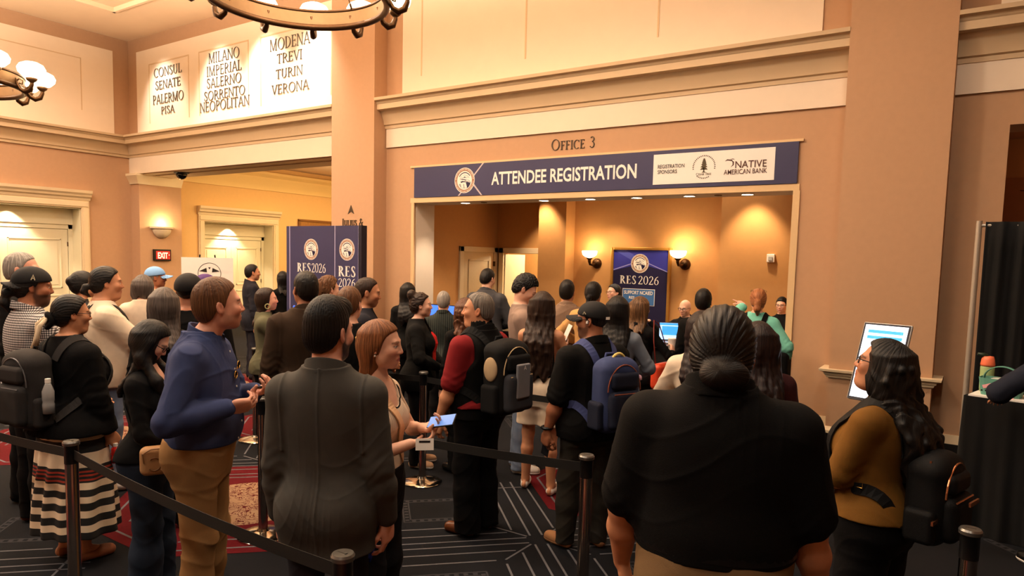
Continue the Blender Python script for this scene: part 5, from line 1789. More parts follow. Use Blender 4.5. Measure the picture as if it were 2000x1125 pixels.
def make_hair(T, hair, root):
    HO, HM, hs, s = T['HO'], T['HM'], T['hs'], T['s']
    HMf = HM.astype(F32)
    st = hair['style']
    th = hair.get('thick', .012)
    m = hair['mat']
    # hairline: lowest z for each y (head coordinates)
    if st in ('short', 'buzz', 'bald'):
        ys, zl = [-.13, -.07, -.045, -.02, -.005, .008, .024, .040, .055, .070, .10], [-.085, -.080, -.060, -.012, .010, -.022, .026, .058, .071, .079, .09]
    elif st == 'crop' or hair.get('hl') == 'crop':  # pulled back, ears free
        ys, zl = [-.13, -.07, -.045, -.02, -.005, .008, .024, .040, .055, .070, .10], [-.10, -.095, -.07, -.012, .010, -.006, .030, .058, .072, .080, .092]
    else:               # covers ears
        ys, zl = [-.13, -.05, .0, .015, .026, .040, .055, .070, .10], [-.16, -.16, -.12, -.05, .028, .058, .074, .084, .095]
    zl = np.array(zl) + hair.get('line', 0.0)
    lift = hair.get('lift', 0.0)
    f = Field()
    sd_k = .5 if st in ('short', 'buzz') else 1.0
    f.ell((0, -.016, .030 + lift * .3), (.0765 + th * sd_k, .098 + th * (.5 + .5 * sd_k), .090 + th + lift), .02)
    if st != 'buzz':
        f.ell((0, -.045, -.02), (.064 + th * sd_k, .062 + th * (.4 + .6 * sd_k), .075), .03)
    if hair.get('quiff'):
        f.ell((0, .055, .092), (.055, .038, .026 + hair['quiff']), .03)
    rough = hair.get('rough', .0015)
    ph = T['seed']

    # strands run out from the crown, or back to the knot when the hair is tied
    tied = st == 'crop'
    wh = np.array((0, -.125, hair['bun'][1] * .6 if hair.get('bun') else -.02)) if tied else np.array((.008, -.045, .125))
    wu, wv = np.array((1.0, 0, 0)), (np.array((0, 0, 1.0)) if tied else np.array((0, 1.0, 0)))

    def strands(q):
        d = q - wh.astype(F32)
        a = np.arctan2(d @ wu, d @ wv)
        r = np.sqrt(np.sum(d * d, 1))
        return (rough * np.clip(r / .05, 0, 1) * (np.sin(a * 38 + 2.2 * np.sin(r * 34 + ph)) + .7 * np.sin(a * 63 + r * 22 + ph))).astype(F32)
    f.warp(strands)

    def cutf(q):
        z0 = np.interp(q[:, 1], ys, zl) + hair.get('part', 0) * q[:, 0]
        return ((z0 - q[:, 2]) * .62).astype(F32)
    f.cut(cutf, .010)
    if st == 'bald': return
    O32 = HO.astype(F32)

    G = Field()
    G._add('u', lambda P: f((P - O32) @ HMf / F32(hs)) * F32(hs), HO - .17 * hs, HO + .17 * hs, .0)
    h2 = lambda p: HO + HM @ (np.array(p, float) * hs)
    if st == 'long':
        L = hair.get('len', .40); w = hair.get('w', .085); dp = hair.get('depth', .055)
        back = np.array((0, 1.0, 0))
        top = h2((0, -.055, .02))
        # hangs down behind the neck and back
        zt, zb = HO[2] + .05 * hs, HO[2] - L * s
        ybk = np.interp(np.linspace(zt, zb, 8), T['zs'], T['tcy'] - T['tb']) - .030 * s
        zz = np.linspace(zb, zt, 8)
        yy = np.interp(zz, T['zs'], T['tcy'] - T['tb']) - dp * .55
        zz = np.linspace(zb, zt, 16)
        yb_ = np.interp(zz, T['zs'], T['tcy'] - T['tb']) - dp * .5
        wq = np.clip((zz - 1.30 * s) / (.24 * s), 0, 1); wq = wq * wq * (3 - 2 * wq)
        yy = yb_ * (1 - wq) + (top[1] + .010) * wq
        yy = np.where(zz < 1.30 * s, np.minimum(yy, np.interp(1.30 * s, zz, yy) + .03), yy)
        aa = np.array([w * hair.get('tip', .75), w * 1.0, w * 1.06, w * 1.06, w * 1.02, w * .98, w * .95, w * .80])
        bb = np.array([dp * .35, dp * .6, dp * .7, dp * .8, dp * .95, dp * 1.15, dp * 1.3, dp])
        z8 = np.linspace(zb, zt, 8)
        G.loft(zz, np.interp(zz, z8, aa), np.interp(zz, z8, bb), yy, .06, cx=np.full(16, top[0]))
        rg = np.random.RandomState(int(ph * 100) + 3)
        sr = .010 + .0025 * min(2, hair.get('wave', 0))
        nst = hair.get('strands', 9)
        wvs = hair.get('wave', 0) * .007 + .0012
        for i in range(nst):
            t = (i + .5) / nst * 2 - 1
            p0_, ph_ = rg.rand() * 6.28, rg.rand() * 6.28
            prev = None
            zl_ = zb + rg.rand() * .06 * s + .012
            for j in range(9):
                zq = zt - .05 * s - (zt - .05 * s - zl_) * j / 8
                hwid = np.interp(zq, z8, aa); hdep = np.interp(zq, z8, bb); yq = np.interp(zq, zz, yy)
                xx = np.clip(t, -.93, .93)
                q = np.array((top[0] + hwid * xx * .96 + wvs * math.sin(zq * 30 + p0_), yq - hdep * math.sqrt(max(0, 1 - xx * xx)) * .92 + wvs * .6 * math.cos(zq * 27 + ph_), zq))
                if prev is not None: G.cone(prev, q, sr * hs * (1 if j < 7 else .75), sr * hs * (1 if j < 6 else .6), .016)
                prev = q
        fr = hair.get('front')
        if fr:   # locks falling in front of the shoulders
            for sd, ln in fr:
                p0 = h2((sd * .078, .005, .0)); p1 = h2((sd * .086, .018, -.10)); p2 = np.array((sd * .115 * s, T['tb'][7] * .75, 1.40 * s)); p3 = np.array((sd * .105 * s, T['tb'][6] + T['tcy'][6] + .02, 1.40 * s - ln))
                G.cone(p0, p1, .026 * hs, .030 * hs, .03); G.cone(p1, p2, .030 * hs, .034 * hs, .03); G.cone(p2, p3, .034 * hs, .016 * hs, .03)
    elif st == 'bob':
        L = hair.get('len', .16)
        G.ell(h2((0, -.035, -.06)), (.094 * hs, .075 * hs, L * hs), .04)
        f_keep = lambda P: ((P - O32) @ HMf[:, 1] - F32(.03 * hs) - np.maximum(F32(0), ((P - O32) @ HMf[:, 2] - F32(.0))) * 2).astype(F32)
        G.cut(f_keep, .01)
    if hair.get('bun'):
        by, bz, br = hair['bun']
        c = h2((hair.get('bun_x', 0), by, bz))
        G.ell(c, np.array((br * 1.05 * hair.get('bun_w', 1), br * .85, br)) * hs, .015)
        G.ell(c + HM @ np.array((br * .35, -.01, br * .3)) * hs, np.array((br * .6, br * .55, br * .5)) * hs, .01)
        G.ell(c + HM @ np.array((-br * .45, -.008, -br * .15)) * hs, np.array((br * .55, br * .5, br * .55)) * hs, .01)
    if hair.get('pony'):
        z0, L, r = hair['pony']
        p = h2((0, -.112, z0)); p1 = p + HM @ np.array((0, -.035, .0)) * hs
        G.cone(h2((0, -.09, z0)), p1, r * .75, r, .015)
        p2 = p1 + np.array((0, -.012, -L * .45)); p3 = np.array((p1[0], p1[1] + .03, p1[2] - L))
        G.cone(p1, p2, r, r * 1.05, .02); G.cone(p2, p3, r * 1.05, r * .35, .02)
    for (p0, p1, r0, r1) in hair.get('locks', []):
        G.cone(h2(p0), h2(p1), r0 * hs, r1 * hs, .02)
    if st in ('long', 'bob') or hair.get('pony'):
        frq = hair.get('wave', 0)

        def sw(P):
            a = P[:, 0] * 95 + P[:, 1] * 60 + frq * np.sin(P[:, 2] * 26 + ph)
            lowm = np.clip((HO[2] + .02 - P[:, 2]) * 12, 0, 1)
            return ((np.sin(a + 1.5 * np.sin(P[:, 2] * 9 + ph)) + .6 * np.sin(a * 1.9 + P[:, 2] * 14)) * (.0011 + .0009 * frq) * lowm).astype(F32)
        G.warp(sw)
        if st == 'long':
            jag = hair.get('jag', .03)
            zb_ = HO[2] - hair.get('len', .40) * s + .03
            G.cut(lambda P: ((zb_ + jag * np.sin(P[:, 0] * 70 + ph) - P[:, 2]) if hair.get('front') is None else np.full(len(P), -1)).astype(F32) * F32(.5))
    V, Q = surface(G, max(.0036, T['vx'] * 1.0))
    ho = fast_mesh('hair', V, Q, m, root)
    q = (V - HO) @ HM / hs - wh
    az = np.arctan2(q @ wu, q @ wv); rr_ = np.linalg.norm(q, axis=1)
    at = ho.data.attributes.new('strand', 'FLOAT_VECTOR', 'POINT')
    at.data.foreach_set('vector', np.stack([np.cos(az) * 17, np.sin(az) * 17, rr_ * 9], 1).astype(np.float32).ravel())


def tubes_on(name, paths, r, material, parent, n=8, closed=False):
    m = MB()
    for p in paths: m.tube(p, r, n, closed)
    return m.build(name, material, parent, smooth=True)


def glasses(T, rgb=(20, 16, 14), w=.026, hh=.018, thin=.0022, dy=.0, z=.0, lens=None, name='glasses', tilt=0.0):
    h2 = T['head2p']
    paths = []
    for sd in (-1, 1):
        ring = []
        for a in np.arange(20) * 2 * math.pi / 20:
            c, q = math.cos(a), math.sin(a)
            k = (abs(c) ** 3 + abs(q) ** 3) ** (-1 / 3)
            ring.append(h2((sd * .033 + w * c * k, .100 + dy - .010 * abs(sd * .033 + w * c * k) / .06, z + hh * q * k + tilt * 0)))
        paths.append(ring)
    fr = mat('glasses frame %d %d %d' % rgb, rgb, .3, noise=0)
    m = MB()
    for p in paths: m.tube(p, thin * T['hs'], 6, True)
    m.tube([h2((-.008, .103 + dy, z + .004)), h2((0, .106 + dy, z + .007)), h2((.008, .103 + dy, z + .004))], thin, 6)
    for sd in (-1, 1):
        m.tube([h2((sd * .059, .092 + dy, z + .008)), h2((sd * .074, .075 + dy, z + .008)), h2((sd * .082, .0, z + .008)), h2((sd * .082, -.02, z - .008))], thin, 6)
    g = m.build(name, fr, T['root'], smooth=True)
    if lens:
        m = MB()
        for p in paths:
            c = sum(np.array(q) for q in p) / len(p)
            m.add([c] + list(p), [(0, i + 1, (i + 1) % len(p) + 1) for i in range(len(p))])
        m.build('lens', lens, g)
    return g


def cap(T, m, brim_dir=0.0, band=None, name='cap', z0=.030, puff=.0, brim=True, bz=.034):
    HO, HM, hs = T['HO'], T['HM'], T['hs']
    HMf = HM.astype(F32); O32 = HO.astype(F32)
    f = Field()
    f.ell((0, -.016, .034), (.094, .115, .100 + puff), .01)
    f.cut(lambda q: (F32(z0) + q[:, 1] * F32(.16) - q[:, 2]).astype(F32), .006)
    if brim:
        a = math.radians(brim_dir)
        Mb = np.array(((math.cos(a), math.sin(a), 0), (-math.sin(a), math.cos(a), 0), (0, 0, 1)), F32)

        def br(q):
            q = q @ Mb.T
            u = q[:, 0] / F32(.082); v = (q[:, 1] - F32(.085)) / F32(.098)
            d = (np.sqrt(u * u + v * v) - 1) * F32(.08)
            zc = F32(bz) - F32(6.0) * q[:, 0] ** 2 - (q[:, 1] - F32(.1)) * F32(.12)
            return np.maximum(np.maximum(d, np.abs(q[:, 2] - zc) - F32(.0052)), F32(.045) - q[:, 1]).astype(F32)
        f._add('u', br, (-.2, -.2, -.02), (.2, .2, .07), .004)
    G = Field(); G._add('u', lambda P: f((P - O32) @ HMf / F32(hs)) * F32(hs), HO - .22 * hs, HO + .22 * hs, 0)
    V, Q = surface(G, max(.0036, T['vx']))
    o = fast_mesh(name, V, Q, m, T['root'])
    return o


def world_pt(T, p):
    c, s_ = math.cos(T['rz']), math.sin(T['rz'])
    return np.array((T['at'][0] + c * p[0] - s_ * p[1], T['at'][1] + s_ * p[0] + c * p[1], p[2]))


def snap(T, p, off=.012, field=None):
    """push a point onto the clothing surface"""
    F_ = field or T['shirt']
    p = np.array(p, float)
    for _ in range(14):
        P = np.array([p, p + (.004, 0, 0), p - (.004, 0, 0), p + (0, .004, 0), p - (0, .004, 0), p + (0, 0, .004), p - (0, 0, .004)], F32)
        d = F_(P)
        g = np.array((d[1] - d[2], d[3] - d[4], d[5] - d[6])) / .008
        L = np.linalg.norm(g)
        if L < .2: break
        g = g / L
        st = float(np.clip(d[0] - off, -.03, .03))
        p = p - g * st
    P = np.array([p, p + (.004, 0, 0), p - (.004, 0, 0), p + (0, .004, 0), p - (0, .004, 0), p + (0, 0, .004), p - (0, 0, .004)], F32)
    d = F_(P); g = np.array((d[1] - d[2], d[3] - d[4], d[5] - d[6])); g /= np.linalg.norm(g) + 1e-9
    return p, g


def draped(T, pts, w, material, name, parent, off=.009, n=40, th=.006):
    """band following the clothes through the given person-space points"""
    pts = [np.array(p, float) * T['s'] for p in pts]
    seg = np.cumsum([0] + [np.linalg.norm(pts[i + 1] - pts[i]) for i in range(len(pts) - 1)])
    t = np.linspace(0, seg[-1], n)
    C_ = np.array([[np.interp(q, seg, [p[k] for p in pts]) for k in range(3)] for q in t])
    for _ in range(3): C_[1:-1] = (C_[:-2] + 2 * C_[1:-1] + C_[2:]) / 4
    P, N_ = [], []
    for p in C_:
        q, g = snap(T, p, off)
        P.append(q); N_.append(g)
    P = np.array(P); N_ = np.array(N_)
    for _ in range(2): P[1:-1] = (P[:-2] + 2 * P[1:-1] + P[2:]) / 4; N_[1:-1] = N_[:-2] + 2 * N_[1:-1] + N_[2:]
    m = MB(); m.ribbon(list(P), N_, w, th)
    return m.build(name, material, parent, smooth=False)


def backpack(T, label, m, m2=None, w=.30, h=.44, d=.16, z=1.16, y=None, strap_mat=None, pocket=True, trim=None, m3=None, x=0.0, straps=True, cat='backpack', tilt=0.0):
    s = T['s']
    r = empty('backpack', (T['at'][0], T['at'][1], 0), label, cat, rotz=T['rz'])
    yb = -(np.interp(z * s, T['zs'], T['tb']) - np.interp(z * s, T['zs'], T['tcy'])) - .035
    yc = yb - d / 2 if y is None else y
    c = np.array((x, yc, z * s))
    vs = max(.005, T['vc'])
    f = Field(); f.box(c, (w / 2, d / 2, h / 2), .065, .02)
    f.ell(c + np.array((0, .0, h * .40)), (w * .40, d * .46, h * .16), .05)
    f.warp(lambda P: (wob(P, T['seed'], 16, 30) * F32(.006)).astype(F32))
    V, Q = surface(f, vs); fast_mesh('pack', V, Q, m, r)
    if pocket:
        f = Field(); f.box(c + np.array((0, -d * .52, -h * .16)), (w * .40, d * .24, h * .27), .04, .02); f.warp(lambda P: (wob(P, T['seed'] + 2, 18, 33) * F32(.004)).astype(F32))
        V, Q = surface(f, vs); fast_mesh('front_pocket', V, Q, m2 or m, r)
        f = Field(); f.box(c + np.array((0, -d * .52, h * .24)), (w * .36, d * .14, h * .12), .03, .02)
        V, Q = surface(f, vs); fast_mesh('upper_pocket', V, Q, m3 or m2 or m, r)
        for sd in (-1, 1):
            f = Field(); f.box(c + np.array((sd * w * .5, 0, -h * .25)), (.03, d * .36, h * .20), .025, .02)
            V, Q = surface(f, vs); fast_mesh('side_pocket', V, Q, m3 or m2 or m, r)
    mm = MB()
    zz = c + np.array((0, -d * .56, 0))
    arc = [c + np.array((w * .43 * math.cos(a), -d * .50, h * .10 + h * .36 * math.sin(a))) for a in np.linspace(0, math.pi, 16)]
    mm.tube(arc, .004, 6)
    if pocket: mm.tube([c + np.array((w * .40 * q, -d * .70, h * .07)) for q in np.linspace(-.85, .85, 8)], .0045, 6)
    mm.build('zipper', trim or mat('grey zipper', (90, 90, 94), .4, metal=.4, noise=0), r)
    mm = MB(); mm.tube([c + np.array((-.045, d * .38, h * .47)), c + np.array((-.03, d * .38, h * .47 + .05)), c + np.array((.03, d * .38, h * .47 + .05)), c + np.array((.045, d * .38, h * .47))], .009, 8); mm.build('carry_handle', strap_mat or m, r, smooth=True)
    if straps:
        for sd in (-1, 1):
            top = (sd * .075, yc / s + d * .4, z + h * .42 / s)
            bot = (sd * .13, yc / s + d * .35, z - h * .40 / s)
            draped(T, [top, (sd * .105, -.06, 1.49), (sd * .115, .0, 1.50), (sd * .125, .10, 1.38), (sd * .135, .14, 1.24), (sd * .175, .05, 1.12), (sd * .165, -.08, 1.06), bot], .052, strap_mat or m, 'shoulder_strap', r)
    T['pack_c'] = c; T['pack'] = r
    return r


def phone(T, label, p, d, n, rgb=(14, 14, 16), screen=None, size=(.036, .075)):
    """flat phone held at person-space p, long axis d, face normal n"""
    d = np.array(d, float); d /= np.linalg.norm(d); n = np.array(n, float); n = n - d * d.dot(n); n /= np.linalg.norm(n); l = np.cross(d, n)
    o = empty('phone', (T['at'][0], T['at'][1], 0), label, 'phone', rotz=T['rz'])
    m = MB(); m.obox(p, l * size[0], d * size[1], n * .004); bevel(m.build('phone_case', mat('phone %d' % rgb[0], rgb, .25, noise=0), o), .003)
    m = MB(); q = np.array(p) + n * .0045; m.obox(q, l * (size[0] - .003), d * (size[1] - .004), n * .0008); m.build('screen', screen or mat('dark glass', (8, 8, 10), .08, noise=0), o)
    return o
# ------------------------------------------------------------------ people waiting in the queue
def cl(name, rgb, rough=.85, **k):
    k.setdefault('noise', .12); k.setdefault('nscale', 18); k.setdefault('bump', .22); k.setdefault('bscale', 420); k.setdefault('spec', .15)
    return mat(name, rgb, rough, **k)


C_BLACK = cl('black cotton', (14, 13, 13), spec=.1)
C_BLACK2 = cl('black knit', (13, 12, 13), spec=.1)
C_BLKPANT = cl('black trousers cloth', (12, 11, 12), spec=.1)
C_CHAR = cl('charcoal suit cloth', (68, 66, 62), bscale=700)
C_BROWNS = cl('dark brown suit cloth', (52, 38, 27))
C_NAVYS = cl('dark navy suit cloth', (28, 28, 36))
C_BLUE = cl('blue chambray', (52, 62, 98), bscale=900)
C_KHAKI = cl('khaki chino', (142, 106, 66))
C_JEAN = cl('dark blue denim', (34, 44, 60), bscale=900)
C_LJEAN = cl('light denim', (110, 124, 148))
C_CREAMC = cl('cream cotton', (226, 204, 178))
C_RIB = bands('beige ribbed knit', 'X', 95.0, [(196, 170, 142), (218, 194, 168)], .35)
C_RED = cl('dark red cotton', (118, 24, 28))
C_TAUPE = cl('taupe jersey', (138, 116, 104))
C_TAUPE2 = cl('taupe tweed', (120, 98, 82))
C_TAN = cl('tan coat cloth', (196, 148, 92))
C_MUST = cl('mustard brown knit', (104, 70, 24))
C_MINT = cl('mint sweatshirt', (120, 196, 176))
C_OLIVE = cl('olive blouse', (84, 82, 62))
C_GREYJ = cl('dark grey jacket', (62, 62, 66))
C_NAVYT = cl('dark navy jersey', (28, 32, 44))
C_GREYP = cl('light grey slacks', (150, 142, 138))
C_OLIVP = cl('dark olive trousers', (44, 40, 34))
C_CHECK = bands('black and white gingham', 'check', 62.0, [(226, 220, 216), (120, 114, 114), (22, 20, 22)])
C_STRIPE = bands('dark striped shirt cloth', 'X', 42.0, [(30, 34, 32), (62, 68, 62)], .78)
C_MAROON = cl('dark maroon chiffon', (58, 26, 28))
C_GREYSL = cl('grey blue jersey', (108, 116, 128))
C_WHITEC = cl('white shirt cotton', (226, 222, 218))
C_FLORAL = mat('black and grey print blouse', (34, 34, 38), .8, noise=.9, nscale=34)
HB = hair_mat('black hair', (10, 9, 9), (26, 22, 20))
HDB = hair_mat('dark brown hair', (28, 18, 13), (52, 34, 24))
HBR = hair_mat('brown hair', (66, 42, 26), (112, 74, 46))
HAU = hair_mat('auburn hair', (88, 52, 30), (150, 94, 56))
HGR = hair_mat('grey hair', (96, 90, 84), (168, 160, 152))
HSP = hair_mat('salt and pepper hair', (70, 64, 58), (138, 128, 118))
HGB = hair_mat('greying brown hair', (58, 50, 46), (104, 94, 88))
HHL = hair_mat('highlighted brown hair', (38, 25, 17), (128, 92, 60))
HRB = hair_mat('copper brown hair', (120, 66, 34), (186, 122, 78))
S_BRN = mat('brown leather shoe', (96, 52, 26), .3)
S_TANS = mat('tan suede shoe', (150, 104, 66), .8)
S_WHT = mat('off white shoe leather', (226, 216, 206), .5)
S_BLK = mat('black shoe leather', (14, 13, 13), .35)
M_GOLD = mat('rose gold hardware', (206, 140, 100), .25, metal=.9, noise=0)
M_GOLDY = mat('gold hardware', (214, 170, 90), .25, metal=.9, noise=0)
M_DGLASS = mat('dark lens', (26, 18, 14), .06, noise=0)
M_SCREEN = emis('phone screen glow', (84, 128, 200), .75)
M_SCREENB = emis('blue phone glow', (30, 90, 255), 2.2)


def hr(style, m, rgb=(14, 12, 11), **k):
    return dict(style=style, mat=m, rgb=rgb, **k)


def tp(m, sleeve=.75, hem=.88, **k):
    return dict(mat=m, sleeve=sleeve, hem=hem, **k)


def bt(kind, m, **k):
    return dict(kind=kind, mat=m, **k)


PANT = bt('pants', C_BLKPANT)

# ---- front row, left to right
T = person('tall grey-haired man in black shirt at the left edge behind the gingham shirt', (-6.24, 2.42), 106, 1.955, skin='rosy', head=(0, -4, 0), g=1.05,
           hair=hr('short', HGR, (120, 112, 104), thick=.006, line=.006), browc=(110, 90, 76), top=tp(C_BLACK, 1.9, .86, collar=1), bottom=PANT, shoes=dict(mat=S_BLK))
T = person('man in black and white gingham shirt wearing a black cap backwards', (-5.58, 2.23), 72, 1.85, skin='brown', head=(-20, -4, 0), g=1.26, fat=.8, belly=.5,
           hair=hr('crop', HB, pony=(-.05, .16, .028)), beard=.8, arms=dict(R='fold', L='fold'),
           top=tp(C_CHECK, 1.95, .84, collar=1), bottom=bt('pants', C_BLKPANT, wide=1.1), shoes=dict(mat=S_BRN))
c_ = cap(T, mat('black cap cloth', (16, 15, 17), .8), 180, bz=.022, z0=.026)
h2 = T['head2p']
m = MB()
for (ux_, uz_, sz) in ((.0, .062, .020),):
    a0 = h2((.0975, -.0, .058)); m.tube([h2((.0965, -.016, .046)), h2((.094, -.006, .080)), h2((.0965, .004, .046))], .004, 6)
m.tube([h2((.097, -.011, .057)), h2((.097, -.001, .057))], .0035, 6)
m.build('cap_emblem', mat('beige embroidery', (196, 184, 156), .7), c_)

T = person('woman in black poncho top and striped ribbon skirt carrying a grey backpack', (-4.76, 2.115), 58, 1.70, 'f', skin='tan', head=(-22, -2, 0), g=1.28, fat=.3,
           arms=dict(R=dict(w=(.22, .09, .84), hint=(.6, -1, 0), d=(.0, .6, -.8), n=(-1, 0, 0), curl=.5), L='hip'),
           hair=hr('crop', HB, bun=(-.125, -.045, .034)), top=tp(C_BLACK2, 1.8, .875, flare=.05, arm_ease=.03, ease=.02),
           bottom=bt('skirt', ramp_z('black skirt with cream bands and red stripes', [(0, (18, 16, 16))] + [q for z in (.25, .337, .426, .510) for q in ((z, (226, 204, 174)), (z + .042, (18, 16, 16)))] + [q for z in (.565, .590, .615) for q in ((z, (150, 44, 24)), (z + .013, (18, 16, 16)))] + [(.645, (226, 204, 174)), (.735, (18, 16, 16)), (.81, (214, 190, 158)), (.86, (18, 16, 16))]), hem=.205, flare=1.30, waist=.93), shoes=dict(mat=mat('nude sandal', (150, 92, 62), .6), low=True))
glasses(T, (60, 20, 16))
h2 = T['head2p']
m = MB(); m.tube([h2((.045 * math.cos(a), -.122 - .02 * abs(math.sin(a)), -.045 + .045 * math.sin(a))) for a in np.arange(16) * math.pi / 8], .016, 8, True); m.build('scrunchie', C_BLACK, T['root'], smooth=True)
m = MB()
for q in (((.02, -.15, -.03), (.035, -.19, -.08), (.03, -.20, -.15), (.01, -.205, -.20)), ((-.03, -.15, -.03), (-.06, -.185, -.07), (-.05, -.19, -.13), (-.09, -.19, -.19), (-.10, -.20, -.24))):
    m.tube([h2(p) for p in q], [.013, .016, .014, .018, .022][:len(q)], 8)
m.build('hair_tassel', mat('cream yarn', (226, 202, 168), .9, bump=.5), T['root'], smooth=True)
bp_ = backpack(T, 'dark grey backpack on the woman in the striped skirt, clear bottle in its side pocket', cl('dark grey pack cloth', (44, 42, 42)), w=.31, h=.46, d=.17, z=1.16, x=-.06)
m = MB(); c = T['pack_c']; bc = (c[0] + .20, c[1] + .0, c[2] - .12)
bo = empty('water_bottle', (T['at'][0], T['at'][1], 0), 'clear water bottle with white cap in the grey backpack pocket', 'bottle', rotz=T['rz'])
m.lathe([(.0, 0), (.032, .005), (.033, .06), (.030, .075), (.033, .09), (.033, .14), (.018, .18), (.014, .19)], bc, 16); m.build('bottle_body', mat('clear plastic', (150, 150, 150), .08, noise=0), bo, smooth=True)
m = MB(); m.lathe([(.016, .19), (.016, .215), (.0, .218)], bc, 14); m.build('bottle_cap', M_WHITE, bo)
W = T['joints']['R'][2]
bo = empty('red_bottle', (T['at'][0], T['at'][1], 0), 'small red drink bottle hanging below the ribbon skirt woman\'s hand', 'bottle', rotz=T['rz'])
m = MB(); m.lathe([(.0, 0), (.026, .004), (.028, .04), (.022, .05), (.028, .06), (.026, .095), (.012, .11)], (W[0] + .02, W[1] + .03, W[2] - .20), 16); m.build('bottle_body', mat('red label plastic', (196, 26, 20), .3), bo, smooth=True)
m = MB(); m.lathe([(.014, .11), (.014, .13), (.0, .132)], (W[0] + .02, W[1] + .03, W[2] - .20), 14); m.build('bottle_cap', M_WHITE, bo)

T = person('dark-haired woman in black top looking down, beige crossbody bag at her hip', (-3.84, 2.11), 112, 1.60, 'f', skin='fair', head=(12, -34, 0), g=1.10, bustc=1.1,
           arms=dict(R=dict(w=(.10, .22, .98), hint=(.8, -.6, -.4), d=(-.6, .8, .1), n=(0, -1, .2), curl=.5), L='fold'),
           hair=hr('long', HB, len=.34, front=[(1, .10), (-1, .06)], w=.09, thick=.012), top=tp(C_BLACK2, 1.95, .93, neck_drop=.085, vee=.075, neck=.10, ease=.008, wr=.003),
           bottom=bt('pants', C_JEAN, wide=1.05, cuff=.105), shoes=dict(mat=S_BLK))
glasses(T, (26, 16, 14), hh=.017)
bag = empty('crossbody_bag', (T['at'][0], T['at'][1], 0), 'beige leather crossbody camera bag with tassel at the dark-haired woman\'s hip', 'bag', rotz=T['rz'])
f = Field(); bcx = np.array((.235, .155, .885)); Mb = rotm(-68)
f.box(bcx, (.115, .04, .078), .035, .0, M=Mb.T); V, Q = surface(f, .005); M_BAG = mat('beige leather', (176, 132, 88), .45, noise=.08, bump=.1, bscale=300)
fast_mesh('bag_body', V, Q, M_BAG, bag)
loc = lambda p: bcx + Mb @ np.array(p)
m = MB(); m.tube([loc((-.095, .042, .0)), loc((-.10, .043, .05)), loc((-.06, .043, .071)), loc((.06, .043, .071)), loc((.10, .043, .05)), loc((.095, .042, 0))], .004, 6); m.build('piping', mat('dark tan piping', (130, 90, 54), .5), bag)
m = MB(); m.tube([loc((.01, .045, .07)), loc((.0, .052, .03))], .004, 6); m.lathe([(.008, 0), (.012, -.02), (.016, -.07), (.0, -.07)], loc((.0, .055, .03)), 10); m.build('tassel', M_BAG, bag)
m = MB(); m.tube([loc((.045 + .03 * math.cos(a), .042, -.01 + .035 * math.sin(a))) for a in np.linspace(.8, 5.6, 16)], .0045, 6); m.build('stitched_ring', mat('dark tan piping', (130, 90, 54), .5), bag)
m = MB(); m.tube([loc((-.115, 0, .05)), loc((-.135, 0, .08)), loc((-.15, .0, .12))], .006, 6); m.build('clasp', M_GOLDY, bag)
draped(T, [(.24, .10, .97), (.20, -.06, 1.10), (.10, -.13, 1.28), (-.02, -.12, 1.40), (-.09, -.05, 1.445), (-.10, .02, 1.44)], .022, M_BELT, 'bag_strap', bag)

T = person('man in blue button-up shirt and khaki trousers looking at the line, phone in hand', (-3.29, 2.08), 108, 1.865, skin='rosy', head=(27, 4, 0), g=1.16, belly=.35, lean=.3, hunch=.35, nose=1.1,
           arms=dict(R=dict(w=(.17, .165, 1.16), hint=(.6, -1, -.4), d=(-.45, .85, .05), n=(-.6, -.3, .5), curl=.55, thumb=.7), L=dict(w=(-.03, .235, 1.20), hint=(-.8, -.4, -.6), d=(.5, .7, .2), n=(.3, -.2, 1), curl=.7, thumb=.8)),
           hair=hr('short', HBR, (84, 56, 36), thick=.011, lift=.004), beard=.35, browc=(96, 62, 40),
           top=tp(C_BLUE, 1.97, .965, tuck=1, collar=1, buttons=1, ease=.016, arm_ease=.016, wr=.0055, cuff=1.2), bottom=bt('pants', C_KHAKI, wide=1.02, wr=.006), shoes=dict(mat=S_BRN))
Wl = T['joints']['L'][2]
phone(T, 'black phone held level by the man in the blue shirt', Wl + np.array((.05, .085, .035)), (.3, .95, .12), (-.1, -.12, 1))
q = snap(T, (.02, .18, 1.345 * T['s']), .006)[0]
m = MB()
for k, dz in ((0, 0), (1, -.05)):
    c0 = q + np.array((-.03 * 1 + .048 * k - .01, .006, dz * .9 - .01))
    m.tube([c0 + np.array((.024 * math.cos(a), .002, .019 * math.sin(a))) for a in np.arange(18) * math.pi / 9], .0022, 6, True)
m.tube([q + np.array((-.016, .008, -.018)), q + np.array((-.006, .008, -.03))], .0022, 6)
sg = m.build('sunglasses', M_GOLDY, T['root'])
m = MB()
for k, dz in ((0, 0), (1, -.05)):
    c0 = q + np.array((-.03 + .048 * k - .01, .006, dz * .9 - .01)); P_ = [c0 + np.array((.023 * math.cos(a), .002, .018 * math.sin(a))) for a in np.arange(18) * math.pi / 9]
    m.add(P_, [tuple(range(18))])
m.build('lens', M_DGLASS, sg)

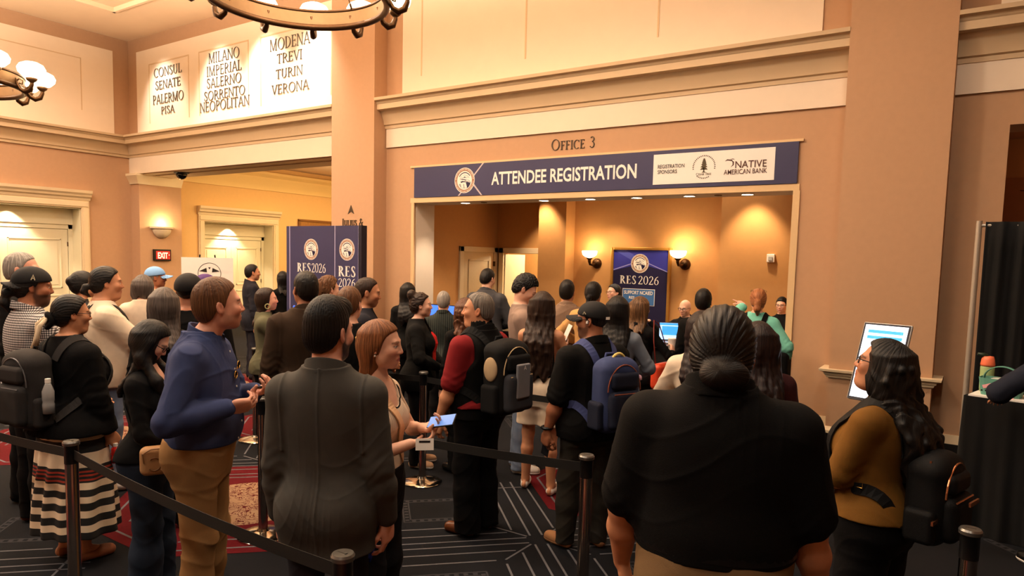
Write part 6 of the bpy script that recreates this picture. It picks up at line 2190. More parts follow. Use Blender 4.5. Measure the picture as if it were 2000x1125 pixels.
T = person('man in charcoal grey blazer seen from behind in front, black hair and beard', (-2.22, 1.97), 18, 1.805, skin='rosy', head=(-24, -2, 0), g=.96, chest=1.0,
           arms=dict(R=dict(w=(.235, .05, .83), hint=(.1, -1, 0), d=(.0, .12, -1), n=(-1, .3, 0), curl=.42), L=dict(w=(-.225, .05, .83), hint=(-.1, -1, 0), d=(0, .12, -1), n=(1, .3, 0), curl=.4)),
           hair=hr('short', HB, thick=.009, lift=.016, quiff=.020, rough=.0012, line=-.004), beard=.95,
           top=tp(C_CHAR, 1.93, .745, ease=.020, arm_ease=.020, pad=.012, seam=1, collar=1, collar_h=.034, wr=.0022, name='blazer', hem_wave=.002), bottom=bt('pants', C_NAVYS), shoes=dict(mat=S_BLK), lod=.95)
m = MB(); m.ribbon([(.13, -.01, .80), (.165, .02, .77), (.175, .06, .74), (.17, .09, .71)], [(1, -.2, 0)] * 4, .09, .006); m.build('shirt_tail', cl('royal blue cotton', (26, 52, 170)), T['root'])

T = person('woman with long auburn hair in beige ribbed top holding a phone and a card', (-2.37, 2.42), 116, 1.69, 'f', skin='fair', head=(8, -3, 2), g=.97, bustc=1.12,
           arms=dict(R=dict(w=(.05, .19, 1.16), hint=(1, -.6, -.4), d=(-.75, .65, .0), n=(-.1, -.5, .9), curl=.35, thumb=.6), L=dict(w=(-.10, .19, 1.205), hint=(-1, -.3, -.8), d=(.05, .95, .22), n=(.4, -.1, .9), curl=.65, thumb=.8)),
           hair=hr('long', HAU, (104, 62, 34), len=.30, w=.070, depth=.05, tip=.85, thick=.009, line=-.006, hl='crop', lip=(190, 92, 86)), browc=(96, 60, 38),
           top=tp(C_RIB, .55, 1.0, neck_drop=.075, vee=.07, neck=.098, ease=.005, arm_ease=.006, wr=.0022), bottom=bt('pants', cl('black denim', (22, 22, 25), bscale=900), waist=1.02, wide=1.05), shoes=dict(mat=S_WHT))
h2 = T['head2p']
m = MB()
for k in range(6): m.lathe([(.0, -.012), (.010, -.006), (.012, .004), (.0, .012)], h2((.035 - .006 * (k % 2), -.092 - .012 * (k % 3), .045 - .018 * (k // 2))), 10)
m.tube([h2((.05, -.075, .05)), h2((.045, -.105, .03)), h2((.04, -.115, .0)), h2((.045, -.095, -.02))], .008, 8)
m.build('hair_claw', mat('golden claw clip', (214, 166, 84), .35), T['root'], smooth=True)
m = MB(); m.lathe([(.0, -.006), (.006, 0), (.0, .006)], h2((.084, -.006, -.046)), 10); m.build('earring', mat('pearl', (240, 226, 210), .2, noise=0), T['root'], smooth=True)
q = []
m = MB()
for k in range(40):
    a = -2.35 + 4.7 * k / 39
    p = snap(T, (.098 * math.sin(a), .02 + .075 * math.cos(a), (1.43 - .085 * (math.cos(a) + 1) / 2) * T['s']), .002)[0]
    q.append(p)
m.tube(q[3:-3], .0035, 6); m.build('neckline_trim', C_BLACK, T['root'])
draped(T, [(.11, -.09, 1.36), (.11, -.04, 1.43), (.105, .03, 1.435), (.08, .11, 1.35), (.03, .165, 1.25), (-.03, .16, 1.14), (-.09, .12, 1.04)], .045, mat('peach strap webbing', (226, 178, 134), .7), 'bag_strap', T['root'], off=.006)
Wl, Wr = T['joints']['L'][2], T['joints']['R'][2]
phone(T, 'phone with lit screen held out by the auburn-haired woman', Wl + np.array((.03, .115, .050)), (.15, .95, .22), (.55, -.3, .75), screen=M_SCREEN)
o = empty('id_card', (T['at'][0], T['at'][1], 0), 'white card pinched in the auburn-haired woman\'s right hand', 'card', rotz=T['rz'])
m = MB(); p = Wr + np.array((.025, .085, .012)); cn = np.array((.88, .38, .28)); cn /= np.linalg.norm(cn); cu_ = np.array((-.4, .9165, 0)); cv_ = np.cross(cn, cu_)
m.obox(p, cu_ * .042, cv_ * .027, cn * .0008); m.build('card', M_WHITE, o)
m = MB(); m.obox(p + cn * .001 + cv_ * .012, cu_ * .026, cv_ * .005, cn * .0004); m.build('dark_print', M_INKB, o)

# ---- middle of the queue
T = person('grey-haired man in black vest over red shirt wearing a black and beige backpack', (-2.97, 4.03), 312, 1.75, skin='tan', head=(36, 2, 0), g=1.20, belly=.6, fat=.7, nose=1.25,
           arms=dict(L=dict(w=(-.29, .10, .86), hint=(-.4, -1, 0), d=(0, .2, -1), n=(1, .2, 0), curl=.5)),
           hair=hr('short', HSP, (96, 86, 76), thick=.009, line=.004), browc=(60, 46, 38), top=tp(C_RED, .88, .95, collar=1, arm_ease=.026, collar_mat=C_BLACK), bottom=bt('pants', C_BLKPANT, wide=1.2, cuff=.095), shoes=dict(mat=S_BRN))
V_ = Field()
zz = T['zs']; k = zz > .80 * T['s']
V_.loft(zz[k], T['ta'][k] + .034, T['tb'][k] + .034, T['tcy'][k], .03)
for sd in (1, -1): V_.cone((sd * .03, T['tcy'][8], 1.43), (sd * (T['sh'] - .06), T['tcy'][8], 1.392), .070, .060, .05)
V_.cone((0, T['tcy'][-1], 1.46), (0, T['tcy'][-1] + .01, 1.545), .085, .082, .02)
V_.warp(lambda P: (wob(P, 2.2, 13, 26) * F32(.006)).astype(F32))
for sd in (1, -1): V_.cut(lambda P, sd=sd: (F32(sd) * P[:, 0] - F32(T['sh'] - .035) + np.maximum(0, 1.30 - P[:, 2]) * F32(-.6)).astype(F32), .01)
V_.cone((0, T['tcy'][-1], 1.48), (0, T['tcy'][-1] + .02, 1.66), .070, .086, .006, 's')
V_.cut(lambda P: (F32(.87) - P[:, 2]).astype(F32))
vv, qq = surface(V_, T['vc']); fast_mesh('vest', vv, qq, C_BLACK, T['root'])
T['shirt'] = V_
m = MB(); W = T['joints']['L'][2]; m.tube([W + np.array((.033 * math.cos(a), .033 * math.sin(a), .03)) for a in np.arange(16) * math.pi / 8], .009, 6, True); m.obox(W + np.array((-.036, 0, .03)), np.array((.004, 0, 0)), np.array((0, .018, 0)), np.array((0, 0, .016))); m.build('watch', M_BLACK, T['root'])
M_PB = cl('black pack cloth', (20, 20, 21)); M_PG = cl('beige pack panel', (180, 156, 122))
bp_ = backpack(T, 'black backpack with beige and grey panels on the man in the vest', M_PB, cl('grey pack panel', (52, 53, 58)), w=.34, h=.50, d=.20, z=1.17, trim=mat('beige piping', (186, 160, 120), .6), m3=M_PB)
c = T['pack_c']
for q, nm in (((.17, .0, .08), 'beige_panel'), ((-.17, .0, .08), 'beige_panel'), ((-.17, .0, -.13), 'beige_panel')):
    f = Field(); f.ell(c + np.array(q), (.020, .060, .085), 0); vv, qq = surface(f, .006); fast_mesh(nm, vv, qq, M_PG, bp_)
f = Field(); f.box(c + np.array((0, -.150, .0)), (.07, .012, .12), .01, 0); vv, qq = surface(f, .006); fast_mesh('grey_panel', vv, qq, cl('light grey pack panel', (120, 120, 124)), bp_)
m = MB(); sans_line(m, 'A', c + np.array((-.0, -.163, .08)), (-1, 0, 0), (0, 0, 1), (0, -1, 0), .03, .03); m.build('pack_logo', M_WHITE, bp_)

T = person('woman with waist-long dark hair in black sleeveless top and cream shorts', (-3.06, 5.06), 14, 1.725, 'f', skin='tan', head=(0, 0, 0), g=.98,
           arms=dict(R=dict(w=(.17, .22, .98), hint=(.9, -.8, -.2), d=(-.6, .8, 0), n=(0, -1, .2), curl=.5), L='fold'), legs=dict(L=(-.03, .09), R=(.03, -.03)),
           hair=hr('long', HDB, (28, 20, 16), len=.64, w=.125, depth=.062, tip=.7, thick=.014, wave=1.2), top=tp(C_BLACK, 0, .98, strap=.80, neck=.09, ease=.006), bottom=bt('shorts', C_CREAMC, waist=1.03, hem=.60, wide=1.45, ease=.02, cuff=.12, name='shorts'), shoes=dict(mat=S_WHT, low=True))
m = MB()

T = person('man in black cap and black polo with a blue backpack, facing left', (-2.17, 4.25), 322, 1.715, skin='brown', head=(34, 0, 0), g=1.30, belly=.5, fat=.6,
           arms=dict(L=dict(w=(-.31, .08, .83), hint=(-.4, -1, 0), d=(.05, .25, -1), n=(1, .1, 0), curl=.55)), beard=.7,
           hair=hr('buzz', HB, thick=.004), top=tp(C_BLACK, .92, .82, collar=1, arm_ease=.026, ease=.016), bottom=bt('pants', C_OLIVP, wide=1.1), shoes=dict(mat=S_TANS, sole=mat('gum sole', (120, 84, 52), .7)), legs=dict(L=(-.02, .10)))
c_ = cap(T, mat('black cap cloth', (16, 15, 17), .8), 0, bz=.030, z0=.026)
h2 = T['head2p']
m = MB(); m.obox(h2((-.03, -.125, .022)), np.array((.016, 0, 0)), np.array((0, .002, 0)), np.array((0, 0, .009))); m.build('cap_badge', M_WHITE, c_)
m = MB(); m.tube([h2((-.095, .01, .045)), h2((-.098, .02, .062)), h2((-.094, .03, .045))], .004, 6); m.build('cap_emblem', mat('beige embroidery', (196, 184, 156), .7), c_)
glasses(T, (14, 12, 12))
m = MB(); m.lathe([(.0, 0), (.009, .004), (.008, .02), (.0, .022)], h2((-.088, .0, -.02)), 8); m.build('earbud', M_WHITE, T['root'])
W = T['joints']['L'][2]
m = MB(); m.tube([W + np.array((.034 * math.cos(a), .034 * math.sin(a), .03)) for a in np.arange(16) * math.pi / 8], .011, 6, True); m.build('watch', M_BLACK, T['root'])
phone(T, 'phone hanging in the left hand of the man in the black cap', W + np.array((.03, .05, -.11)), (0, .25, -1), (1, .1, 0), rgb=(30, 30, 34))
M_PBL = cl('slate blue pack cloth', (52, 62, 98)); M_PND = cl('dark navy pack cloth', (28, 32, 48))
bp_ = backpack(T, 'slate blue and navy backpack on the man in the black cap', M_PBL, M_PND, w=.31, h=.47, d=.18, z=1.15, strap_mat=cl('slate blue strap', (62, 70, 112)), trim=mat('copper zipper', (150, 84, 60), .4, metal=.4, noise=0))
m = MB(); c = T['pack_c']; m.tube([c + np.array((.0 + .05 * math.cos(a), -.02, .235 + .045 * math.sin(a))) for a in np.linspace(0, math.pi, 10)], .010, 8); m.build('yellow_scarf', cl('pale yellow cloth', (214, 190, 112)), bp_, smooth=True)
m = MB(); m.lathe([(.0, 0), (.018, .006), (.014, .03), (.0, .04)], c + np.array((.15, -.06, .10)), 10); m.build('pink_charm', mat('pink charm', (220, 170, 196), .4), bp_, smooth=True)

T = person('large man in black polo and khakis seen from behind, dark hair in a low bun', (-0.64, 2.13), 4, 1.91, drop=.055, skin='tan', head=(2, -2, 0), g=1.15, chest=1.0, belly=.7, fat=.6,
           arms=dict(L=dict(w=(-.285, .12, .88), hint=(-.25, -1, 0), d=(.2, .35, -1), n=(1, .2, 0), curl=.5), R=dict(w=(.295, .12, .86), hint=(.25, -1, 0), d=(-.2, .3, -1), n=(-1, .2, 0), curl=.5)),
           hair=hr('crop', hair_mat('very dark brown hair', (12, 9, 8), (28, 20, 16)), (22, 16, 13), thick=.013, lift=.004, bun=(-.122, -.045, .044), bun_x=.012, rough=.0012, bun_w=1.4), top=tp(C_BLACK, .82, 1.02, collar=1, collar_h=.036, arm_ease=.030, ease=.020, wr=.003, tuck=1), bottom=bt('pants', cl('dark khaki twill', (108, 84, 56)), ease=.02, waist=1.07, belt=M_BLACK), shoes=dict(mat=S_BLK), lod=1.1)
h2 = T['head2p']

T = person('woman in mustard brown top with long wavy black hair and glasses by the tablet kiosk', (-0.33, 3.52), 292, 1.675, 'f', skin='olive', head=(18, 14, 0), g=1.34, fat=.4, bustc=1.05,
           arms=dict(L=dict(w=(-.06, .25, 1.02), hint=(-1, -.5, -.6), d=(.8, .5, 0), n=(0, -1, .2), curl=.5), R='fold'),
           hair=hr('long', HB, len=.52, w=.125, depth=.08, tip=.85, thick=.016, wave=3.0, jag=.05, line=.002), top=tp(C_MUST, .92, .95, neck=.075, ease=.010, arm_ease=.016), bottom=bt('pants', C_BLKPANT, wide=1.25, cuff=.12), shoes=dict(mat=S_BLK))
glasses(T, (16, 13, 13), hh=.016)
M_PBK = cl('black nylon pack', (13, 13, 14), .6)
bp_ = backpack(T, 'black backpack with rose gold buckles on the woman in mustard', M_PBK, w=.27, h=.37, d=.17, z=1.07, trim=M_GOLD)
c = T['pack_c']
m = MB()
for q, l in (((-.09, -.02, .175), .03), ((.09, -.02, .175), .03), ((0, -.152, .02), .05), ((-.135, -.06, -.06), .04)):
    m = MB(); m.obox(c + np.array(q), np.array((l, 0, 0)), np.array((0, .004, 0)), np.array((0, 0, .009))); m.build('rose_gold_buckle', M_GOLD, bp_)
p = snap(T, (-.20, .03, 1.13 * T['s']), .018)[0]
m = MB(); m.tube([p + np.array(q) for q in ((0, -.015, -.015), (0, .015, -.015), (0, .015, .015), (0, -.015, .015))], .003, 6, True); m.build('strap_ring', M_GOLDY, bp_)

T = person('person in dark navy top and grey slacks leaning over the draped table at right edge', (0.56, 5.86), 322, 1.72, 'f', skin='tan', head=(10, -20, 0), g=1.15, hunch=1.2,
           arms=dict(L=dict(w=(-.22, .34, 1.12), hint=(-1, -.2, -.4), d=(.3, .9, -.2), n=(0, 0, -1), curl=.3), R='hip'), hair=hr('short', HDB, (34, 22, 16)), top=tp(C_NAVYT, 1.2, .80, ease=.02, arm_ease=.03), bottom=bt('pants', C_GREYP, hem=.16, cuff=.085, wide=1.15), shoes=dict(mat=S_BLK, sole=M_WHITE, low=True))

# ---- behind, right half
T = person('woman with messy high bun in black blazer over red top, in profile', (-4.38, 5.01), 98, 1.655, 'f', skin='fair', head=(6, 2, 0), g=1.12, arms=dict(R='hip', L='hip'),
           hair=hr('crop', HDB, (40, 26, 20), bun=(-.098, .105, .056), rough=.004), top=tp(C_BLACK, 1.9, .80, ease=.022, arm_ease=.02, neck_drop=.10, vee=.05, name='blazer'), bottom=PANT, shoes=dict(mat=mat('beige sneaker', (190, 150, 116), .6), sole=M_WHITE))
m = MB()
pts = [snap(T, (x_, .2, z_), .006)[0] for x_, z_ in ((-.02, 1.36), (-.005, 1.28), (.0, 1.18), (.0, 1.08), (.0, .98))]
m.ribbon(pts, [(0.3, 1, .1)] * 5, .075, .01); m.build('red_top', cl('bright red jersey', (206, 40, 40)), T['root'])
T = person('woman with long black hair standing by the white jamb, back turned', (-6.00, 6.62), 8, 1.665, 'f', hair=hr('long', HB, len=.45, w=.10, thick=.014), top=tp(C_BLACK, 1.9, .85), bottom=PANT, lod=1.1)
T = person('grey-haired man in dark striped shirt from behind', (-5.09, 6.22), 4, 1.61, skin='fair', g=1.1, hair=hr('short', HGR, (130, 124, 118), thick=.010), top=tp(C_STRIPE, 1.9, .84, collar=1), bottom=PANT, lod=1.1)
T = person('man in dark grey jacket with black hair bent toward the counter', (-5.36, 7.45), 24, 1.86, skin='fair', head=(-14, -16, 0), g=1.12, hair=hr('short', HB, thick=.010), top=tp(C_GREYJ, 1.9, .84, ease=.022, collar=1, pad=.01), bottom=PANT, arms=dict(R='hip', L='hip'), lod=1.1)
T = person('woman with wavy brown hair half hidden behind the man in the vest', (-3.93, 5.12), 336, 1.62, 'f', skin='fair', hair=hr('long', hair_mat('wavy brown hair', (50, 28, 18), (104, 62, 38)), len=.36, w=.12, depth=.07, thick=.018, wave=3, rough=.004), top=tp(C_BLACK, 1.9, .86), bottom=PANT)
T = person('young man with thick black hair in taupe T-shirt looking down', (-3.52, 5.48), 84, 1.85, skin='fair', head=(-8, -32, 0), arms=dict(R='phone', L='phone'), hair=hr('short', HB, thick=.013, lift=.008, line=-.006, rough=.004), top=tp(C_TAUPE, .9, .86, arm_ease=.026, neck=.06), bottom=bt('pants', C_LJEAN), shoes=dict(mat=S_WHT, sole=M_WHITE))
o = empty('paper_sheet', (T['at'][0], T['at'][1], 0), 'white paper sheet the young man in taupe is reading', 'paper', rotz=T['rz'])
m = MB(); m.obox((0.0, .40, 1.28), np.array((.10, 0, 0)), np.array((0, .05, .12)), np.array((0, -.0012, .0006))); m.build('sheet', M_WHITE, o)
T = person('man in taupe tweed blazer with short black hair from behind', (-3.82, 6.84), 6, 1.77, skin='tan', head=(-8, 0, 0), g=1.05, hair=hr('short', HB, thick=.013, lift=.006), top=tp(C_TAUPE2, 1.9, .78, ease=.02, pad=.012, collar=1, seam=1, name='blazer'), bottom=PANT, lod=1.1)
T = person('woman in tan coat with low black ponytail and shoulder strap', (-3.40, 6.66), 14, 1.775, 'f', skin='tan', head=(-6, 0, 0), hair=hr('crop', HB, pony=(-.04, .15, .024)), top=tp(C_TAN, 1.9, .72, ease=.022, arm_ease=.02, collar=1, pad=.01, name='coat'), bottom=PANT, arms=dict(L=dict(w=(-.20, .2, 1.1), hint=(-1, -.3, -.3), d=(.6, .6, 0), n=(0, -1, 0), curl=.5), R='hip'), g=1.15, lod=1.1)
draped(T, [(.12, -.12, 1.0), (.12, -.13, 1.2), (.12, -.08, 1.42), (.12, .02, 1.44), (.13, .12, 1.30), (.15, .12, 1.0)], .035, M_BELT, 'bag_strap', T['root'])
T = person('smiling woman in glasses behind the counter beside the framed poster', (-4.25, 8.96), 232, 1.68, 'f', skin='fair', head=(0, 2, 4), hair=hr('crop', HB, bun=(-.12, -.02, .03)), top=tp(C_BLACK, 1.9, .86, collar=1), bottom=PANT, arms=dict(R='hip', L='hip'), lod=.95)
glasses(T, (40, 20, 18))
T = person('woman with long straight black hair and grey-blue sleeves from behind', (-2.55, 5.46), 8, 1.70, 'f', skin='tan', hair=hr('long', HB, len=.42, w=.105, depth=.06, thick=.014), top=tp(C_GREYSL, 1.9, .88, arm_ease=.018), bottom=bt('pants', C_JEAN), arms=dict(R='hip', L='hip'))
bp_ = backpack(T, 'black backpack with dark red trim on the woman with grey-blue sleeves', C_BLACK, cl('dark red pack panel', (64, 18, 28)), w=.28, h=.40, d=.15, z=1.12)
T = person('woman with highlighted brown hair in black top holding a coffee cup', (-2.79, 6.50), 30, 1.65, 'f', skin='fair', head=(-10, 0, 0), hair=hr('long', HHL, (80, 52, 32), len=.30, w=.105, depth=.06, thick=.014, rough=.003), top=tp(C_BLACK2, 1.9, .86), bottom=PANT,
           arms=dict(R=dict(w=(.24, .30, 1.16), hint=(1, -.4, -1), d=(-.3, .5, .7), n=(-1, .2, .1), curl=.6), L='hip'))
W = T['joints']['R'][2]
o = empty('paper_cup', (T['at'][0], T['at'][1], 0), 'white paper coffee cup in the highlighted-hair woman\'s hand', 'cup', rotz=T['rz'])
m = MB(); m.lathe([(.0, 0), (.030, 0), (.041, .105), (.0, .105)], W + np.array((-.055, .085, .02)), 18); m.build('cup_body', M_WHITE, o)
m = MB(); m.lathe([(.043, .105), (.043, .115), (.036, .122), (.0, .122)], W + np.array((-.055, .085, .02)), 18); m.build('lid', M_WHITE, o)
o = empty('handbag', (T['at'][0], T['at'][1], 0), 'orange red leather handbag hanging beside the woman with highlighted hair', 'bag', rotz=T['rz'])
f = Field(); f.box((.28, -.02, .90), (.06, .15, .13), .05, 0); vv, qq = surface(f, .008); fast_mesh('bag_body', vv, qq, mat('orange red leather', (196, 62, 34), .45), o)
m = MB(); m.tube([(.27, -.13, 1.0), (.22, -.10, 1.25), (.18, -.04, 1.44), (.20, .03, 1.40), (.25, .08, 1.2), (.28, .11, 1.0)], .0055, 8); m.build('bag_handle', mat('dark red strap leather', (110, 34, 26), .5), o, smooth=True)
m = MB(); m.lathe([(.0, 0), (.014, 0), (.014, .05), (.0, .05)], (.345, -.06, .98), 10); m.build('metal_clasp', M_GOLDY, o)
T = person('bald man in glasses behind the laptop, reaching his arm left', (-3.13, 8.74), 212, 1.53, skin='fair', head=(6, -10, 0), g=1.05, arms=dict(R=dict(w=(.42, .30, 1.42), hint=(.2, -.2, -1), d=(.7, .6, .1), n=(0, 0, -1), curl=.4), L='hip'), hair=hr('bald', HGR, (140, 130, 122)), browc=(120, 110, 104), top=tp(C_BLACK, 1.9, .86, collar=1), bottom=PANT, lod=.95)
glasses(T, (24, 20, 20))
T = person('dark-haired person in black at the counter, head just above the big man\'s', (-2.35, 7.09), 10, 1.73, skin='brown', hair=hr('short', HB, thick=.015, lift=.004), top=tp(C_BLACK, 1.9, .84), bottom=PANT, lod=1.1)
T = person('woman in cream top with long dark hair left of the big man\'s head', (-1.46, 4.40), 16, 1.69, 'f', skin='fair', hair=hr('long', hair_mat('plum dark hair', (20, 13, 13), (42, 28, 27)), len=.40, w=.085, depth=.06, thick=.012, wave=.8), top=tp(C_CREAMC, 1.0, .86, arm_ease=.02), bottom=PANT, arms=dict(R='hip', L='hip'))
T = person('woman with long dark hair and maroon shawl right of the big man\'s head', (-1.03, 4.10), 350, 1.665, 'f', skin='tan', hair=hr('long', hair_mat('plum dark hair', (20, 13, 13), (42, 28, 27)), len=.46, w=.125, depth=.07, thick=.018, wave=.8), top=tp(C_MAROON, 1.9, .86, arm_ease=.03), bottom=PANT)
T = person('woman in mint sweatshirt with sunglasses on her copper hair, pointing left', (-1.99, 7.83), 12, 1.735, 'f', skin='rosy', head=(10, 0, 0), g=1.12,
           arms=dict(L=dict(w=(-.20, .22, 1.56), hint=(-1, .2, -1), d=(-.75, .5, .4), n=(0, 0, -1), curls=[.1, .8, .9, .9]), R=dict(w=(.28, .10, .92), hint=(1, -.6, 0), d=(0, .4, -1), n=(-1, 0, 0), curl=.4)),
           hair=hr('crop', HRB, (128, 76, 44), thick=.014, pony=(-.02, .15, .034)), top=tp(C_MINT, 1.85, .86, ease=.022, arm_ease=.03), bottom=bt('pants', C_LJEAN))
glasses(T, (44, 26, 20), dy=-.03, z=.098, lens=M_DGLASS, name='sunglasses')
bp_ = backpack(T, 'small black backpack with ring handle on the woman in mint', C_BLACK, w=.24, h=.30, d=.12, z=1.20)
o = empty('shoulder_bag', (T['at'][0], T['at'][1], 0), 'black shoulder bag hanging at the right hip of the woman in mint', 'bag', rotz=T['rz'])
f = Field(); f.box((.30, .02, .92), (.06, .14, .16), .05, 0); vv, qq = surface(f, .008); fast_mesh('bag_body', vv, qq, C_BLACK, o)
draped(T, [(.24, .0, 1.05), (.16, -.13, 1.2), (0, -.13, 1.38), (-.11, -.03, 1.44), (-.1, .1, 1.35), (.08, .16, 1.15), (.2, .13, 1.02)], .02, mat('brown strap', (74, 36, 28), .6), 'bag_strap', o)
T = person('woman in dark-framed glasses peeking from behind the right jamb', (-2.21, 9.95), 196, 1.57, 'f', skin='fair', head=(0, -4, 0), hair=hr('short', HB, thick=.014, line=-.012), top=tp(C_BLACK, 1.9, .86), bottom=PANT, lod=.95)
glasses(T, (16, 14, 14))

# ---- behind, left half
T = person('heavy-set man in cream T-shirt with slicked black hair and black camera strap', (-5.98, 2.93), 84, 1.85, skin='olive', head=(-4, 0, 0), g=1.2, belly=.9, fat=.9,
           arms=dict(R=dict(w=(.10, .40, 1.10), hint=(.9, -.6, -.6), d=(-.4, .9, .1), n=(-1, 0, .2), curl=.6), L='phone'), hair=hr('crop', HB, thick=.012, pony=(-.03, .08, .022)), top=tp(C_CREAMC, .92, .84, arm_ease=.03, ease=.016, neck=.06), bottom=bt('pants', C_LJEAN), shoes=dict(mat=S_WHT))
draped(T, [(.05, -.16, 1.36), (.07, -.10, 1.47), (.09, .0, 1.47), (.08, .12, 1.34), (.04, .22, 1.15), (-.02, .27, 1.0)], .04, M_BELT, 'camera_strap', T['root'])
T = person('dark-haired woman in printed blouse behind the man in the cream T-shirt', (-7.05, 3.24), 78, 1.78, 'f', skin='tan', hair=hr('crop', HB, bun=(-.11, .03, .045)), top=tp(C_FLORAL, 1.9, .86, arm_ease=.02), bottom=PANT, arms=dict(R='chest', L='phone'))
T = person('woman in cream blouse with shoulder-length greying hair from behind', (-7.37, 3.99), 14, 1.73, 'f', skin='fair', hair=hr('long', HGB, (70, 62, 58), len=.16, w=.105, depth=.065, thick=.016), top=tp(C_CREAMC, .95, .82, arm_ease=.035, ease=.025), bottom=PANT, lod=1.1)
T = person('man in light blue cap and tan shirt under the EXIT sign', (-8.45, 4.73), 96, 1.79, skin='brown', head=(4, 0, 0), hair=hr('buzz', HGR, (110, 100, 94), thick=.005), top=tp(cl('tan shirt cotton', (196, 168, 130)), 1.9, .86, collar=1), bottom=PANT, lod=1.0)
cap(T, mat('light blue cap cloth', (122, 164, 212), .8), 0, bz=.030, z0=.026)
T = person('broad man in black cap and black T-shirt from behind, left of the blue shirt', (-5.02, 3.07), 12, 1.82, skin='brown', head=(-6, 0, 0), g=1.28, hair=hr('buzz', HB, thick=.006), top=tp(C_BLACK2, .95, .84, arm_ease=.025), bottom=PANT)
cap(T, mat('black cap cloth', (16, 15, 17), .8), 0, bz=.030, z0=.018)
T = person('woman with long greying hair between the look-down woman and the black cap', (-4.79, 2.74), 6, 1.73, 'f', skin='fair', hair=hr('long', HGB, (70, 62, 58), len=.34, w=.105, depth=.06, thick=.015), top=tp(C_BLACK, 1.9, .86), bottom=PANT)
T = person('person in purple cap behind the broad man in black', (-6.91, 4.42), 66, 1.75, skin='brown', hair=hr('buzz', HB, thick=.006), top=tp(C_BLACK, 1.9, .86), bottom=PANT, lod=1.15)
cap(T, mat('purple cap cloth', (70, 42, 96), .8), 0, bz=.030, z0=.026)
T = person('man in dark navy suit standing before the far cream door', (-9.54, 6.90), 80, 1.815, skin='tan', hair=hr('short', HB, thick=.009), top=tp(C_NAVYS, 1.95, .76, ease=.02, pad=.014, collar=1, name='blazer'), bottom=bt('pants', C_NAVYS), shoes=dict(mat=S_BLK), lod=.95)
T = person('woman in olive blouse with big hoop earrings speaking to her lit phone', (-5.98, 4.49), 92, 1.645, 'f', skin='rosy', head=(2, 2, 0), hair=hr('long', HDB, (36, 22, 18), len=.30, w=.06, depth=.05, bun=(-.06, .075, .045), line=.012), top=tp(C_OLIVE, .7, .84, arm_ease=.03, ease=.018), bottom=PANT,
           arms=dict(R=dict(w=(.07, .22, 1.40), hint=(.9, -.2, -1), d=(-.2, .3, .9), n=(-.8, -.3, .1), curl=.6), L='fold'))
h2 = T['head2p']
m = MB()
for sd in (-1, 1): m.tube([h2((sd * .086, -.004 + .024 * math.cos(a), -.072 + .026 * math.sin(a))) for a in np.arange(14) * math.pi / 7], .006, 6, True)
m.build('earring', mat('pale olive hoop', (170, 160, 110), .4), T['root'], smooth=True)
W = T['joints']['R'][2]
phone(T, 'phone with bright blue screen at the chin of the woman in olive', W + np.array((-.03, .06, .085)), (0, .35, .9), (.75, -.5, .2), screen=M_SCREENB)
T = person('man in dark brown suit with close-cropped hair from behind', (-4.21, 3.51), 352, 1.865, skin='brown', head=(14, 0, 0), g=1.12, hair=hr('short', HB, thick=.009), top=tp(C_BROWNS, 1.9, .76, ease=.02, pad=.014, collar=1, seam=1, name='blazer'), bottom=bt('pants', C_BROWNS))
T = person('young man with curly brown hair and white collar in front of the display panel', (-5.52, 4.89), 62, 1.77, skin='fair', hair=hr('short', HBR, (70, 44, 28), thick=.017, rough=.006, lift=.004), top=tp(C_WHITEC, 1.9, .86, collar=1), bottom=PANT)
T = person('brown-haired man in black jacket from behind, beside the man with the badge', (-3.74, 3.51), 18, 1.77, skin='fair', head=(-6, -4, 0), g=1.05, hair=hr('short', HBR, (70, 46, 30), thick=.010), top=tp(C_BLACK, 1.9, .82, ease=.02, pad=.01), bottom=PANT)
T = person('man in dark navy suit with name badge, in profile before the tan pillar', (-4.46, 4.39), 94, 1.80, skin='tan', head=(4, -8, 0), hair=hr('short', HDB, (34, 24, 18), thick=.008, line=.008), beard=.3, arms=dict(R='hip', L='hip'), top=tp(C_NAVYS, 1.95, .76, ease=.02, pad=.014, collar=1, collar_mat=C_WHITEC, neck_drop=.12, vee=.04, name='blazer'), bottom=bt('pants', C_NAVYS))
pts = [snap(T, (.0, .2, z_), .006)[0] for z_ in (1.44, 1.36, 1.28, 1.2)]
m = MB(); m.ribbon(pts, [(0, 1, .1)] * 4, .09, .01); m.build('shirt_front', C_WHITEC, T['root'])
p = snap(T, (.04, .2, 1.26), .02)[0]
m = MB(); m.obox(p, np.array((.03, .004, 0)), np.array((0, .003, 0)), np.array((0, 0, .05))); m.tube([p + np.array((0, 0, .05)), snap(T, (.05, .12, 1.40), .012)[0], snap(T, (.06, .02, 1.47), .012)[0]], .004, 6); m.build('name_badge', M_WHITE, T['root'])
T = person('dark-haired person in black and white jacket half behind the display panel', (-9.62, 7.55), 340, 1.70, 'f', hair=hr('long', HB, len=.3, w=.10, thick=.014), top=tp(C_BLACK, 1.9, .86), bottom=PANT, lod=1.1)
# ------------------------------------------------------------------ furniture, posts and fittings
chandelier((-5.04, 4.11, 4.19), 'large bronze ring chandelier with glowing bowls at top centre')
chandelier((-10.03, 3.18, 3.86), 'second bronze chandelier with glowing bowls at the left edge')

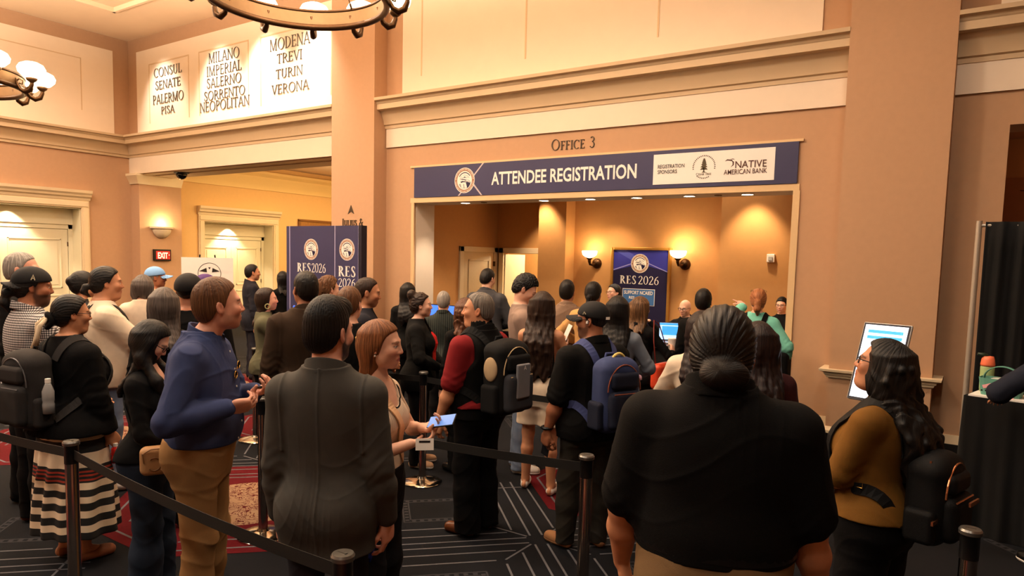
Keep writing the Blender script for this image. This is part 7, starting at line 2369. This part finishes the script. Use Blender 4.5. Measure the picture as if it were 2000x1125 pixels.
POSTS = [(-3.89, 1.71, 'chrome queue post in front of the striped ribbon skirt'), (-1.72, 1.59, 'chrome queue post at the bottom edge beside the charcoal blazer'),
         (-1.63, 3.18, 'chrome queue post left of the large man in black polo'), (-4.0, 4.63, 'dark queue post between the auburn-haired woman and the man in the vest'),
         (-6.33, 4.61, 'queue post with shiny base behind the blue-shirted man\'s hands'), (-4.1, 3.04, 'queue post hidden behind the man in blue, base showing by his legs'),
         (0.04, 3.20, 'chrome queue post at the lower right below the black backpack')]


def stanchion(x, y, lb):
    e = empty('queue_post', (x, y, 0), lb, 'queue post', group=None)
    m = MB(); m.lathe([(.175, 0), (.175, .012), (.16, .022), (.10, .032), (.045, .045), (.036, .06)], (0, 0, 0), 40); shade_auto(m.build('base_plate', M_PLATE, e), 40)
    m = MB(); m.lathe([(.032, .04), (.032, .90)], (0, 0, 0), 28); shade_auto(m.build('pole', M_CHROME, e), 40)
    m = MB(); m.lathe([(.034, .88), (.034, .975), (.037, .98)], (0, 0, 0), 28); shade_auto(m.build('belt_cassette', M_BLACK, e), 40)
    m = MB(); m.lathe([(.040, .978), (.041, .992), (.036, 1.0), (.0, 1.002)], (0, 0, 0), 28); m.box((-.018, -.005, 1.002), (.018, .005, 1.0035)); shade_auto(m.build('top_cap', mat('satin post cap', (120, 116, 110), .3, metal=.8, noise=0), e), 30)
    return e


for x, y, lb in POSTS: stanchion(x, y, lb)


def belt(a, b, lb, sag=.03, z=.93):
    o = empty('queue_belt', (*a, 0), lb, 'belt')
    m = MB(); d = np.array(b, float) - np.array(a, float); L = np.linalg.norm(d); u = d / L
    pts = []
    for t in np.linspace(0, 1, 20):
        p = u * (.036 + (L - .072) * t)
        pts.append((p[0], p[1], z - sag * 4 * t * (1 - t)))
    m.ribbon(pts, [(u[1], -u[0], .0)] * 20, .05, .003); m.build('webbing', M_BELT, o)


belt((-3.89, 1.71), (-6.0, 1.60), 'black belt running left from the post by the ribbon skirt')
belt((-3.89, 1.71), (-1.72, 1.59), 'black belt crossing in front of the khaki trousers and charcoal blazer')
belt((-1.63, 3.18), (-4.1, 3.04), 'black belt crossing in front of the man in the vest')
belt((-4.0, 4.63), (-1.40, 4.78), 'black belt behind the cream shorts')
belt((-4.0, 4.63), (-6.33, 4.61), 'black belt between the two rear posts')

# ---- tall table under black cloth with its things
u = np.array((.97, -.24)); v = np.array((.24, .97)); c0 = np.array((-.03, 6.30))
e = empty('draped_table', (c0[0], c0[1], 0), 'tall table under black floor-length cloth at the right edge', 'table')
P2 = lambda a, b, z: (u[0] * a + v[0] * b, u[1] * a + v[1] * b, z)
m = MB(); q = [P2(0, 0, 1.03), P2(1.5, 0, 1.03), P2(1.5, .6, 1.03), P2(0, .6, 1.03)]; q2 = [(a, b, 1.05) for a, b, _ in q]
m.add(q + q2, [(3, 2, 1, 0), (4, 5, 6, 7), (0, 1, 5, 4), (1, 2, 6, 5), (2, 3, 7, 6), (3, 0, 4, 7)]); m.build('tabletop', M_BLKCLOTH, e)
m = MB(); ring = []
per = [(0, 0, 1, 0, 1.5), (1.5, 0, 0, 1, .6), (1.5, .6, -1, 0, 1.5), (0, .6, 0, -1, .6)]
for a0, b0, da, db, L in per:
    n = int(L / .02)
    for i in range(n):
        t = L * i / n
        ring.append((a0 + da * t, b0 + db * t, db, -da, len(ring)))
vs_ = []; fs_ = []
n = len(ring)
for k in range(9):
    z = 1.048 - 1.045 * k / 8
    for a, b, na, nb, i in ring:
        w = (.004 + .022 * k / 8) * (1 + math.sin(i * .55) + .5 * math.sin(i * 1.3 + 1)) * .6 + .006
        vs_.append(P2(a + na * w, b + nb * w, z))
for k in range(8):
    for i in range(n): fs_.append((k * n + i, (k + 1) * n + i, (k + 1) * n + (i + 1) % n, k * n + (i + 1) % n))
m.add(vs_, fs_); m.build('skirt_cloth', M_BLKCLOTH, e, smooth=True)
e = empty('white_board', (c0[0], c0[1], 1.051), 'thin white board lying on the draped table under the basket', 'board')
m = MB(); q = [P2(.02, .01, 0), P2(.46, .01, 0), P2(.46, .34, 0), P2(.02, .34, 0)]; m.add(q + [(a, b, .012) for a, b, _ in q], [(3, 2, 1, 0), (4, 5, 6, 7), (0, 1, 5, 4), (1, 2, 6, 5), (2, 3, 7, 6), (3, 0, 4, 7)]); m.build('board', M_WHITE, e)
px_, py_, _ = P2(.07, .27, 0)
e = empty('tumbler_bottle', (c0[0] + px_, c0[1] + py_, 1.063), 'pale green tumbler with coral lid and dark spout behind the basket', 'bottle')
m = MB(); m.lathe([(.0, 0), (.042, 0), (.046, .02), (.048, .19), (.044, .20)], (0, 0, 0), 24); m.build('bottle_body', mat('pale green plastic', (150, 170, 116), .4), e, smooth=True)
m = MB(); m.lathe([(.048, .20), (.049, .215), (.044, .25), (.036, .275), (.0, .28)], (0, 0, 0), 24); m.build('lid', mat('coral lid', (240, 120, 82), .4), e, smooth=True)
m = MB(); m.tube([(.0, 0, .27), (-.03, -.01, .285), (-.07, -.02, .29)], [.016, .018, .012], 10); m.build('spout', mat('dark green spout', (34, 46, 34), .4), e, smooth=True)
# teal basket with pink ribbon
px_, py_, _ = P2(.20, .15, 0)
e = empty('teal_basket', (c0[0] + px_, c0[1] + py_, 1.063), 'teal perforated basket with loop handle and pink ribbon on the white board', 'basket', rotz=-.24)
M_TEALB = mat('teal plastic', (92, 150, 134), .5)
m = MB(); nn = 40
for z0, z1, s0, s1 in ((0, .13, .86, 1.0),):
    vs_, fs_ = [], []
    for z, s_ in ((0, .86), (.05, .92), (.13, 1.0)):
        for i in range(nn):
            a = 2 * math.pi * i / nn; cc, ss = math.cos(a), math.sin(a); k = (abs(cc) ** 5 + abs(ss) ** 5) ** (-.2)
            vs_.append((.145 * s_ * cc * k, .085 * s_ * ss * k, z))
    for r_ in range(2):
        for i in range(nn): fs_.append((r_ * nn + i, r_ * nn + (i + 1) % nn, (r_ + 1) * nn + (i + 1) % nn, (r_ + 1) * nn + i))
    fs_.append(tuple(range(nn - 1, -1, -1)))
    m.add(vs_, fs_)
o = m.build('basket_body', M_TEALB, e); sm = o.modifiers.new('t', 'SOLIDIFY'); sm.thickness = .004
m = MB()
for i in range(9):
    for z, sc in ((.035, .90), (.06, .93)):
        x_ = -.11 + .0275 * i + (.013 if z > .05 else 0); m.lathe([(.0, 0), (.007, 0)], (x_, -.085 * sc - .003, z), 8, (0, -1, .1))
m.build('dark_hole_discs', mat('painted hole shade', (14, 24, 24), .8, noise=0), e)  # flat dark discs, the shade inside the holes put into colour
m = MB(); m.ribbon([(.12 * math.cos(a), -.0, .12 + .10 * math.sin(a)) for a in np.linspace(.0, math.pi, 22)], [(math.cos(a), 0, math.sin(a)) for a in np.linspace(0, math.pi, 22)], .05, .006); m.build('handle', M_TEALB, e, smooth=True)
m = MB(); m.ribbon([(-.10, -.10, .065), (-.05, -.105, .085), (0, -.105, .10), (.05, -.108, .06), (.085, -.11, .01), (.09, -.11, -.005)], [(0, -1, 0)] * 6, .026, .003); m.build('pink_ribbon', mat('pink satin ribbon', (236, 170, 176), .4), e)
m = MB(); m.obox((.02, .02, .10), (.09, 0, .01), (0, .04, 0), (0, 0, .035)); m.build('tissue_paper', M_WHITE, e)

# ---- pipe and drape
e = empty('pipe_and_drape', (-.03, 7.5, 0), 'black drape hanging from a grey metal pole behind the draped table', 'curtain')
m = MB(); m.lathe([(.024, 0), (.024, 2.44)], (0, 0, 0), 16); m.lathe([(.2, 0), (.2, .012), (.03, .02)], (0, 0, 0), 20); m.tube([(0, 0, 2.40), (2.4, 0, 2.40)], .016, 10); m.build('pole', mat('grey steel pole', (176, 166, 152), .4, metal=.5), e)
m = MB(); vs_, fs_ = [], []; nn = 160
for k, z in enumerate((2.43, 2.2, 1.2, .03)):
    for i in range(nn + 1):
        vs_.append((.05 + 2.3 * i / nn, -.03 + .018 * math.sin(i * .55) + .01 * math.sin(i * 1.21 + k), z))
for k in range(3):
    for i in range(nn): fs_.append((k * (nn + 1) + i, (k + 1) * (nn + 1) + i, (k + 1) * (nn + 1) + i + 1, k * (nn + 1) + i + 1))
m.add(vs_, fs_); o = m.build('drape', M_BLKCLOTH, e, smooth=True); sm = o.modifiers.new('t', 'SOLIDIFY'); sm.thickness = .004

# ---- tilted tablet kiosk
A, Bq, Cq = np.array((-.695, 5.885, 1.5905)), np.array((-.3725, 5.774, 1.5903)), np.array((-.7234, 5.689, 1.0413))
ux = Bq - A; ux /= np.linalg.norm(ux); dn = Cq - A; dn = dn - ux * ux.dot(dn); dn /= np.linalg.norm(dn)
W_, H_ = .345, .60
nrm = np.cross(dn, ux); nrm /= np.linalg.norm(nrm)
if nrm[1] > 0: nrm = -nrm
ctr = A + ux * W_ / 2 + dn * H_ / 2
base = ctr - nrm * .10
e = empty('tablet_kiosk', (base[0], base[1], 0), 'tall tilted touchscreen kiosk with bright white screen before the right pillar', 'screen')
lc = ctr - np.array((base[0], base[1], 0))
m = MB(); m.obox(lc, ux * W_ / 2, dn * H_ / 2, nrm * .014); bevel(m.build('screen_case', mat('silver bezel', (200, 196, 190), .35, metal=.4, noise=0), e), .008)
m = MB(); m.obox(lc + nrm * .0145, ux * (W_ / 2 - .006), dn * (H_ / 2 - .006), nrm * .001); bz_ = m.build('black_border', mat('dark bezel', (10, 10, 30), .2, noise=0), e)
m = MB(); m.obox(lc + nrm * .0165, ux * (W_ / 2 - .020), dn * (H_ / 2 - .020), nrm * .0006); m.build('screen', emis('white screen glow', (226, 236, 255), 1.5), bz_)
m = MB()
for k in range(2): m.obox(lc + nrm * .0175 - dn * (H_ / 2 - .070 - .045 * k) + ux * .0, ux * .125, dn * .012, nrm * .0004)
m.build('text_bar', emis('screen cyan bar', (40, 160, 214), .9), bz_)
m = MB(); m.lathe([(.025, .02), (.025, 1.28)], (0, 0, 0), 16); m.build('pole', M_BLACK, e)
m = MB(); m.box((-.22, -.22, 0), (.22, .22, .02)); m.build('base_plate', M_BLACK, e)
m = MB(); m.tube([(0, 0, 1.26), tuple(lc - nrm * .01)], .03, 10); m.build('bracket', M_BLACK, e)

# ---- registration counter with monitors and laptop
e = empty('registration_counter', (-4.85, 8.15, 0), 'long black draped registration counter across the office opening', 'counter')
m = MB(); m.box((-2.35, -.30, 0), (2.35, .30, .99)); m.build('counter_front', M_BLKCLOTH, e)
m = MB(); m.box((-2.40, -.35, .99), (2.40, .35, 1.03)); bevel(m.build('countertop', mat('black counter top', (22, 20, 19), .35), e), .006)
for x, y, r, lb in ((-6.42, 8.08, .15, 'monitor with blue screen right of the grey-haired man in stripes'), (-6.92, 8.05, .05, 'monitor with blue screen left of the grey-haired man in stripes')):
    e = empty('computer_monitor', (x, y, 1.031), lb, 'monitor', rotz=r)
    m = MB(); m.box((-.24, -.01, .05), (.24, .02, .27)); bevel(m.build('case', M_BLACK, e), .005)
    m = MB(); m.box((-.228, -.0125, .062), (.228, -.0105, .258)); m.build('screen', emis('monitor blue glow', (60, 110, 240), 1.4), e)
    m = MB(); m.lathe([(.11, 0), (.11, .01), (.0, .012)], (0, .05, 0), 20); m.box((-.03, .02, .01), (.03, .05, .2)); m.build('stand', M_BLACK, e)
e = empty('laptop', (-3.06, 8.12, 1.031), 'open laptop with blue and white screen facing the queue', 'laptop', rotz=.38)
m = MB(); m.box((-.16, -.11, 0), (.16, .11, .015)); bevel(m.build('keyboard_deck', mat('silver laptop', (150, 148, 146), .35, metal=.5, noise=0), e), .004)
m = MB(); T_ = math.radians(14); uz = np.array((0, math.sin(T_), math.cos(T_))); un = np.array((0, -math.cos(T_), math.sin(T_)))
m.obox(np.array((0, .11, .015)) + uz * .115, (.16, 0, 0), uz * .115, un * .004); bevel(m.build('lid', M_BLACK, e), .003)
m = MB(); m.obox(np.array((0, .11, .015)) + uz * .117 + un * .0048, (.15, 0, 0), uz * .103, un * .0006); sc_ = m.build('screen', emis('laptop screen glow', (150, 190, 250), 1.6), e)
m = MB(); m.obox(np.array((0.0, .11, .015)) + uz * .125 + un * .006, (.12, 0, 0), uz * .055, un * .0004); m.obox(np.array((0, .11, .015)) + uz * .205 + un * .006, (.15, 0, 0), uz * .012, un * .0004); m.build('page_block', emis('laptop cyan block', (40, 140, 210), 1.0), sc_)
